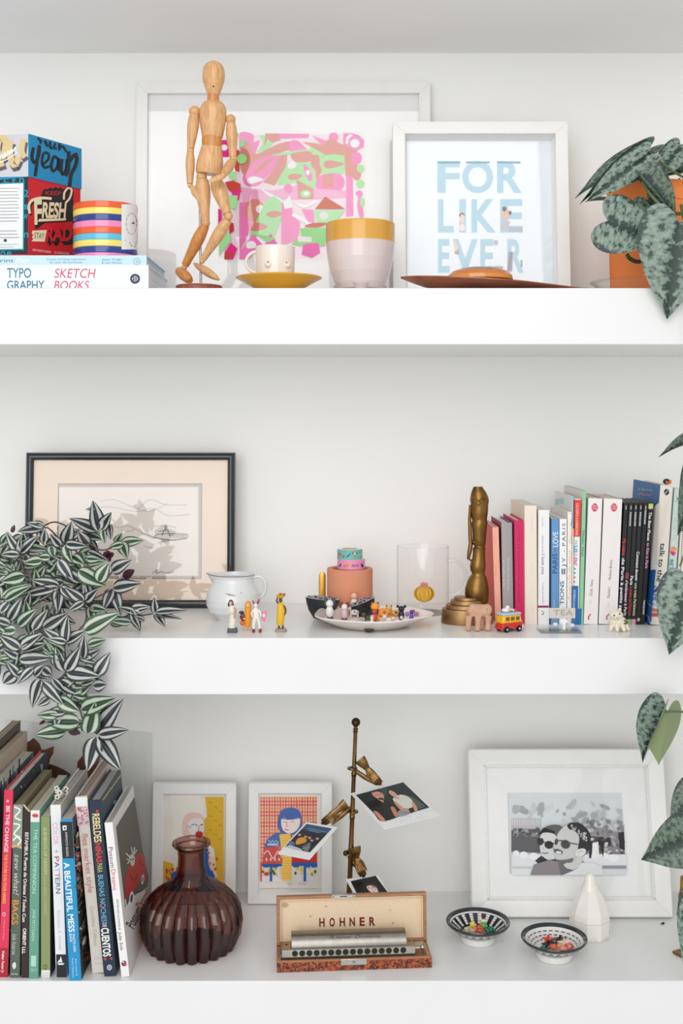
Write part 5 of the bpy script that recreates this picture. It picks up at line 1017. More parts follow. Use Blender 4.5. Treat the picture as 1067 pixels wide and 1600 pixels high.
m = MB('gloss', c(206,50,60)); m.ell(o+rot @ (Vector((8,-4,31))*.001), (.0014,.0014,.0022), n=8); m.ell(o+rot @ (Vector((2,-5,30))*.001), (.0016,.0012,.0012), n=8); m.build('load_trim', t)
m = MB('gloss', c(240,200,60)); m.ell(o+rot @ (Vector((-1,-4,33.4))*.001), (.002,.001,.001), n=8); m.build('beak', t)
# TEA stand
yt2 = .052; t = thing('tea_stand', 'clear acrylic stand with a grey TEA sign in front of the books', 'sign', (X2(876,yt2), yt2, SH2)); P4 = lambda cx, cy, y: W(cx/3.811+720, cy/3.811+930, y)
yf = .034
xa, xb_ = X2(845,yf), X2(910,yf); b = MB('acrylic'); b.box(((xa+xb_)/2, .054, SH2+.0014), (xb_-xa, .040, .0028)); b.build('foot_plate', t, bevel=.0006)
x0, x1 = X2(857.5,.05), X2(898,.05); b = MB('acrylic'); b.box(((x0+x1)/2, .05, SH2+.0028+.0135), (x1-x0, .0028, .027)); b.build('upright', t, bevel=.0005)
zt0, zt1 = Zf(966,.047), Zf(950,.047); b = MB('card', c(206,198,190)); b.box(((x0+x1)/2, .0475, (zt0+zt1)/2), (x1-x0, .002, zt1-zt0)); cv = Canvas(b, plane_proj((0,.0465,0), (0,-1,0)), 3.811, 720, 930, mat='card', off=.0002); cv.text('TEA', (552,103), (666,103), 32, c(160,156,152), space=1.1, bold=.01); b.build('sign_panel', t, smooth=False)
b = MB('card', c(236,234,232)); cv = Canvas(b, plane_proj((0,.0480,0), (0,-1,0)), 3.811, 720, 930, mat='card', off=.0); b2_ = b
cv.poly([(588,160),(600,138),(625,140),(640,160),(622,166),(622,205),(606,205),(606,166)], c(240,240,240)); cv.ell(562,172,14,10,c(222)); cv.ell(662,178,14,10,c(222)); b.build('tree_print', t, smooth=False)
# little ivory creature
yk = .058; o = Vector((X2(965,yk), yk, SH2)); t = thing('ivory_creature', 'little cream pottery dog figurine with black spots, below the Madame Bovary book', 'figurine', o)
b = MB('ivory'); b.ell(o+Vector((0,0,.013)), (.0135,.011,.010)); b.ell(o+Vector((-.003,-.003,.0235)), (.0105,.0085,.0078)); b.ell(o+Vector((-.009,0,.029)), (.0028,.002,.0034)); b.ell(o+Vector((.003,0,.0305)), (.0028,.002,.0034)); b.ell(o+Vector((-.004,-.0105,.0205)), (.0042,.0036,.0032))
for dx, dy in ((-.012,-.007),(-.003,-.010),(.007,-.009),(.014,-.003)): b.tube([o+Vector((dx*.8,dy*.7,.009)), o+Vector((dx,dy,.003)), o+Vector((dx*1.15,dy-.002,.0012))], [.004,.003,.0022], n=8)
b.build('body', t, remesh=.0008)
for dx, dz in ((-.0075,.0245), (.0005,.0265)): b = MB('gloss', c(24)); b.ell(o+Vector((dx,-.0108,dz)), (.0012,.001,.0012), n=8); b.build('eye', t)
b = MB('gloss', c(24)); b.ell(o+Vector((-.004,-.0142,.0212)), (.0009,.0008,.0007), n=8); b.build('nose', t)
b = MB('gloss', c(34)); 
for dx, dz, a in ((.009,.016,.6),(.0115,.0135,-.4),(.0085,.012,.2)): b.ell(o+Vector((dx,-.0085,dz)), (.0026,.0012,.0009), n=8, rot=Matrix.Rotation(a,3,'Y'))
b.build('spot', t)
# ================================================================ lower shelf: row of books on the left
K4 = (3.81, 0, 1140)
def D4(f):
    def g(cv): cv.s, cv.ox, cv.oy = K4; f(cv)
    return g
def lerpx(xt, xb, ya, yb, y): return xt+(xb-xt)*(y-ya)/(yb-ya)
def sp(cv, title, y0, y1, x0, x1, h, col, **k): cv.text(title, (x0, y0), (x1, y1), h, col, **k)
PGC = c(206,198,184)
book('tall dark brown book, leftmost in the lower row', (-52,-38), (-62,-48), 1196, 1527, SH3, .24, c(80,66,56), right=c(96,84,72), pages=c(180,166,150), y=.02)
book('thick cream book second from the left of the lower row', (-37,-24), (-47,-34), 1212, 1527, SH3, .235, c(206,192,170), pages=c(196,182,162), y=.018)
def tealcover(cv):
    cv.s, cv.ox, cv.oy = K4
    for k in range(12): cv.poly([(-90+k*18, 420-k*22), (-80+k*18, 408-k*22), (-80+k*18, 900), (-90+k*18, 900)], [c(110,160,168), c(200,214,210), c(50,90,100)][k%3])
book('thick white book with a teal striped cover, left of the BE THE CHANGE book', (-23,-4), (-33,-14), 1238, 1527, SH3, .2, c(226,224,216), right=c(110,156,162), pages=c(206,198,184), y=.018, paint_right=tealcover)
RB = c(226,52,84)
def f1(cv):
    cv.poly([(0,1300),(47,1300),(47,1473),(-2,1473)], c(176,24,48))
    sp(cv, 'BE THE CHANGE', 455, 730, 49, 36, 22, c(250,226,232), bold=.02); sp(cv, 'THE FUTURE IS IN YOUR HANDS', 742, 1035, 36, 25, 18, c(248,190,70), bold=.02)
    cv.ell(46,425,8,9,c(250,180,180)); cv.ell(24,1100,10,13,c(246,190,206)); cv.ell(24,1100,6,8,RB); sp(cv, 'A Playbook for Creative', 1125, 1250, 27, 21, 9, c(250,160,190)); sp(cv, 'Walter Foster Jr.', 1315, 1450, 20, 16, 15, c(250,226,230), bold=.02)
def dotcover(cv):
    cv.s, cv.ox, cv.oy = K4; 
    for k in range(12): cv.ell(110+R.random()*150, 200+R.random()*220, 4, 6, [c(200,50,60), c(90,110,120), c(226,226,220)][k%3])
    cv.line([(240,205),(246,240),(240,265)],5,c(180,200,206)); cv.line([(250,205),(250,235)],5,c(180,200,206))
book('red book with BE THE CHANGE on its spine and a dark back cover', (5.8,21.4), (-2,12.2), 1235, 1527, SH3, .2, RB, right=c(40,48,56), pages=PGC, draw=D4(f1), hard=1, paint_right=dotcover)
def f2(cv):
    cv.poly([(80,447),(134,447),(128,705),(70,700)], c(150,160,146)); 
    for q in (((85,460),(120,480),(90,520),(126,540)), ((80,560),(118,570),(84,620),(120,640)), ((78,660),(100,640),(124,660),(104,690))): cv.line(list(q), 10, c(236,238,228))
    cv.line([(72,700),(100,690),(128,706)], 12, c(226,176,110))
    sp(cv, 'sew what!', 740, 985, 104, 96, 34, c(196,206,196), shear=.3); sp(cv, 'BAGS', 1015, 1160, 94, 88, 36, c(230,150,50), bold=.01); sp(cv, 'lole hoeros', 1215, 1340, 88, 84, 28, c(190,200,190), shear=.3)
    cv.line([(60,1195),(118,1200)],2,c(120,130,120)); cv.line([(60,1345),(116,1350)],2,c(120,130,120)); cv.blob([(78,1390),(92,1385),(96,1410),(84,1425),(74,1410)], c(220,226,216)); sp(cv, 'Storey', 1440, 1455, 66, 108, 12, c(220,226,216)) if False else cv.text('storey', (68,1452), (106,1452), 13, c(220,226,216))
book('grey-green book titled sew what! BAGS', (21.6,35.6), (15.4,30.6), 1257, 1528, SH3, .17, c(88,98,88), right=c(120,110,80), pages=c(150,140,110), draw=D4(f2))
def f3(cv): sp(cv, 'ESTAMBUL Puerta de Oriente / Todos Con', 612, 1145, 160, 142, 19, c(236,232,228), bold=.02); sp(cv, 'ORIENT LLL', 1183, 1335, 147, 141, 19, c(236,232,228), bold=.03); cv.line([(140,446),(168,478),(178,488)],10,c(196,186,170))
book('slim dark brown book with ESTAMBUL in white letters', (36.8,47.6), (33,44.4), 1266, 1528, SH3, .155, c(52,32,30), pages=c(176,160,130), draw=D4(f3))
def f4(cv):
    cv.poly([(183,480),(236,480),(234,550),(182,550)], c(236,230,220)); cv.blob([(190,510),(205,500),(222,503),(230,515),(215,524),(198,520)], c(206,90,80)); cv.line([(192,511),(228,514)],2,c(120,40,40))
    sp(cv, 'THE TEA COMPANION', 590, 975, 213, 203, 22, c(196,226,212)); sp(cv, 'JANE PETTIGREW', 1070, 1262, 204, 196, 17, c(196,226,212)); cv.poly([(185,1345),(216,1345),(214,1410),(184,1410)], c(176,214,198)); cv.text('1917', (184,1432), (218,1432), 20, c(190,220,206))
book('teal green book titled THE TEA COMPANION', (48.2,62), (45,59.8), 1266, 1529, SH3, .17, c(98,160,138), pages=c(206,196,176), right=c(120,170,150), draw=D4(f4))
def f5(cv): sp(cv, 'ELEMENTS OF DESIGN', 585, 860, 268, 272, 18, c(206,212,170)); sp(cv, 'GALE GREET HANNAH', 870, 1100, 268, 272, 13, c(186,194,150)); cv.ell(270,1412,11,14,c(70,80,50)); cv.ell(270,1412,7,9,c(138,150,98)); cv.poly([(246,1432),(298,1432),(297,1476),(247,1476)], c(230,230,228)); cv.line([(250,1450),(295,1450)],3,c(170)); cv.line([(250,1465),(295,1465)],3,c(170))
book('olive green book titled ELEMENTS OF DESIGN with a white tag at its foot', (63,78.6), (64,78.6), 1276, 1528, SH3, .18, c(138,150,98), right=c(24,34,50), pages=c(216,208,196), draw=D4(f5))
def f6(cv):
    cv.poly([(334,1338),(394,1338),(397,1474),(336,1474)], c(22,32,40)); cv.poly([(352,1385),(362,1348),(372,1385)], c(236)); cv.poly([(340,1385),(358,1365),(358,1385)], c(236)); cv.poly([(340,1390),(384,1390),(376,1400),(348,1400)], c(236))
    for q, ya, yb_, cc in (('COLOR',555,685,c(236,170,190)),('+',715,735,c(150)),('P',755,785,c(200,60,90)),('A',788,820,c(60,60,110)),('T',822,850,c(120,190,200)),('T',852,880,c(206,80,100)),('E',882,910,c(50,130,140)),('R',914,942,c(90,100,160)),('N',946,975,c(70,70,80))):
        xx = 328+(ya-550)*.045; sp(cv, q, ya, yb_, xx, xx+(yb_-ya)*.045, 28, cc)
    sp(cv, 'Khristian A. Howell', 1080, 1310, 348, 360, 20, c(206,206,212))
book('white book titled COLOR + PATTERN with a black foot and a sailboat', (78.9,94.4), (87.6,104), 1258, 1527, SH3, .18, c(236,236,236), right=c(206,204,200), pages=c(190,180,166), draw=D4(f6), hard=1)
def f7(cv):
    cv.poly([(358,549),(430,549),(440,766),(372,766)], c(34,36,38)); cv.poly([(372,572),(396,570),(396,598),(374,600)], c(236)); cv.poly([(380,580),(390,580),(390,592),(381,592)], c(34)); sp(cv, 'AMPHOTO BOOKS', 608, 755, 394, 402, 13, c(220))
    sp(cv, 'A BEAUTIFUL MESS', 790, 1205, 396, 428, 34, c(240,248,252), bold=.02); sp(cv, 'PHOTO IDEA', 1215, 1325, 438, 446, 14, c(236,246,252), bold=.01); sp(cv, 'BOOK', 1215, 1265, 420, 424, 14, c(236,246,252), bold=.01); sp(cv, 'Elsie Larson &', 1365, 1465, 452, 458, 10, c(200,236,250)); sp(cv, 'Emma Chapman', 1360, 1475, 432, 438, 10, c(200,236,250))
def collage(cv):
    cv.s, cv.ox, cv.oy = K4; rr = random.Random(5)
    P_ = [c(40,34,30),c(90,60,44),c(140,100,80),c(60,76,60),c(170,70,50),c(210,196,180),c(30,40,46),c(120,110,90)]
    for k in range(70):
        y_ = 620+rr.random()*760; f_ = (y_-600)/800; x0 = 438+f_*46; x1 = 455+f_*72; x_ = x0+12+rr.random()*(x1-x0-10); cv.ell(x_, y_, 5+rr.random()*8, 10+rr.random()*26, P_[int(rr.random()*8)], rr.random()*2, n=8)
book('blue and black book titled A BEAUTIFUL MESS sticking out at the front', (94.8,113.2), (108.6,127.4), 1284, 1536, SH3, .19, c(24,146,200), right=c(50,42,36), pages=c(200,192,176), draw=D4(f7), paint_right=collage, y=.001)
def f8(cv):
    cv.poly([(450,458),(523,458),(532,572),(462,572)], c(222,196,200)); rr = random.Random(8)
    for k in range(34): cv.ell(462+rr.random()*62, 466+rr.random()*98, 5, 7, [c(206,90,120),c(236,226,226),c(190,120,140)][k%3], rr.random()*3, n=7)
    sp(cv, 'flea market style', 618, 970, 506, 542, 34, c(206,130,140)); sp(cv, 'Caroline Clifton', 1050, 1285, 548, 572, 22, c(196,190,182)); cv.line([(560,1362),(610,1356)],3,c(200)); cv.line([(562,1392),(612,1388)],3,c(200))
    cv.poly([(447,402),(521,402),(524,456),(451,456)], c(240))
book('cream book titled flea market style with a floral band', (117.4,137), (144.2,162.2), 1245, 1521, SH3, .19, c(222,216,206), right=c(206,190,182), pages=c(170,150,138), draw=D4(f8), hard=1)
def f9(cv):
    def xs(y_): return 562+(y_-430)*.083
    cv.poly([(xs(485)+(11 if k%2 else 5)*math.cos(k*.628)+12, 485+(14 if k%2 else 6)*math.sin(k*.628)) for k in range(10)], c(214,62,50))
    sp(cv, 'REBELDES', 500, 670, xs(500)+2, xs(670)+2, 42, c(232,216,150), bold=.02); sp(cv, 'NIÑAS', 675, 790, xs(675), xs(790), 32, c(214,62,50), bold=.03); sp(cv, 'PARA', 797, 850, xs(797), xs(850), 32, c(206,196,120)); sp(cv, 'BUENAS NOCHES', 865, 1145, xs(865), xs(1145), 30, c(110,176,206), bold=.01); cv.ell(xs(1050)-14,1050,7,8,c(214,62,50))
    sp(cv, 'DE', 1150, 1175, xs(1150), xs(1175), 24, c(236)); sp(cv, 'CUENTOS', 1180, 1350, xs(1180), xs(1350), 44, c(240,238,232), bold=.03); 
    cv.poly([(xs(1362)-2+(12 if k%2 else 5)*math.cos(k*.628)-12, 1365+(14 if k%2 else 6)*math.sin(k*.628)) for k in range(10)], c(214,62,50)); cv.ell(xs(1362)+24,1362,7,8,c(214,62,50)); cv.ell(xs(1412)+8,1415,15,17,c(196,206,214)); cv.ell(xs(1412)+8,1415,9,10,c(30,48,70)); cv.ell(xs(1412)+8,1415,5,6,c(196,206,214))
def navycover(cv):
    cv.s, cv.ox, cv.oy = K4; cv.ell(684,432,8,14,c(150,166,176), .3); cv.line([(720,270),(640,380),(612,420)],4,c(226,216,90))
book('dark navy hardback with CUENTOS BUENAS NOCHES NIÑAS REBELDES', (137.6,158), (163,181.6), 1251, 1526, SH3, .155, c(26,44,66), right=c(52,66,76), pages=c(176,172,168), draw=D4(f9), hard=1, paint_right=navycover)
def f10(cv):
    sp(cv, 'Possum', 700, 822, 658, 672, 26, c(40)); sp(cv, 'Dreams', 832, 955, 674, 686, 26, c(196,50,50)); sp(cv, 'WRITTEN AND ILLUSTRATED BY', 1010, 1195, 698, 712, 12, c(60)); sp(cv, 'Julie Sola', 1203, 1312, 714, 726, 19, c(40), shear=.2); cv.ell(738,1392,15,17,c(30,44,90)); cv.ell(744,1396,10,12,c(200,60,50)); cv.ell(734,1384,5,5,c(230))
def possum(cv):
    cv.s, cv.ox, cv.oy = K4; Z_ = c(86,84,78); RC = c(184,40,40)
    cv.poly([(690,580),(800,400),(845,700),(884,880),(880,930),(850,960),(800,985),(745,1060)], Z_)
    cv.blob([(748,880),(770,810),(800,770),(830,740),(858,752),(865,800),(868,870),(858,905),(835,890),(800,960),(770,985),(752,1010),(745,960)], RC)
    cv.ell(782,1005,13,42,c(236),.1); cv.ell(782,1005,7,26,c(60),.1); cv.ell(848,892,8,30,c(236),.1); cv.ell(848,892,4,18,c(60),.1); cv.line([(745,1010),(755,1060),(770,1020)],7,c(236)); cv.line([(775,870),(800,900),(815,860)],4,c(60,20,20)); cv.line([(830,760),(835,800),(858,810)],4,c(60,20,20))
    cv.blob([(768,760),(785,740),(800,760),(798,800),(782,812)], c(206,204,200)); cv.ell(778,775,4,6,c(30)); cv.ell(791,772,4,6,c(30)); cv.line([(748,735),(775,765)],6,c(236)); cv.line([(750,770),(768,778),(756,800)],5,c(236)); cv.line([(800,700),(792,740)],6,c(236)); cv.line([(812,715),(795,745)],5,c(236)); cv.line([(780,700),(786,735)],5,c(236))
    cv.text('Possum', (768,1175), (826,1060), 60, c(36,32,30), shear=.2); cv.text('Dreams', (828,1058), (878,960), 60, c(176,44,44), shear=.2)
    cv.text('Julie Sola', (826,1215), (846,1160), 20, c(60), shear=.2)
book('white Possum Dreams picture book with a red car on its cover', (161.8,177), (189.6,202.6), 1286, 1527, SH3, .17, c(238,236,234), right=c(226,222,216), pages=c(200,196,190), draw=D4(f10), hard=1, paint_right=possum)
# flower trinket between the books
o = W(88,1250,.06); t = thing('flower_trinket', 'white and black wire flower lying on top of the COLOR + PATTERN book', 'trinket', (W(92,0,.07).x,.07,0.001+CZ+(YH-1258)/S(.02)))
zf = CZ+(YH-1258)/S(.0125)+.0012; rr = random.Random(2)
for k in range(7):
    ox, oy, oz = (rr.random()-.5)*.014, .03+(rr.random())*.03, rr.random()*.010; px_ = W(86,0,.03).x+.002
    b = MB('ceramic', c(230,226,214)); p = Vector((px_+ox, oy, zf+.002+oz))
    for j in range(5): a = j*1.257; b.ell(p+Vector((math.cos(a)*.0026, 0, math.sin(a)*.0026)), (.0019,.0008,.0019), n=8)
    b.build('petal_ring', t); b = MB('satin', c(40,36,34)); b.ell(p+Vector((0,-.0008,0)), .0012, n=8); b.tube([p, Vector((px_, .045, zf))], .0005, n=5); b.build('stamen', t)
INV[t]; 
# dried brown leaves behind the books
def dleaf(label, pts, y0, lean):
    t = None; b = MB('dry_leaf'); n = len(pts); f = [W(px, py, y0+lean*(1230-py)/100) for px, py in pts]; bk = [p+Vector((0,.0012,0)) for p in f]
    # stem reaches the shelf behind the books
    b.add(f+bk, [tuple(range(n-1,-1,-1)), tuple(range(n, 2*n))]+[(i, (i+1)%n, n+(i+1)%n, n+i) for i in range(n)])
    lo = min(f, key=lambda p: p.z); b.tube([lo+Vector((0,.0006,.004)), Vector((lo.x-.004, y0-.01, .06)), Vector((lo.x, y0-.02, .0016))], .0014, n=8)
    return b.build_top('dried_leaf', label, 'leaf', smooth=False)
dleaf('brown jagged dried leaf standing behind the left books, topmost', [(38,1162),(46,1158),(52,1153),(58,1158),(62,1163),(66,1175),(66,1190),(70,1195),(58,1204),(50,1215),(38,1220)], .262, -.01)
dleaf('brown dried leaf with a pointed tip just right of the topmost dried leaf', [(62,1172),(72,1171),(84,1166),(83,1178),(78,1186),(76,1196),(72,1205),(60,1210),(56,1190)], .252, -.01)
dleaf('broad light brown dried leaf low behind the middle books', [(70,1198),(78,1194),(90,1198),(100,1203),(110,1210),(104,1222),(96,1235),(84,1240),(72,1226)], .270, -.01)
dleaf('rust brown dried leaf behind the flea market book', [(121,1190),(128,1182),(136,1172),(150,1178),(156,1186),(150,1200),(140,1230),(126,1250),(118,1240)], .280, -.01)
# clear acrylic sheet against the wall
b = MB('acrylic'); p = [W(8,1127,.316), W(237,1146,.316)]; xa, xb_ = W(8,0,.31).x, W(237,0,.31).x; z1, z2 = CZ+(YH-1125)/S(.312), CZ+(YH-1146)/S(.312)
b.hexa([Vector((xa,.300,.0005)),Vector((xb_,.300,.0005)),Vector((xb_,.303,.0005)),Vector((xa,.303,.0005)),Vector((xa,.313,z1)),Vector((xb_,.313,z2)),Vector((xb_,.316,z2)),Vector((xa,.316,z1))])
b.build_top('acrylic_sheet', 'clear acrylic sheet leaning on the wall behind the lower left books', 'sheet')
# ================================================================ ribbed glass vase
yv = .112; sv = S(yv); xv = W(299,0,yv).x; z_ = lambda py: max(CZ+(YH-py)/sv, 0)
pr = [(.0001,.006),(.028,.0015),(.036,.0008),(52,None,1490),(66,None,1477),(75,None,1458),(78,None,1436),(76,None,1420),(69,None,1405),(56,None,1392),(42,None,1383),(30,None,1376),(23.5,None,1367),(21,None,1352),(20.5,None,1338),(21.5,None,1327),(24,None,1321)]
P_ = [(q[0], q[1]) if q[1] is not None else (q[0]/sv, z_(q[2])) for q in pr]; rib = [0,.02,.05,.06,.055,.05,.05,.05,.045,.04,.025,.01,0,0,0,0,0]
b = MB('plum_glass'); b.lathe((xv,yv,0), P_, n=220, rib=rib, ribn=22, caps=False)
inner = [(max(r_-.003,.0001), z+(.004 if i < 4 else 0)) for i, (r_, z) in enumerate(P_)]; b.lathe((xv,yv,0), inner, n=220, rib=[k*.8 for k in rib], ribn=22, caps=False)
t = thing('vase', 'ribbed plum brown glass vase with a long neck, beside the Possum Dreams book', 'vase', (xv,yv,0)); b.build('vase_body', t, angle=80)
b = MB('plum_glass'); zr = z_(1319); b.lathe((xv,yv,0), [(.0225,zr-.004),(.0265,zr-.003),(.0292,zr+.0005),(.0285,zr+.0035),(.0262,zr+.0046),(.0238,zr+.0035),(.0222,zr+.0005),(.0225,zr-.004)], n=80, caps=False); b.build('rim', t, angle=80)
# ================================================================ brass photo tree
yt = .19; st = S(yt); q = lambda px, py, dy=0: W(px, py, yt+dy); t = thing('photo_tree', 'tall brass photo holder with ball top and three hand-shaped clips', 'photo holder', (q(545,1400).x, yt, 0)); BR = c(136,106,64)
ptop, pbot = q(555.8,1132), q(545.5,1400); dirp = (pbot-ptop).normalized(); L_ = (ptop.z-.006)/-dirp.z
P = lambda py: ptop+(pbot-ptop)*((py-1132)/268)
foot = ptop+dirp*L_
segs = [1132, 1141, 1166, 1205, 1210, 1216, 1268, 1274, 1282, 1330, 1336, 1400]
pts = []; rad = []
for k, (a, b2, r0, r1) in enumerate(((1132,1209,3.2,3.6),(1209,1276,3.4,3.9),(1276,1332,3.6,4.3),(1332,1400,4.0,4.6))):
    for u_ in (0, .04, .5, .96, 1): pts.append(P(a+(b2-a)*u_)); rad.append((r0+(r1-r0)*u_+(.9 if u_ in (0, 1) else 0))/st*(0.92 if u_ == .5 else 1))
pts.append(foot); rad.append(5/st)
b = MB('brass', BR); b.tube(pts, rad, n=18, caps=True)
for py in (1139, 1143, 1212, 1279, 1336): b.lathe(P(py), [(.0030,-.001),(.0048,0),(.0030,.001)], n=16)
b.build('pole', t, angle=60)
b = MB('brass', c(90,66,44)); b.ell(q(556,1128.5), 7/st, n=24); b.build('finial_ball', t)
b = MB('brass', BR); b.lathe((foot.x, yt, 0), [(.001,0),(.038,0),(.040,.002),(.038,.005),(.02,.009),(.008,.012),(.0001,.012)], n=40); b.build('base', t)
def hand(name_lbl, ring, cuffA, cuffB, wrist, knuck, tip, jaw0, jaw1, thumb, dy=0):
    s_ = 1/st; A_, B_ = q(*cuffA, -.006), q(*cuffB, -.006); w = q(*wrist, -.008); k_ = q(*knuck, -.010); e = q(*tip, -.012); b = MB('aged_brass')
    cc = (A_+B_)/2; b.tube([cc, cc.lerp(w,.45), w, w.lerp(k_,.5), k_], [(A_-B_).length*.5, (A_-B_).length*.42, .0046, .0062, .0066], n=16, flat=.38, side=(0,1,0))
    ax = (e-k_); side = Vector((ax.z, 0, -ax.x)).normalized()
    for j in range(4):
        o_ = (j-1.5)*.0031; ln = (.86, 1.0, 1.0, .84)[j]; p0 = k_+side*o_*.9-ax*.25; p1 = k_+side*o_*1.15+ax*.35+Vector((0,-.0026,0)); p2 = k_+side*o_*.95+ax*ln+Vector((0,.0012,0)); b.tube([p0, p1, (p1+p2)/2+Vector((0,-.0008,0)), p2], [.0016,.0017,.0015,.0011], n=10)
    th = q(*thumb, -.010); b.tube([w.lerp(k_,.25)+side*(.004 if (th-w).dot(side) > 0 else -.004), w.lerp(k_,.7)+side*(.0075 if (th-w).dot(side) > 0 else -.0075), th], [.0020,.0019,.0012], n=10)
    o1 = b.build('hand_clip', t, remesh=.00055)
    b = MB('aged_brass'); b.tube([q(*jaw0, .002), q(*jaw0, .002).lerp(q(*jaw1, 0), .5), q(*jaw1, -.004)], [.0034,.0040,.0018], n=12, flat=.5, side=(0,1,0)); b.build('lower_jaw', t)
    rc = q(*ring); b = MB('brass', BR); b.lathe(rc, [(.0036,-.0018),(.0078,-.0014),(.0082,0),(.0078,.0014),(.0036,.0018)], n=24, caps=False); b.build('collar', t)
hand('', (550.5,1200.5), (553,1188), (571.5,1184.5), (574,1201), (584,1213), (595.5,1227), (553,1203), (588,1226), (580,1215))
hand('', (552,1268), (533,1252), (549.5,1259), (527,1266), (517,1275), (502.5,1288), (548,1262), (518,1288), (521,1288))
hand('', (544,1334), (541,1326), (564,1323), (557,1341), (561,1354), (569,1371), (545,1338), (563,1362), (573,1360))
b = MB('brass', c(90,70,46)); b.ell(q(540,1333,-.004), .0042, n=14); b.build('clip_screw', t)
# polaroids
def card(label, TLp, TRp, BLp, y0, y1, y2, drawf, K, bw):
    TL, TR, BL = W(*TLp, y0), W(*TRp, y0+y1), W(*BLp, y0+y2); BR_ = TR+BL-TL; u = (TR-TL).normalized(); n = (BL-TL).cross(TR-TL).normalized()
    if n.y > 0: n = -n
    th = n*-.0008; b = MB('photo_print', c(240,240,240)); b.hexa([BL+th, BR_+th, BR_, BL, TL+th, TR+th, TR, TL]) 
    cv = Canvas(b, plane_proj(TL, n), K[0], K[1], K[2], mat='photo_print', off=.00012); drawf(cv); return b.build_top('instant_photo', label, 'photo', smooth=False, loc=tuple((TL+TR)/2))
def p1(cv):
    cv.poly([(105,215),(600,82),(872,345),(378,492)], c(30,40,42)); cv.blob([(640,230),(700,240),(820,320),(800,350),(740,360),(700,300)], c(84,92,86)); cv.poly([(350,150),(420,130),(450,200),(400,230)], c(50,76,82))
    cv.blob([(225,300),(300,260),(400,270),(470,300),(500,400),(560,435),(378,490),(290,400)], c(20,24,28)); cv.blob([(290,385),(330,390),(400,460),(408,482),(378,490),(330,440)], c(214,140,110)); cv.blob([(470,340),(505,345),(550,420),(545,438),(515,440),(480,380)], c(206,134,106))
    cv.blob([(275,190),(310,165),(350,175),(390,210),(400,250),(380,272),(345,262),(300,235),(280,215)], c(222,160,132)); cv.blob([(270,175),(310,160),(350,168),(375,195),(330,180),(280,190)], c(50,34,30)); cv.blob([(340,250),(380,245),(395,262),(372,274),(350,268)], c(70,44,38)); cv.line([(312,215),(335,212)],5,c(70,40,34)); cv.line([(352,210),(374,206)],5,c(70,40,34)); cv.line([(346,218),(352,234)],3,c(170,100,80))
    cv.poly([(330,262),(392,272),(398,300)], c(216,150,124))
    cv.blob([(490,260),(520,235),(560,215),(630,225),(690,270),(700,310),(690,350),(660,362),(600,350),(560,320),(520,300)], c(226,222,212)); cv.blob([(440,175),(470,165),(520,190),(540,215),(520,240),(490,230),(455,200)], c(226,176,150)); cv.blob([(430,165),(470,150),(525,175),(556,215),(540,220),(510,190),(460,170),(450,200),(470,235),(440,205)], c(48,32,28)); cv.line([(470,196),(486,204)],4,c(70,40,34)); cv.line([(498,206),(512,214)],4,c(70,40,34)); cv.blob([(495,225),(520,230),(560,250),(540,262),(510,245)], c(220,168,144))
    cv.blob([(500,290),(525,290),(600,350),(650,372),(640,392),(570,372)], c(216,158,132)); cv.blob([(690,300),(715,300),(748,365),(740,385),(715,380)], c(216,158,132)); cv.blob([(560,380),(640,372),(670,400),(640,425),(560,440),(545,410)], c(160,160,164)); cv.blob([(660,360),(700,355),(715,385),(680,405)], c(30,28,30)); cv.ell(640,380,22,12,c(216,158,132))
    for k in range(10): cv.ell(570+k*9, 395+(k*13)%26, 4, 3, c(90,94,104))
card('large instant photo of a man in black and woman in white, top clip', (547.3,1239.5), (631.5,1220.3), (600,1295.5), .175, .04, -.0875, p1, (6.669,540,1210), 0)
def p2(cv):
    cv.poly([(275,97),(498,138),(304,348),(84,298)], c(30,38,48)); cv.poly([(275,97),(498,138),(455,185),(232,146)], c(50,84,116)); cv.line([(285,138),(450,170)],6,c(110,150,180)); cv.line([(292,156),(390,176)],5,c(120,160,186))
    cv.blob([(180,260),(195,230),(240,215),(275,235),(265,260),(220,275),(185,280)], c(224,150,50)); 
    for x, y in ((213,190),(268,208),(302,218),(370,225),(322,242)): cv.ell(x,y,13,15,c(214,160,130)); cv.ell(x+2,y-10,12,7,c(40,30,30))
    cv.poly([(84,298),(130,285),(190,305),(240,325),(232,332)], c(200,206,214)); cv.blob([(125,250),(165,262),(170,285),(120,285)], c(90,120,160)); cv.blob([(250,290),(300,262),(310,290),(290,340),(250,330)], c(110,116,120)); cv.line([(250,300),(300,260)],8,c(60,80,100)); cv.line([(340,250),(370,250)],12,c(60,50,60))
    for k in range(12): cv.ell(240+k*5, 300+(k*17)%30, 3, 3, c(200,200,190))
card('small instant photo of a group under a blue sign, held by the left hand', (478,1284.5), (527,1292.5), (433.5,1334), .178, -.03, -.058, p2, (5.616,430,1270), 0)
def p3(cv):
    cv.poly([(660,600),(880,552),(1003,720),(1020,760),(760,800)], c(20,20,24)); cv.blob([(800,640),(840,625),(890,640),(910,680),(905,715),(870,712),(830,690),(808,665)], c(240,222,210)); cv.blob([(798,650),(810,625),(860,622),(905,650),(916,690),(905,715),(895,670),(860,640),(820,640)], c(70,34,34)); cv.ell(860,650,20,8,c(190,140,120),.4); cv.ell(850,664,6,4,c(40)); cv.ell(880,672,6,4,c(40)); cv.ell(822,660,8,6,c(180,50,50)); cv.line([(852,690),(874,694)],4,c(190,70,80)); cv.poly([(890,706),(950,712),(960,760),(880,760)], c(222,206,190))
card('small instant photo of a woman on black, behind the harmonica case', (540,1373.5), (590.5,1367.5), (573.5,1432), .175, .0217, -.06, p3, (5.616,430,1270), 0)
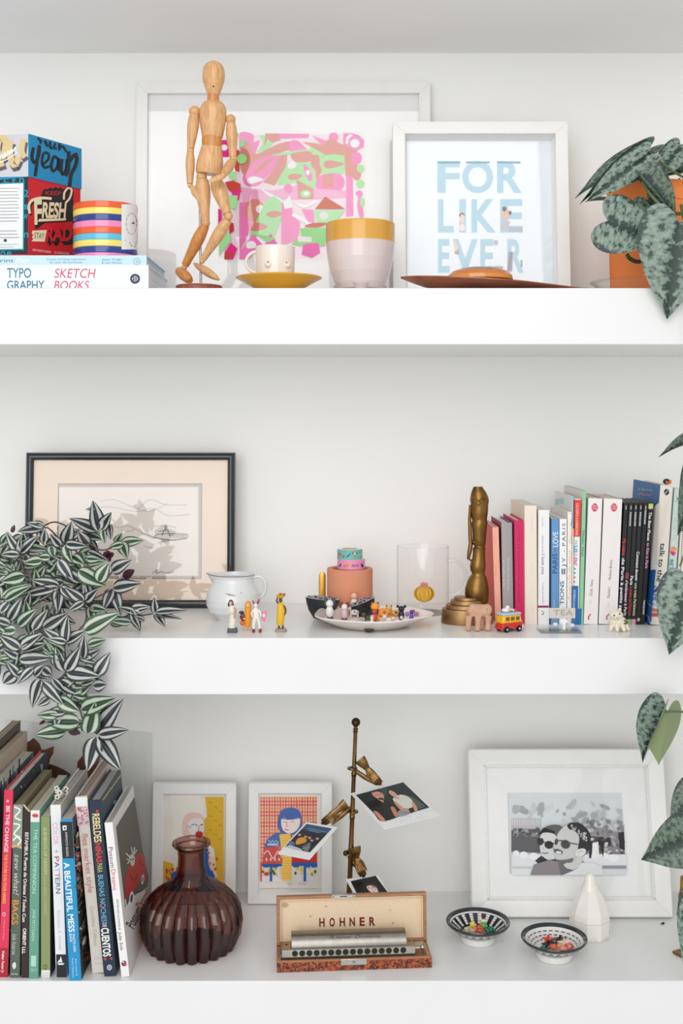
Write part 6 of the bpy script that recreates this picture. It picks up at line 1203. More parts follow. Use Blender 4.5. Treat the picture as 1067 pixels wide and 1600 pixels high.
# ================================================================ harmonica in its case
Pl = W(433,1519.5,.0255); A0 = Vector((Pl.x, .0255, 0)); A1 = Vector((W(674.5,0,.0415).x, .0415, 0)); u = (A1-A0).normalized(); w = Vector((-u.y, u.x, 0)); Lc = (A1-A0).length; Dc = .058
Mh = Matrix(((u.x,w.x,0,A0.x+u.x*Lc/2),(u.y,w.y,0,A0.y+u.y*Lc/2),(0,0,1,0),(0,0,0,1)))
t = thing('harmonica_case', 'open brown wooden harmonica case with HOHNER printed in its raised lid', 'case', M4=Mh); h_ = Lc/2; HB = .0165
P = lambda x, y, z: Mh @ Vector((x, y, z))
def bx(b, x0, x1, y0, y1, z0, z1, col=None, mat=None, tf=P): b.hexa([tf(x0,y0,z0),tf(x1,y0,z0),tf(x1,y1,z0),tf(x0,y1,z0),tf(x0,y0,z1),tf(x1,y0,z1),tf(x1,y1,z1),tf(x0,y1,z1)], col, mat)
wl = .0042
for nm, a in (('case_wall',(-h_,h_,0,wl)),('case_wall',(-h_,h_,Dc-wl,Dc)),('case_wall',(-h_,-h_+wl,wl,Dc-wl)),('case_wall',(h_-wl,h_,wl,Dc-wl))):
    b = MB('case_wood'); bx(b, *a, 0, HB, mat='case_wood'); b.build(nm, t, bevel=.0005)
b = MB('tortoise'); bx(b, -h_-.0003, h_+.0003, -.0004, .0006, .0005, HB-.0025); bx(b, h_, h_+.0004, 0, Dc, .0005, HB-.0025); b.build('tortoise_veneer', t, smooth=False)
b = MB('case_wood'); bx(b, -h_+wl, h_-wl, wl, Dc-wl, 0, .003); b.build('case_floor', t)
b = MB('matte', c(226,206,180)); e_ = .0008
for a in ((-h_+wl,h_-wl,wl,wl+e_),(-h_+wl,-h_+wl+e_,wl,Dc-wl),(h_-wl-e_,h_-wl,wl,Dc-wl),(-h_+wl,h_-wl,Dc-wl-e_,Dc-wl)): bx(b, *a, .003, HB-.0008)
b.build('lining', t)
la = math.radians(6); hl = .069; dl = .0105
def PL(x, y, z):    # lid frame: hinge at the back top edge, leaning back
    return Mh @ Vector((x, Dc-dl+.0012+y*math.cos(la)+z*math.sin(la)+.0, HB+.0004+dl*math.sin(la)+z*math.cos(la)-y*math.sin(la)))
for nm, a in (('lid_wall',(-h_,h_,0,dl,hl-wl,hl)),('lid_wall',(-h_,h_,0,dl,0,wl*.6)),('lid_wall',(-h_,-h_+wl*1.25,0,dl,wl*.6,hl-wl)),('lid_wall',(h_-wl*1.25,h_,0,dl,wl*.6,hl-wl))):
    b = MB('case_wood'); bx(b, *a, mat='case_wood', tf=PL); b.build(nm, t, bevel=.0008)
b = MB('clay', c(232,208,176)); bx(b, -h_+wl, h_-wl, dl-.003, dl-.001, wl*.5, hl-wl*.8, tf=PL); e_ = .0012
for a in ((-h_+wl*1.25,h_-wl*1.25,.001,dl-.003,hl-wl-e_,hl-wl),(-h_+wl*1.25,-h_+wl*1.25+e_,.001,dl-.003,wl,hl-wl),(h_-wl*1.25-e_,h_-wl*1.25,.001,dl-.003,wl,hl-wl)): bx(b, *a, tf=PL)
o0 = PL(0, dl-.003, 0); nn = (PL(0,0,0)-PL(0,1,0)).normalized()
cv = Canvas(b, plane_proj(o0, nn), 3.679, 410, 1380, mat='clay', off=.0002)
for (q_, x0, x1) in (('H',326,358),('O',385,416),('H',443,475),('N',500,532),('E',558,588),('R',614,648)):
    yy = 225-(x0-326)*.022; cv.text(q_, (x0,yy), (x1,yy-.5), 47, c(120,40,30), bold=.035)
cv.blob([(112,120),(130,112),(150,122),(135,140),(118,136)], c(196,166,130)); cv.ell(366,134,8,6,c(206,176,146)); cv.ell(276,190,5,5,c(190,150,120)); cv.ell(750,228,6,5,c(190,140,110)); cv.ell(735,155,7,5,c(212,184,154))
b.build('lid_lining', t, smooth=False)
b = MB('metal', c(216,216,212)); bx(b, -.0300, .0050, -.0006, .0002, hl-.0034, hl+.0004, tf=PL); bx(b, -.0300, .0050, -.0006, .005, hl, hl+.0006, tf=PL); b.build('lid_latch_plate', t)
b = MB('matte', c(30)); bx(b, -.018, -.007, -.0008, -.0004, hl-.0022, hl-.0010, tf=PL); bx(b, -.0285, -.0265, -.0008, -.0004, hl-.0022, hl-.0010, tf=PL); bx(b, .0015, .0035, -.0008, -.0004, hl-.0022, hl-.0010, tf=PL); b.build('latch_slot', t)
b = MB('metal', c(206,202,196)); bx(b, -.0205, .0175, -.0014, -.0003, HB-.0085, HB+.0002); lp = b.build('catch_plate', t, bevel=.0012)
b = MB('metal', c(180)); b.lathe(P(-.0015,-.0014,HB-.004), [(.0001,.0016),(.0014,.0014),(.0020,0),(.0020,-.001)], n=16, rot=Matrix.Rotation(math.radians(90),3,'X')); b.build('catch_button', lp)
b = MB('matte', c(30)); bx(b, -.0035,.0005,-.0017,-.0013,HB-.0050,HB-.0030); b.build('catch_slot', lp)
# harmonica
P = lambda x, y, z: Mh @ Vector((x, y, z+.0050))
t2 = thing('harmonica', 'silver chromatic harmonica with sixteen holes lying in the open case', 'harmonica', M4=Mh @ Matrix.Translation((0,0,.004)))
x0, x1 = -.1075, .0905; CH = c(176,172,164)
b = MB('metal_rough', c(150,136,116)); bx(b, x0, x1, .0085, .0440, -.0018, .0225); b.build('comb', t2, bevel=.0015)
b = MB('metal_rough', CH); 
import itertools
mx0, mx1 = x0+.002, x1-.001; zf0, zf1, zf2 = .0130, .0170, .0235; nh = 16; yf0, yf1 = .0062, .0085
b.hexa([P(mx0,yf0,zf0),P(mx1,yf0,zf0),P(mx1,yf1,zf0),P(mx0,yf1,zf0),P(mx0,yf0+.0015,zf2),P(mx1,yf0+.0015,zf2),P(mx1,.013,zf2),P(mx0,.013,zf2)]); b.build('mouthpiece', t2, bevel=.0008)
for k in range(nh):
    hx = mx0+.019+k*(mx1-mx0-.037)/(nh-1); rt = Matrix.Rotation(math.radians(84),3,'X'); R3 = Mh.to_3x3() @ rt
    b = MB('matte', c(40,44,34)); b.lathe(P(hx, yf0+.0006, (zf0+zf2)/2+.0004), [(.0001,.0002),(.0036,.0002),(.0036,-.001)], n=18, rot=R3); hh = b.build('hole', t2)
    b = MB('metal', c(120,114,100)); b.lathe(P(hx, yf0+.0006, (zf0+zf2)/2+.0004), [(.0036,.0002),(.0040,.0006),(.0044,.0002)], n=18, rot=R3, caps=False); b.build('hole_rim', hh)
cx0, cx1 = x0+.0165, x1-.0135
b = MB('metal', c(150,146,140)); prf = [(.0130,.0236),(.0133,.0262),(.0158,.0320),(.021,.0370),(.028,.0392),(.037,.0390),(.0425,.0350),(.0430,.0236)]
b.add([P(cx0,y_,z_) for y_, z_ in prf]+[P(cx1,y_,z_) for y_, z_ in prf], [(i,len(prf)+i,len(prf)+i+1,i+1) for i in range(len(prf)-1)]+[tuple(range(len(prf))), tuple(len(prf)+i for i in range(len(prf)-1,-1,-1))]); b.build('cover_plate', t2, angle=25)
b = MB('metal', c(90,84,76)); gl = glyphs('M. Hohner  Chromonica', shear=.4)
b.add([P(cx0+.055+.075*x_, .0172+.0036*y_, .0338+.0034*y_) for x_, y_ in gl[0]], gl[1]); b.build('engraving', t2, smooth=False)
for _a, _b in ((x0+.0012, cx0-.0008), (cx1+.0008, x1-.0012)): b = MB('metal', c(170,150,120)); bx(b, _a, _b, .0125, .0432, .0225, .0245); b.build('reed_plate', t2, bevel=.0004)
for xx in (x0+.009, x1-.0075): b = MB('metal_rough', c(90,84,76)); b.ell(P(xx,.024,.0247), (.0022,.0022,.0008), n=12); b.build('screw', t2)
b = MB('metal', c(206,204,198)); b.tube([P(x1-.001,.018,.0165), P(x1+.0075,.018,.0165)], .0017, n=12); b.ell(P(x1+.0105,.018,.0172), (.0036,.0036,.0034), n=16); b.build('slide_button', t2)
# ================================================================ bowls with little beads
def bowl(label, px, y, r, sh, inside, group=None):
    x = W(px,0,y).x; t = thing('bowl', label, 'bowl', (x,y,0)); BKc, WC = c(36,40,44), c(232,230,226); H = .0295; o = Vector((x,y,0))
    b = MB('ceramic'); pr = [(.0001,.001),(.0235,0),(.0262,.0006),(.0268,.0030),(.0262,.0085),(.0300,.0125),(r*.80,.0195),(r*.93,H-.0050),(r*.99,H-.0020),(r*1.005,H),(r*.985,H+.0016),(r*.93,H+.0004),(r*.875,H-.0026),(r*.845,H-.0044),(r*.70,.0160),(r*.50,.0100),(.010,.0085),(.0001,.0082)]
    cl = [WC]*7+[BKc]*5+[WC, BKc if inside == 's' else WC, BKc if inside == 's' else WC]+[WC]*3; b.lathe(o, pr, n=72, cols=cl, caps=False); b.build('bowl_body', t, angle=70)
    b = MB('ceramic', BKc)
    def ring_band(b, ra, za, rb, zb, a0, a1, col, off=.00025, n=5):
        vs = []
        for j in range(n+1):
            a = a0+(a1-a0)*j/n
            for r_, z_ in ((ra,za),(rb,zb)): vs.append(o+Vector((r_*math.cos(a), r_*math.sin(a), z_)))
        b.add(vs, [(2*j,2*j+2,2*j+3,2*j+1) for j in range(n)], col)
    # outside: zigzag between two lines
    def prof_at(f): ra, za, rb, zb = .0300, .0125, r*.93, H-.0050; return ra+(rb-ra)*f+.0004, za+(zb-za)*f-.0002
    mid = [( .0300,.0125),(r*.80,.0195),(r*.93,H-.0050)]
    def pa(f):
        f *= 2; i = min(int(f),1); g_ = f-i; p, q_ = mid[i], mid[i+1]; return p[0]+(q_[0]-p[0])*g_+.0005, p[1]+(q_[1]-p[1])*g_-.0003
    for f0, f1 in ((.02,.07),(.80,.86)):
        (ra,za),(rb,zb) = pa(f0), pa(f1); ring_band(b, ra, za, rb, zb, 0, 2*math.pi, BKc, n=72)
    nz = 22
    for k in range(nz):
        a0 = 2*math.pi*k/nz; a1 = a0+2*math.pi/nz; am = (a0+a1)/2
        for (aa, fa, ab, fb) in ((a0,.14,am,.70),(am,.70,a1,.14)):
            p0, p1 = pa(fa), pa(fb); w_ = .035
            b.add([o+Vector((p0[0]*math.cos(aa-w_),p0[0]*math.sin(aa-w_),p0[1])), o+Vector((p0[0]*math.cos(aa+w_),p0[0]*math.sin(aa+w_),p0[1])), o+Vector((p1[0]*math.cos(ab+w_),p1[0]*math.sin(ab+w_),p1[1])), o+Vector((p1[0]*math.cos(ab-w_),p1[0]*math.sin(ab-w_),p1[1]))], [(0,1,2,3)])
        p0, p1 = pa(.18), pa(.34); ring_band(b, p0[0], p0[1], p1[0], p1[1], am-.05, am+.05, BKc, n=2)
    if inside == 's':
        nb = 18
        for k in range(nb):
            a = 2*math.pi*k/nb
            for q_ in range(4):
                f0 = q_/4; ra = r*.83-(r*.30)*f0*.9; za = H-.0048-(H-.0150)*f0*.75; rb = ra-r*.055; zb = za-.0024; ring_band(b, ra-.0005, za+.0003, rb-.0005, zb+.0003, a-.075, a+.075, WC, n=2)
    else:
        for k in range(26):
            a = 2*math.pi*k/26; 
            for q_ in range(3): ra = r*(.80-.09*q_); za = H-.0068-.0040*q_; ring_band(b, ra-.0004, za+.0006, ra-.0014, za-.0003, a+q_*.05, a+.15+q_*.05, BKc, n=2)
    b.build('painted_pattern', t, smooth=False); return x
def pile(x, y, z, items, grp):
    for nm, lbl, dx, dy, dz, r_, col, shp in items:
        o = Vector((x+dx*.001, y+dy*.001, z+dz*.001)); b = MB('gloss', col); s_ = r_*.00125
        if shp == 'star':
            for k in range(5): a = k*1.257+.3; b.tube([o, o+Vector((math.cos(a)*s_*1.5, -.3*s_, math.sin(a)*s_*1.1))], [s_*.5, s_*.14], n=8)
        elif shp == 'animal':
            b.ell(o, (s_*1.1,s_*.6,s_*.65), n=10); b.ell(o+Vector((-s_*1.0,0,s_*.7)), s_*.5, n=10)
            for q_ in (-.6,.6): b.ell(o+Vector((q_*s_,0,-s_*.6)), (s_*.22,s_*.3,s_*.5), n=8)
            for q_ in (-.25,.25): b.ell(o+Vector((-s_*1.0+q_*s_,0,s_*1.15)), (s_*.14,s_*.12,s_*.25), n=6)
        elif shp == 'ring': b.tube([o+Vector((math.cos(k*.5236)*s_, 0, math.sin(k*.5236)*s_*.8)) for k in range(13)], s_*.35, n=8, caps=False)
        else:
            b.ell(o, s_, n=12)
            for k in range(5): a = k*1.257; b.ell(o+Vector((math.cos(a)*s_*.8,-s_*.3,math.sin(a)*s_*.8)), s_*.45, n=8)
        b.build_top(nm, lbl, 'charm', group=grp)
xb1 = bowl('black and white patterned bowl with black striped inside, left of the pair', 746.8, .132, .0488, SH3, 's')
pile(xb1, .132, .0155, [('charm','cream flower charm at the left of the left bowl',-16,0,0,4.2,c(226,206,176),'flower'),('charm','beige animal charm near the left rim of the left bowl',-10,-8,3,3.6,c(206,186,150),'animal'),('charm','yellow round charm on the pile in the left bowl',-7.5,6,6,3.8,c(238,214,90),'ball'),('charm','red star charm in the middle of the left bowl',-1,-6,2.5,4.2,c(216,70,50),'star'),('charm','bright red rounded charm in the left bowl, before the green one',2,-1,4,3.6,c(226,76,56),'flower'),('charm','light green charm on top of the left bowl pile',8.5,4,5,4.4,c(104,176,84),'flower'),('charm','cream rabbit-eared charm at the back of the left bowl',10,11,9,4,c(232,222,196),'animal'),('charm','brown-red charm low in the left bowl',5,-12,1,3.6,c(160,80,60),'ball'),('charm','dark green charm at the right of the left bowl',20,0,.5,4.2,c(20,116,84),'flower'),('charm','second dark green charm nearer the middle of the left bowl',15,-6,.5,3.6,c(24,110,80),'animal')], 'small charms in the left bowl')
xb2 = bowl('black and white patterned bowl with leafy drawn inside, right of the pair', 865.7, .0755, .0487, SH3, 'l')
pile(xb2, .0755, .0155, [('charm','red star charm on the right bowl pile',-8,6,9,5.2,c(222,60,44),'star'),('charm','black spiky charm left in the right bowl',-9,0,3,5.6,c(34,32,36),'star'),('charm','dark grey round charm in the middle of the right bowl',1,4,6,4.4,c(76,72,74),'ball'),('charm','orange flower charm low in the right bowl',-3,-9,2,4.6,c(226,110,60),'flower'),('charm','brown animal charm at the front of the right bowl',-6,-14,2,3.6,c(150,80,50),'animal'),('charm','black long-legged charm at the back of the right bowl',10,8,8,5.0,c(30,28,30),'star'),('charm','cream flower charm on the right bowl pile',14,0,6,5.4,c(236,212,184),'star'),('charm','salmon animal charm at the front right of the right bowl',11,-12,2,4.8,c(240,150,120),'animal'),('charm','red-orange charm near the right rim of the right bowl',21,-6,3,4.0,c(226,84,56),'ring'),('charm','dark green charm at the left of the right bowl',-17,-9,1,4.0,c(26,110,76),'ball'),('charm','purple charm low left in the right bowl',-12,-13,0,3.0,c(110,80,130),'ball')], 'small charms in the right bowl')
# ceramic tower
yc = .152; sc = S(yc); xc = W(921.5,0,yc).x; t = thing('ceramic_tower', 'white faceted ceramic tower with a pointed roof, right of the bowls', 'ornament', (xc,yc,0)); zf = lambda py: max(CZ+(YH-py)/sc, 0); CW = c(240,236,228); r = 31.5/sc; n_ = 9
b = MB('ceramic', CW); zs = zf(1434); b.lathe((xc,yc,0), [(.001,.0),(r*.92,0),(r*.97,.0012),(r*1.0,zs-.001),(r*.985,zs)], n=n_, rot=Matrix.Rotation(.2,3,'Z')); b.build('tower_wall', t, bevel=.0012, smooth=False)
b = MB('ceramic', CW); b.lathe((xc,yc,0), [(r*.985,zs+.0004),(r*1.0,zs+.0014),(r*.97,zf(1424)),(r*.82,zf(1408)),(r*.60,zf(1396)),(r*.36,zf(1386))], n=n_, rot=Matrix.Rotation(.2,3,'Z')); b.build('roof', t, bevel=.0012, smooth=False)
b = MB('ceramic', CW); b.lathe((xc,yc,0), [(r*.44,zf(1389)),(r*.33,zf(1382)),(r*.27,zf(1374)),(r*.2,zf(1367)),(r*.08,zf(1364)),(.0001,zf(1363.5))], n=24); b.build('spire', t, angle=70)
for k in range(5):
    a = math.radians(-90+(k-2)*40); d = Vector((math.cos(a), math.sin(a), 0)); p = Vector((xc,yc,zf(1459)))+d*r*.955; tg = Vector((-d.y, d.x, 0)); b = MB('ceramic', c(232,226,214)); b.tube([p+tg*math.cos(j*.5236)*.0050+Vector((0,0,math.sin(j*.5236)*.0050))+d*.0006 for j in range(13)], .0006, n=6, caps=False); b.build('round_window', t)
# brass stand at the right edge
yb = .10; sb = S(yb); t = thing('brass_stand', 'brass bamboo-style stand leg with a square foot at the right edge', 'stand', (W(1085,0,yb).x, yb, 0)); q = lambda px, py, dy=0: W(px, py, yb+dy)
b = MB('brass', c(190,150,80)); b.tube([q(1068,1370), q(1067,1385), q(1066.5,1395), q(1066,1398), q(1065,1420), q(1064,1428), q(1064.5,1436), q(1070,1441), q(1074,1470), q(1073,1478)], [.005,.0045,.005,.0062,.0050,.0068,.0062,.003,.0026,.0026], n=16); b.build('leg', t)
b = MB('brass', c(170,134,80)); p = q(1058,1484); b.box((q(1057,1480).x+.004, .085, .0022), (.022,.018,.0040), rot=Matrix.Rotation(.5,3,'Z')); b.build('foot', t, bevel=.0008)
b = MB('brass', c(160,124,70)); b.tube([Vector((q(1060,0).x,.088,.003)), q(1073,1474)], .0026, n=10); b.build('strut', t)
b = MB('brass', c(190,150,80)); b.tube([q(1068,1372), q(1100,1362), q(1130,1372)], .0045, n=12); b.tube([q(1130,1372), q(1132,1440), Vector((q(1134,0).x, yb, .0))], .0045, n=12); b.build('frame', t)
# a dark crumb
b = MB('matte', c(30,30,34)); x_ = W(1036,0,.19).x; b.ell((x_,.19,.0016), (.0026,.0018,.0016), n=10); b.ell((x_-.0035,.189,.0008), (.0012,.001,.0008), n=8); b.build_top('crumb', 'tiny dark crumb on the lower shelf beside the wide white frame', 'crumb')
# ================================================================ plants
def leaf_mesh(name, kind, mat, curl=0.1, fold=0.12, wave=0.0, nu=12, nv=8, twist=0):
    vs, fs, uvs = [], [], []
    if kind == 'heart':      # outline from the sinus round the rounded lobe to the tip
        out = spline([(0,0.0),(-.12,.10),(-.19,.25),(-.15,.39),(.0,.485),(.20,.50),(.42,.43),(.64,.30),(.84,.13),(1,0)], False, 4)
        ln = [0]
        for a, b_ in zip(out, out[1:]): ln.append(ln[-1]+math.dist(a, b_))
        nu = 24
        for i in range(nu+1):
            t_ = ln[-1]*i/nu; k = max(q for q in range(len(ln)) if ln[q] <= t_+1e-9); k = min(k, len(out)-2); f = (t_-ln[k])/(ln[k+1]-ln[k])
            ox, oy = (out[k][0]+(out[k+1][0]-out[k][0])*f, out[k][1]+(out[k+1][1]-out[k][1])*f); m_ = (i/nu)**1.25
            for j in range(nv+1):
                v = -1+2*j/nv; x = m_+(ox-m_)*abs(v); y = oy*v
                z = -curl*x*abs(x)+fold*abs(y)*.9-.25*y*y+wave*math.sin(x*8+v*2)*abs(v)*.6-.012*math.exp(-(v*5)**2)+twist*y*x*.4
                vs.append((x, y, z)); uvs.append((.5+v*.5*(.35+.65*min(oy*2,1)), x+.2))
    for i in range(nu+1 if kind != 'heart' else 0):
        u = i/nu
        if kind == 'lance': w = (math.sin(math.pi*min(u**.66, 1)))**.78*(1-.15*u) if 0 < u < 1 else 0.0
        elif kind == 'heart': w = (1-u**2.1)**.8*(.80+.20*min(u/.25, 1)) if u < 1 else 0
        w = max(w, .02 if u < 1 else 0.002)
        for j in range(nv+1):
            v = -1+2*j/nv; x = u
            if kind == 'heart': x = u-.26*abs(v)**1.6*(1-u)**2.5
            z = -curl*u*u + fold*abs(v)*w*.5 - (.10 if kind == 'heart' else .04)*w*v*v + wave*math.sin(u*9+v*2)*.5*abs(v)
            if kind == 'heart': z -= .05*(1-u)**3*abs(v)
            z -= .012*math.exp(-(v*5)**2)
            vs.append((x, v*w*.5, z+twist*v*u*.3)); uvs.append((.5+v*.5, u))
    for i in range(nu):
        for j in range(nv): a = i*(nv+1)+j; fs.append((a, a+nv+1, a+nv+2, a+1))
    me = bpy.data.meshes.new(name); me.from_pydata(vs, [], fs); me.materials.append(M[mat]); me.polygons.foreach_set('use_smooth', [True]*len(fs))
    ul = me.uv_layers.new(name='UVMap'); k = 0
    for f in fs:
        for q in f: ul.data[k].uv = uvs[q]; k += 1
    me.update(); return me
TR = {}
for k in range(3):
    for q in 'pg': TR[q+str(k)] = leaf_mesh('striped_leaf', 'lance', 'striped_leaf_'+q, curl=(.10,.26,-.08)[k], fold=(.30,.18,.40)[k])
HE = [leaf_mesh('silver_leaf', 'heart', 'silver_leaf', curl=(.12,.30,.05)[k], fold=(.10,.5,.9)[k], wave=.015, nu=18, nv=12, twist=(0,.3,-.3)[k]) for k in range(3)]
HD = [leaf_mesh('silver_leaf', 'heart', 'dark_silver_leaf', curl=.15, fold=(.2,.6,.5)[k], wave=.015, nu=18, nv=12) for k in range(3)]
def put_leaf(root, mesh, base, tip, width, nrm, name='leaf'):
    d = tip-base; L = d.length; X_ = d.normalized(); Zn = Vector(nrm); Zn = (Zn-X_*Zn.dot(X_)).normalized(); Y_ = Zn.cross(X_)
    m = Matrix(((X_.x*L,Y_.x*width,Zn.x*L,base.x),(X_.y*L,Y_.y*width,Zn.y*L,base.y),(X_.z*L,Y_.z*width,Zn.z*L,base.z),(0,0,0,1)))
    o = bpy.data.objects.new(name, mesh); COL.objects.link(o); o.parent = root; o.matrix_basis = INV[root] @ m; INV[o] = INV[root]; return o
RL = random.Random(11)
# ---- striped trailing plant
ypot = .13; xpot = W(36,0,ypot).x
root = thing('trailing_plant', 'trailing houseplant with silver and green striped leaves spilling over the middle shelf', 'plant', (xpot, ypot, SH2))
b = MB('ceramic', c(234,230,226)); zt = CZ+(YH-866)/S(ypot); b.lathe((xpot,ypot,0), [(.001,SH2),(.038,SH2),(.042,SH2+.004),(.050,SH2+.035),(.052,SH2+.06),(.049,zt-.004),(.048,zt),(.045,zt),(.046,SH2+.06),(.001,zt-.014)], n=48); b.build('plant_pot', root, angle=60)
b = MB('soil'); b.lathe((xpot,ypot,0), [(.0001,zt-.013),(.046,zt-.012),(.045,zt-.006),(.02,zt-.003),(.0001,zt-.002)], n=32); b.build('soil', root)
def depth(py, px):      # how far the foliage hangs forward at that height
    if py < 850: return .085 if px > 70 else .07
    if py < 985: return .045-(py-850)/135*.06 if px < 165 else .05
    return -.035
def tr(b0, t0, kind, wpx, dy=None, yy=None):
    bx_, by_ = b0[0]/3.638, b0[1]/3.638+780; tx_, ty_ = t0[0]/3.638, t0[1]/3.638+780
    y0 = depth(by_, bx_) if yy is None else yy; y0 += (RL.random()-.5)*.012; d_ = (RL.random()-.65)*.022 if dy is None else dy
    p, q = W(bx_, by_, y0), W(tx_, ty_, y0+d_); n = (RL.uniform(-.35,.35), -1, RL.uniform(.0,.55))
    put_leaf(root, TR[kind+str(RL.randrange(3))], p, q, wpx/3.638/S(y0)*1.22, n)
L1 = [((562,180),(525,5),'p',78),((550,178),(390,110),'p',62),((575,172),(640,70),'p',64),((620,140),(632,232),'p',40),((585,170),(592,250),'g',44),((540,60),(480,50),'p',22),
((690,250),(815,225),'g',56),((690,245),(725,340),'g',62),((700,255),(615,275),'g',44),((660,250),(690,195),'g',42),((635,410),(745,343),'p',70),
((250,160),(105,185),'p',56),((250,155),(160,130),'p',44),((228,158),(245,265),'p',46),((112,305),(20,188),'p',56),((108,300),(120,210),'p',34),((118,305),(212,205),'p',56),((108,315),(0,310),'p',48),
((372,250),(405,130),'p',72),((375,255),(505,265),'p',56),((372,258),(412,362),'g',62),((342,265),(285,200),'p',52),((290,265),(305,335),'g',54),((238,350),(132,365),'g',60),((285,330),(205,330),'g',46),((140,435),(2,470),'g',76),
((332,345),(415,472),'p',62),((352,330),(420,375),'g',60),((410,325),(482,372),'g',58),((492,338),(572,342),'g',44),((445,405),(590,498),'g',92),((560,470),(605,362),'g',84),
((338,492),(172,455),'p',58),((335,500),(72,555),'p',54),((335,505),(330,650),'p',66),((345,500),(452,582),'p',58),((325,510),(160,592),'p',36),((480,575),(485,490),'p',34),((485,578),(562,505),'p',58),((478,578),(368,498),'p',60),((475,585),(384,640),'p',44),
((642,508),(808,480),'p',72),((638,510),(585,632),'p',58),((645,515),(688,655),'p',60),((30,575),(172,488),'g',60),((10,560),(150,470),'g',50),((50,690),(115,568),'p',62),((5,640),(60,570),'p',54),((105,720),(200,625),'g',72),((188,745),(262,622),'p',64),((245,735),(390,645),'p',72),((478,752),(655,642),'g',92),
((372,812),(390,660),'p',64),((378,812),(490,740),'p',60),((370,818),(245,738),'p',56),((375,812),(282,792),'p',44),((745,700),(620,688),'g',44),((625,690),(735,700),'g',60),
((745,622),(855,612),'p',52),((745,630),(800,755),'p',52),((115,850),(0,775),'p',66),((118,850),(232,762),'p',70),((108,912),(288,893),'p',74),((118,860),(272,822),'p',56),((110,900),(10,850),'p',50),((60,880),(0,900),'g',56),
((372,975),(320,832),'p',72),((378,975),(455,840),'p',72),((380,985),(562,1005),'p',84),((340,1030),(462,1118),'p',66),((500,830),(602,795),'g',52),((470,905),(482,770),'p',60),((545,1000),(620,878),'p',74),((530,1062),(610,1050),'p',66),((478,905),(572,850),'p',52),((462,1050),(552,1025),'p',44),
((192,965),(302,1022),'p',58),((190,960),(90,1040),'p',56),((88,985),(5,1062),'p',74),((108,1005),(45,925),'p',50),((98,1000),(190,975),'g',52),((235,1020),(172,1190),'p',72),((240,1040),(355,1172),'p',60),((300,1020),(378,1120),'p',50),((282,1128),(215,1172),'p',44),
((332,1132),(458,1205),'g',80),((462,1200),(668,1130),'g',92),((455,1105),(512,1055),'g',50),((500,1332),(542,1158),'g',98),((552,1332),(668,1140),'p',102),((562,1340),(738,1310),'p',66),((545,1350),(495,1552),'p',96),((560,1350),(688,1542),'p',92),
((455,1268),(248,1265),'g',92),((375,1318),(198,1342),'g',80),((332,1222),(205,1230),'g',54),((200,1000),(260,940),'p',58),((240,960),(300,1010),'p',60)]
for q in L1: tr(*q)
# upturned plum undersides
def plum(b0, t0, wpx, yy):
    p, q = W(b0[0]/3.638, b0[1]/3.638+780, yy), W(t0[0]/3.638, t0[1]/3.638+780, yy-.01); put_leaf(root, TR['p1'], p, q, wpx/3.638/S(yy), (.2, 1, -.2))
for a in (((60,185),(100,143),34,.12),((695,440),(782,402),56,.09),((590,300),(640,360),60,.1),((385,1315),(475,1330),46,-.01),((640,330),(600,300),50,.1),((255,1255),(220,1290),24,-.02)): plum(*a)
# denser foliage behind
for k in range(150):
    py = RL.uniform(830, 1035); px = RL.uniform(-14, 150 if py < 960 else 110 if py < 1000 else 45); 
    if py > 985 and px > 70: continue
    if 858 < py < 880 and 36 < px < 62: continue
    a = RL.uniform(0, 6.28); l = RL.uniform(26, 40); d = .02 if py < 960 else .012
    y0 = depth(py, px)+d+RL.uniform(0, .02)
    if py > 975: y0 = -.022-RL.random()*.008
    p, q = W(px, py, y0), W(px+l*math.cos(a), py+l*.8*abs(math.sin(a))*(1 if RL.random() < .7 else -1), y0-.004)
    put_leaf(root, TR[RL.choice('pgg')+str(RL.randrange(3))], p, q, RL.uniform(16,23)/S(y0), (RL.uniform(-.5,.5), -1, RL.uniform(0,.6)))
for k in range(40):    # leaves in front of the pot
    px, py = RL.uniform(-20, 70), RL.uniform(846, 905)
    if 858 < py < 878 and 38 < px < 60: continue
    a = RL.uniform(0, 6.28); l = RL.uniform(24, 36); y0 = .052+RL.random()*.012; p, q = W(px, py, y0), W(px+l*math.cos(a), py+l*.7*math.sin(a), y0-.006); put_leaf(root, TR[RL.choice('pgg')+str(RL.randrange(3))], p, q, RL.uniform(15,21)/S(y0), (RL.uniform(-.5,.5), -1, RL.uniform(0,.6)))
for k in range(46):    # tail above the lower shelf
    py = RL.uniform(1020, 1135); px = RL.uniform(52, 155); a = RL.uniform(0, 6.28); l = RL.uniform(22, 34); y0 = -.026-RL.random()*.006
    if px < 75+(py-1030)*.1: continue
    p, q = W(px, py, y0), W(px+l*math.cos(a), py+l*.8*math.sin(a), y0-.004); put_leaf(root, TR[RL.choice('pg')+str(RL.randrange(3))], p, q, RL.uniform(14,21)/S(y0), (RL.uniform(-.5,.5), -1, RL.uniform(0,.6)))
# the short stem lying along the shelf to the right
for (b0, t0, w_) in (((243,957),(241,934),15),((243,957),(291,952),15),((243,958),(259,981),15),((240,960),(284,966),10),((210,958),(232,948),12),((205,960),(219,988),15),((212,958),(183,949),14),((205,968),(172,974),14),((175,968),(208,972),13),((226,970),(210,962),9)):
    y0 = .055+RL.uniform(-.004,.004); p, q = W(*b0, y0), W(*t0, y0-.012); p.z = max(p.z, SH2+.006); q.z = max(q.z, SH2+.004); put_leaf(root, TR['p'+str(RL.randrange(3))], p, q, w_/S(y0), (.1,-1,.5))
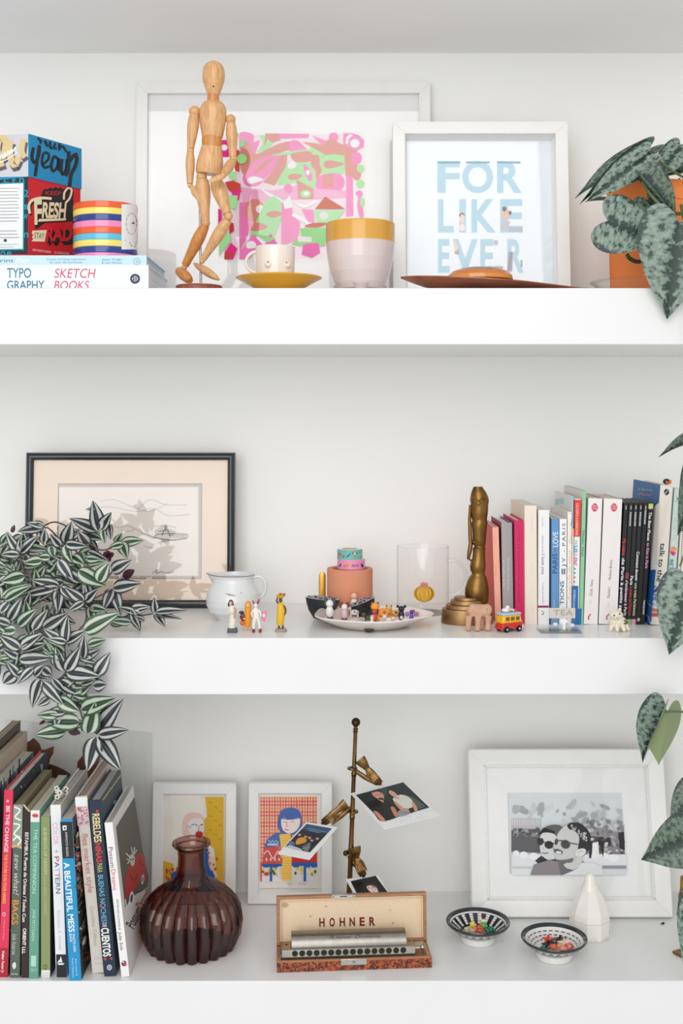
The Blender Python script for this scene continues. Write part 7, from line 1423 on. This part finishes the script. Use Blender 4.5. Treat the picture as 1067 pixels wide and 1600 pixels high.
# stems
def stem(pts, r=.0012, col=c(92,70,80)):
    b = MB('satin', col); P_ = spline([tuple(p) for p in pts], False, 5); b.tube(P_, r, n=7); return b.build('stem', root)
k7 = lambda x, y, d=None: W(x/3.638, y/3.638+780, (depth(y/3.638+780, x/3.638) if d is None else d)+.004)
for pts in ([(150,330,.11),(250,160),(370,250),(470,200),(560,185)],[(250,150,.10),(320,130),(420,180),(520,260),(590,290),(690,250)],[(200,350,.11),(370,260),(480,350),(570,470),(635,415)],
 [(112,300),(140,430),(180,500),(335,495),(480,578)],[(200,350,.11),(330,495),(460,585),(640,512)],[(335,500),(245,735),(188,745),(115,850),(108,910),(98,1000)],[(480,578),(485,700,.02),(375,812,-.01),(372,900,-.03),(375,975),(330,1040),(282,1128)],
 [(375,975),(430,1100),(455,1200),(490,1290),(555,1335)],[(470,905),(400,960),(545,1000)],[(240,1040),(200,970),(192,965)],[(600,640,.03),(660,690,.05),(745,650,.06),(800,660,.06),(870,650,.062)]):
    stem([k7(*p) for p in pts])
# ---- silver-leaved plant in the orange pot, trailing down the right side
yo = .17; so = S(yo); xo = W(1022,0,yo).x; r = .070
root = thing('potted_plant', 'heart-leaved plant with silver mottled leaves in an orange pot, trailing down the right side', 'plant', (xo, yo, SH1+.003))
zt = CZ+(YH-280)/S(yo-r)
b = MB('matte', c(244,138,74)); b.lathe((xo,yo,0), [(.001,SH1+.003),(r*.93,SH1+.003),(r*.96,SH1+.006),(r*1.0,zt-.03),(r*1.03,zt-.028),(r*1.04,zt),(r*.98,zt+.001),(r*.95,zt-.02),(.001,zt-.022)], n=64); b.build('flower_pot', root, angle=50)
b = MB('soil'); b.lathe((xo,yo,0), [(.0001,zt-.018),(r*.94,zt-.016),(r*.93,zt-.004),(r*.5,zt+.004),(.0001,zt+.006)], n=32); b.build('soil', root)
b = MB('soil'); rr = random.Random(4)
for k in range(60): a = rr.random()*6.28; b.ell((xo+math.cos(a)*r*.97, yo+math.sin(a)*r*.97, zt+rr.random()*.003), .0016+rr.random()*.0025, n=7)
o_ = b.build('moss', root); o_['kind'] = 'stuff'
def sl(b0, t0, y0, y1, wpx, mesh, n=(0,-1,.3), sc=5, ox=860, oy=200):
    p, q = W(b0[0]/sc+ox, b0[1]/sc+oy, y0), W(t0[0]/sc+ox, t0[1]/sc+oy, y1); return put_leaf(root, mesh, p, q, wpx/sc/S((y0+y1)/2), n)
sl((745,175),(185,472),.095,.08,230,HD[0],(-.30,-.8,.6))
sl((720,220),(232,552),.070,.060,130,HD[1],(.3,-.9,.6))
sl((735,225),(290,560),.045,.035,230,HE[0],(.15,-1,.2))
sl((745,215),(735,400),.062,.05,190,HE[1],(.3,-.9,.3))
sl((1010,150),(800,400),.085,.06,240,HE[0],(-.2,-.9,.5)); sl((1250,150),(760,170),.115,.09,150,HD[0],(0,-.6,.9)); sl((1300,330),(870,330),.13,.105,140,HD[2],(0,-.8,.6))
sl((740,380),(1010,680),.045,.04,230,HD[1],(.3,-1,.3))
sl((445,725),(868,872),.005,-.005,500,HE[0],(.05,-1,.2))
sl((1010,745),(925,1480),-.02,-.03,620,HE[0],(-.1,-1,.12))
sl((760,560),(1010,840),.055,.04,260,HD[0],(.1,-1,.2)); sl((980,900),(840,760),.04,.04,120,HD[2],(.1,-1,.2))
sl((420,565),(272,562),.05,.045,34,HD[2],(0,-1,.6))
def stem2(pts, r=.0022, col=c(86,104,64)):
    b = MB('satin', col); b.tube(spline([tuple(p) for p in pts], False, 5), r, n=8); return b.build('stem', root)
k5 = lambda x, y, d: W(x/5+860, y/5+200, d)
stem2([k5(1100,420,.10),k5(900,300,.06),k5(740,160,.05)]); stem2([k5(720,420,.04),k5(800,540,.03),k5(900,640,.03),k5(1010,670,.04),k5(1100,640,.08)], .0028); stem2([k5(1060,560,.05),k5(1060,640,.02),k5(1040,740,-.008)])
stem2([k5(600,990,.094),k5(620,1020,.090),k5(680,1045,.088),k5(750,1020,.090),k5(770,980,.094)], .0032, c(50,58,44)); stem2([k5(560,745,.012),k5(700,700,.02),k5(900,640,.03)])
# trailing leaves, with the runner just outside the frame
def tl(b0, t0, wpx, mesh, n, y0=-.05, y1=-.06): p, q = W(*b0, y0), W(*t0, y1); return put_leaf(root, mesh, p, q, wpx/S(y0), n)
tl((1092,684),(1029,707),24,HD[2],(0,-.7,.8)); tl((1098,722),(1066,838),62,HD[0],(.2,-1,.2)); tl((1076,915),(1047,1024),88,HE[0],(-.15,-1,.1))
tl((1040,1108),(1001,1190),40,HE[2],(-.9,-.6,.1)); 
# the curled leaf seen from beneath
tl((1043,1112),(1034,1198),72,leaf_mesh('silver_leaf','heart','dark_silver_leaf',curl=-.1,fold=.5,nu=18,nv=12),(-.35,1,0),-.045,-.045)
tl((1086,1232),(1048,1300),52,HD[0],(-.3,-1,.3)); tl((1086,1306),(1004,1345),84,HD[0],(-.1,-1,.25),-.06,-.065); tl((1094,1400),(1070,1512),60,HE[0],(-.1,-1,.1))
run = [W(1075,470,-.03),W(1092,600,-.045),W(1094,720,-.045),W(1078,850,-.045),W(1084,950,-.04),W(1090,1060,-.045),W(1080,1150,-.045),W(1090,1240,-.05),W(1092,1310,-.055),W(1096,1400,-.05)]
stem2([W(1064,320,.04),W(1078,400,0)]+run, .0024)
for a, b_ in ((1092,684),(1098,722)),((1078,850),(1062,885)),((1094,1118),(1034,1112)),((1084,1210),(1086,1232)),((1091,1300),(1086,1306)): stem2([W(*a,-.045),W((a[0]+b_[0])/2,(a[1]+b_[1])/2-3,-.05),W(*b_,-.05)], .0016)
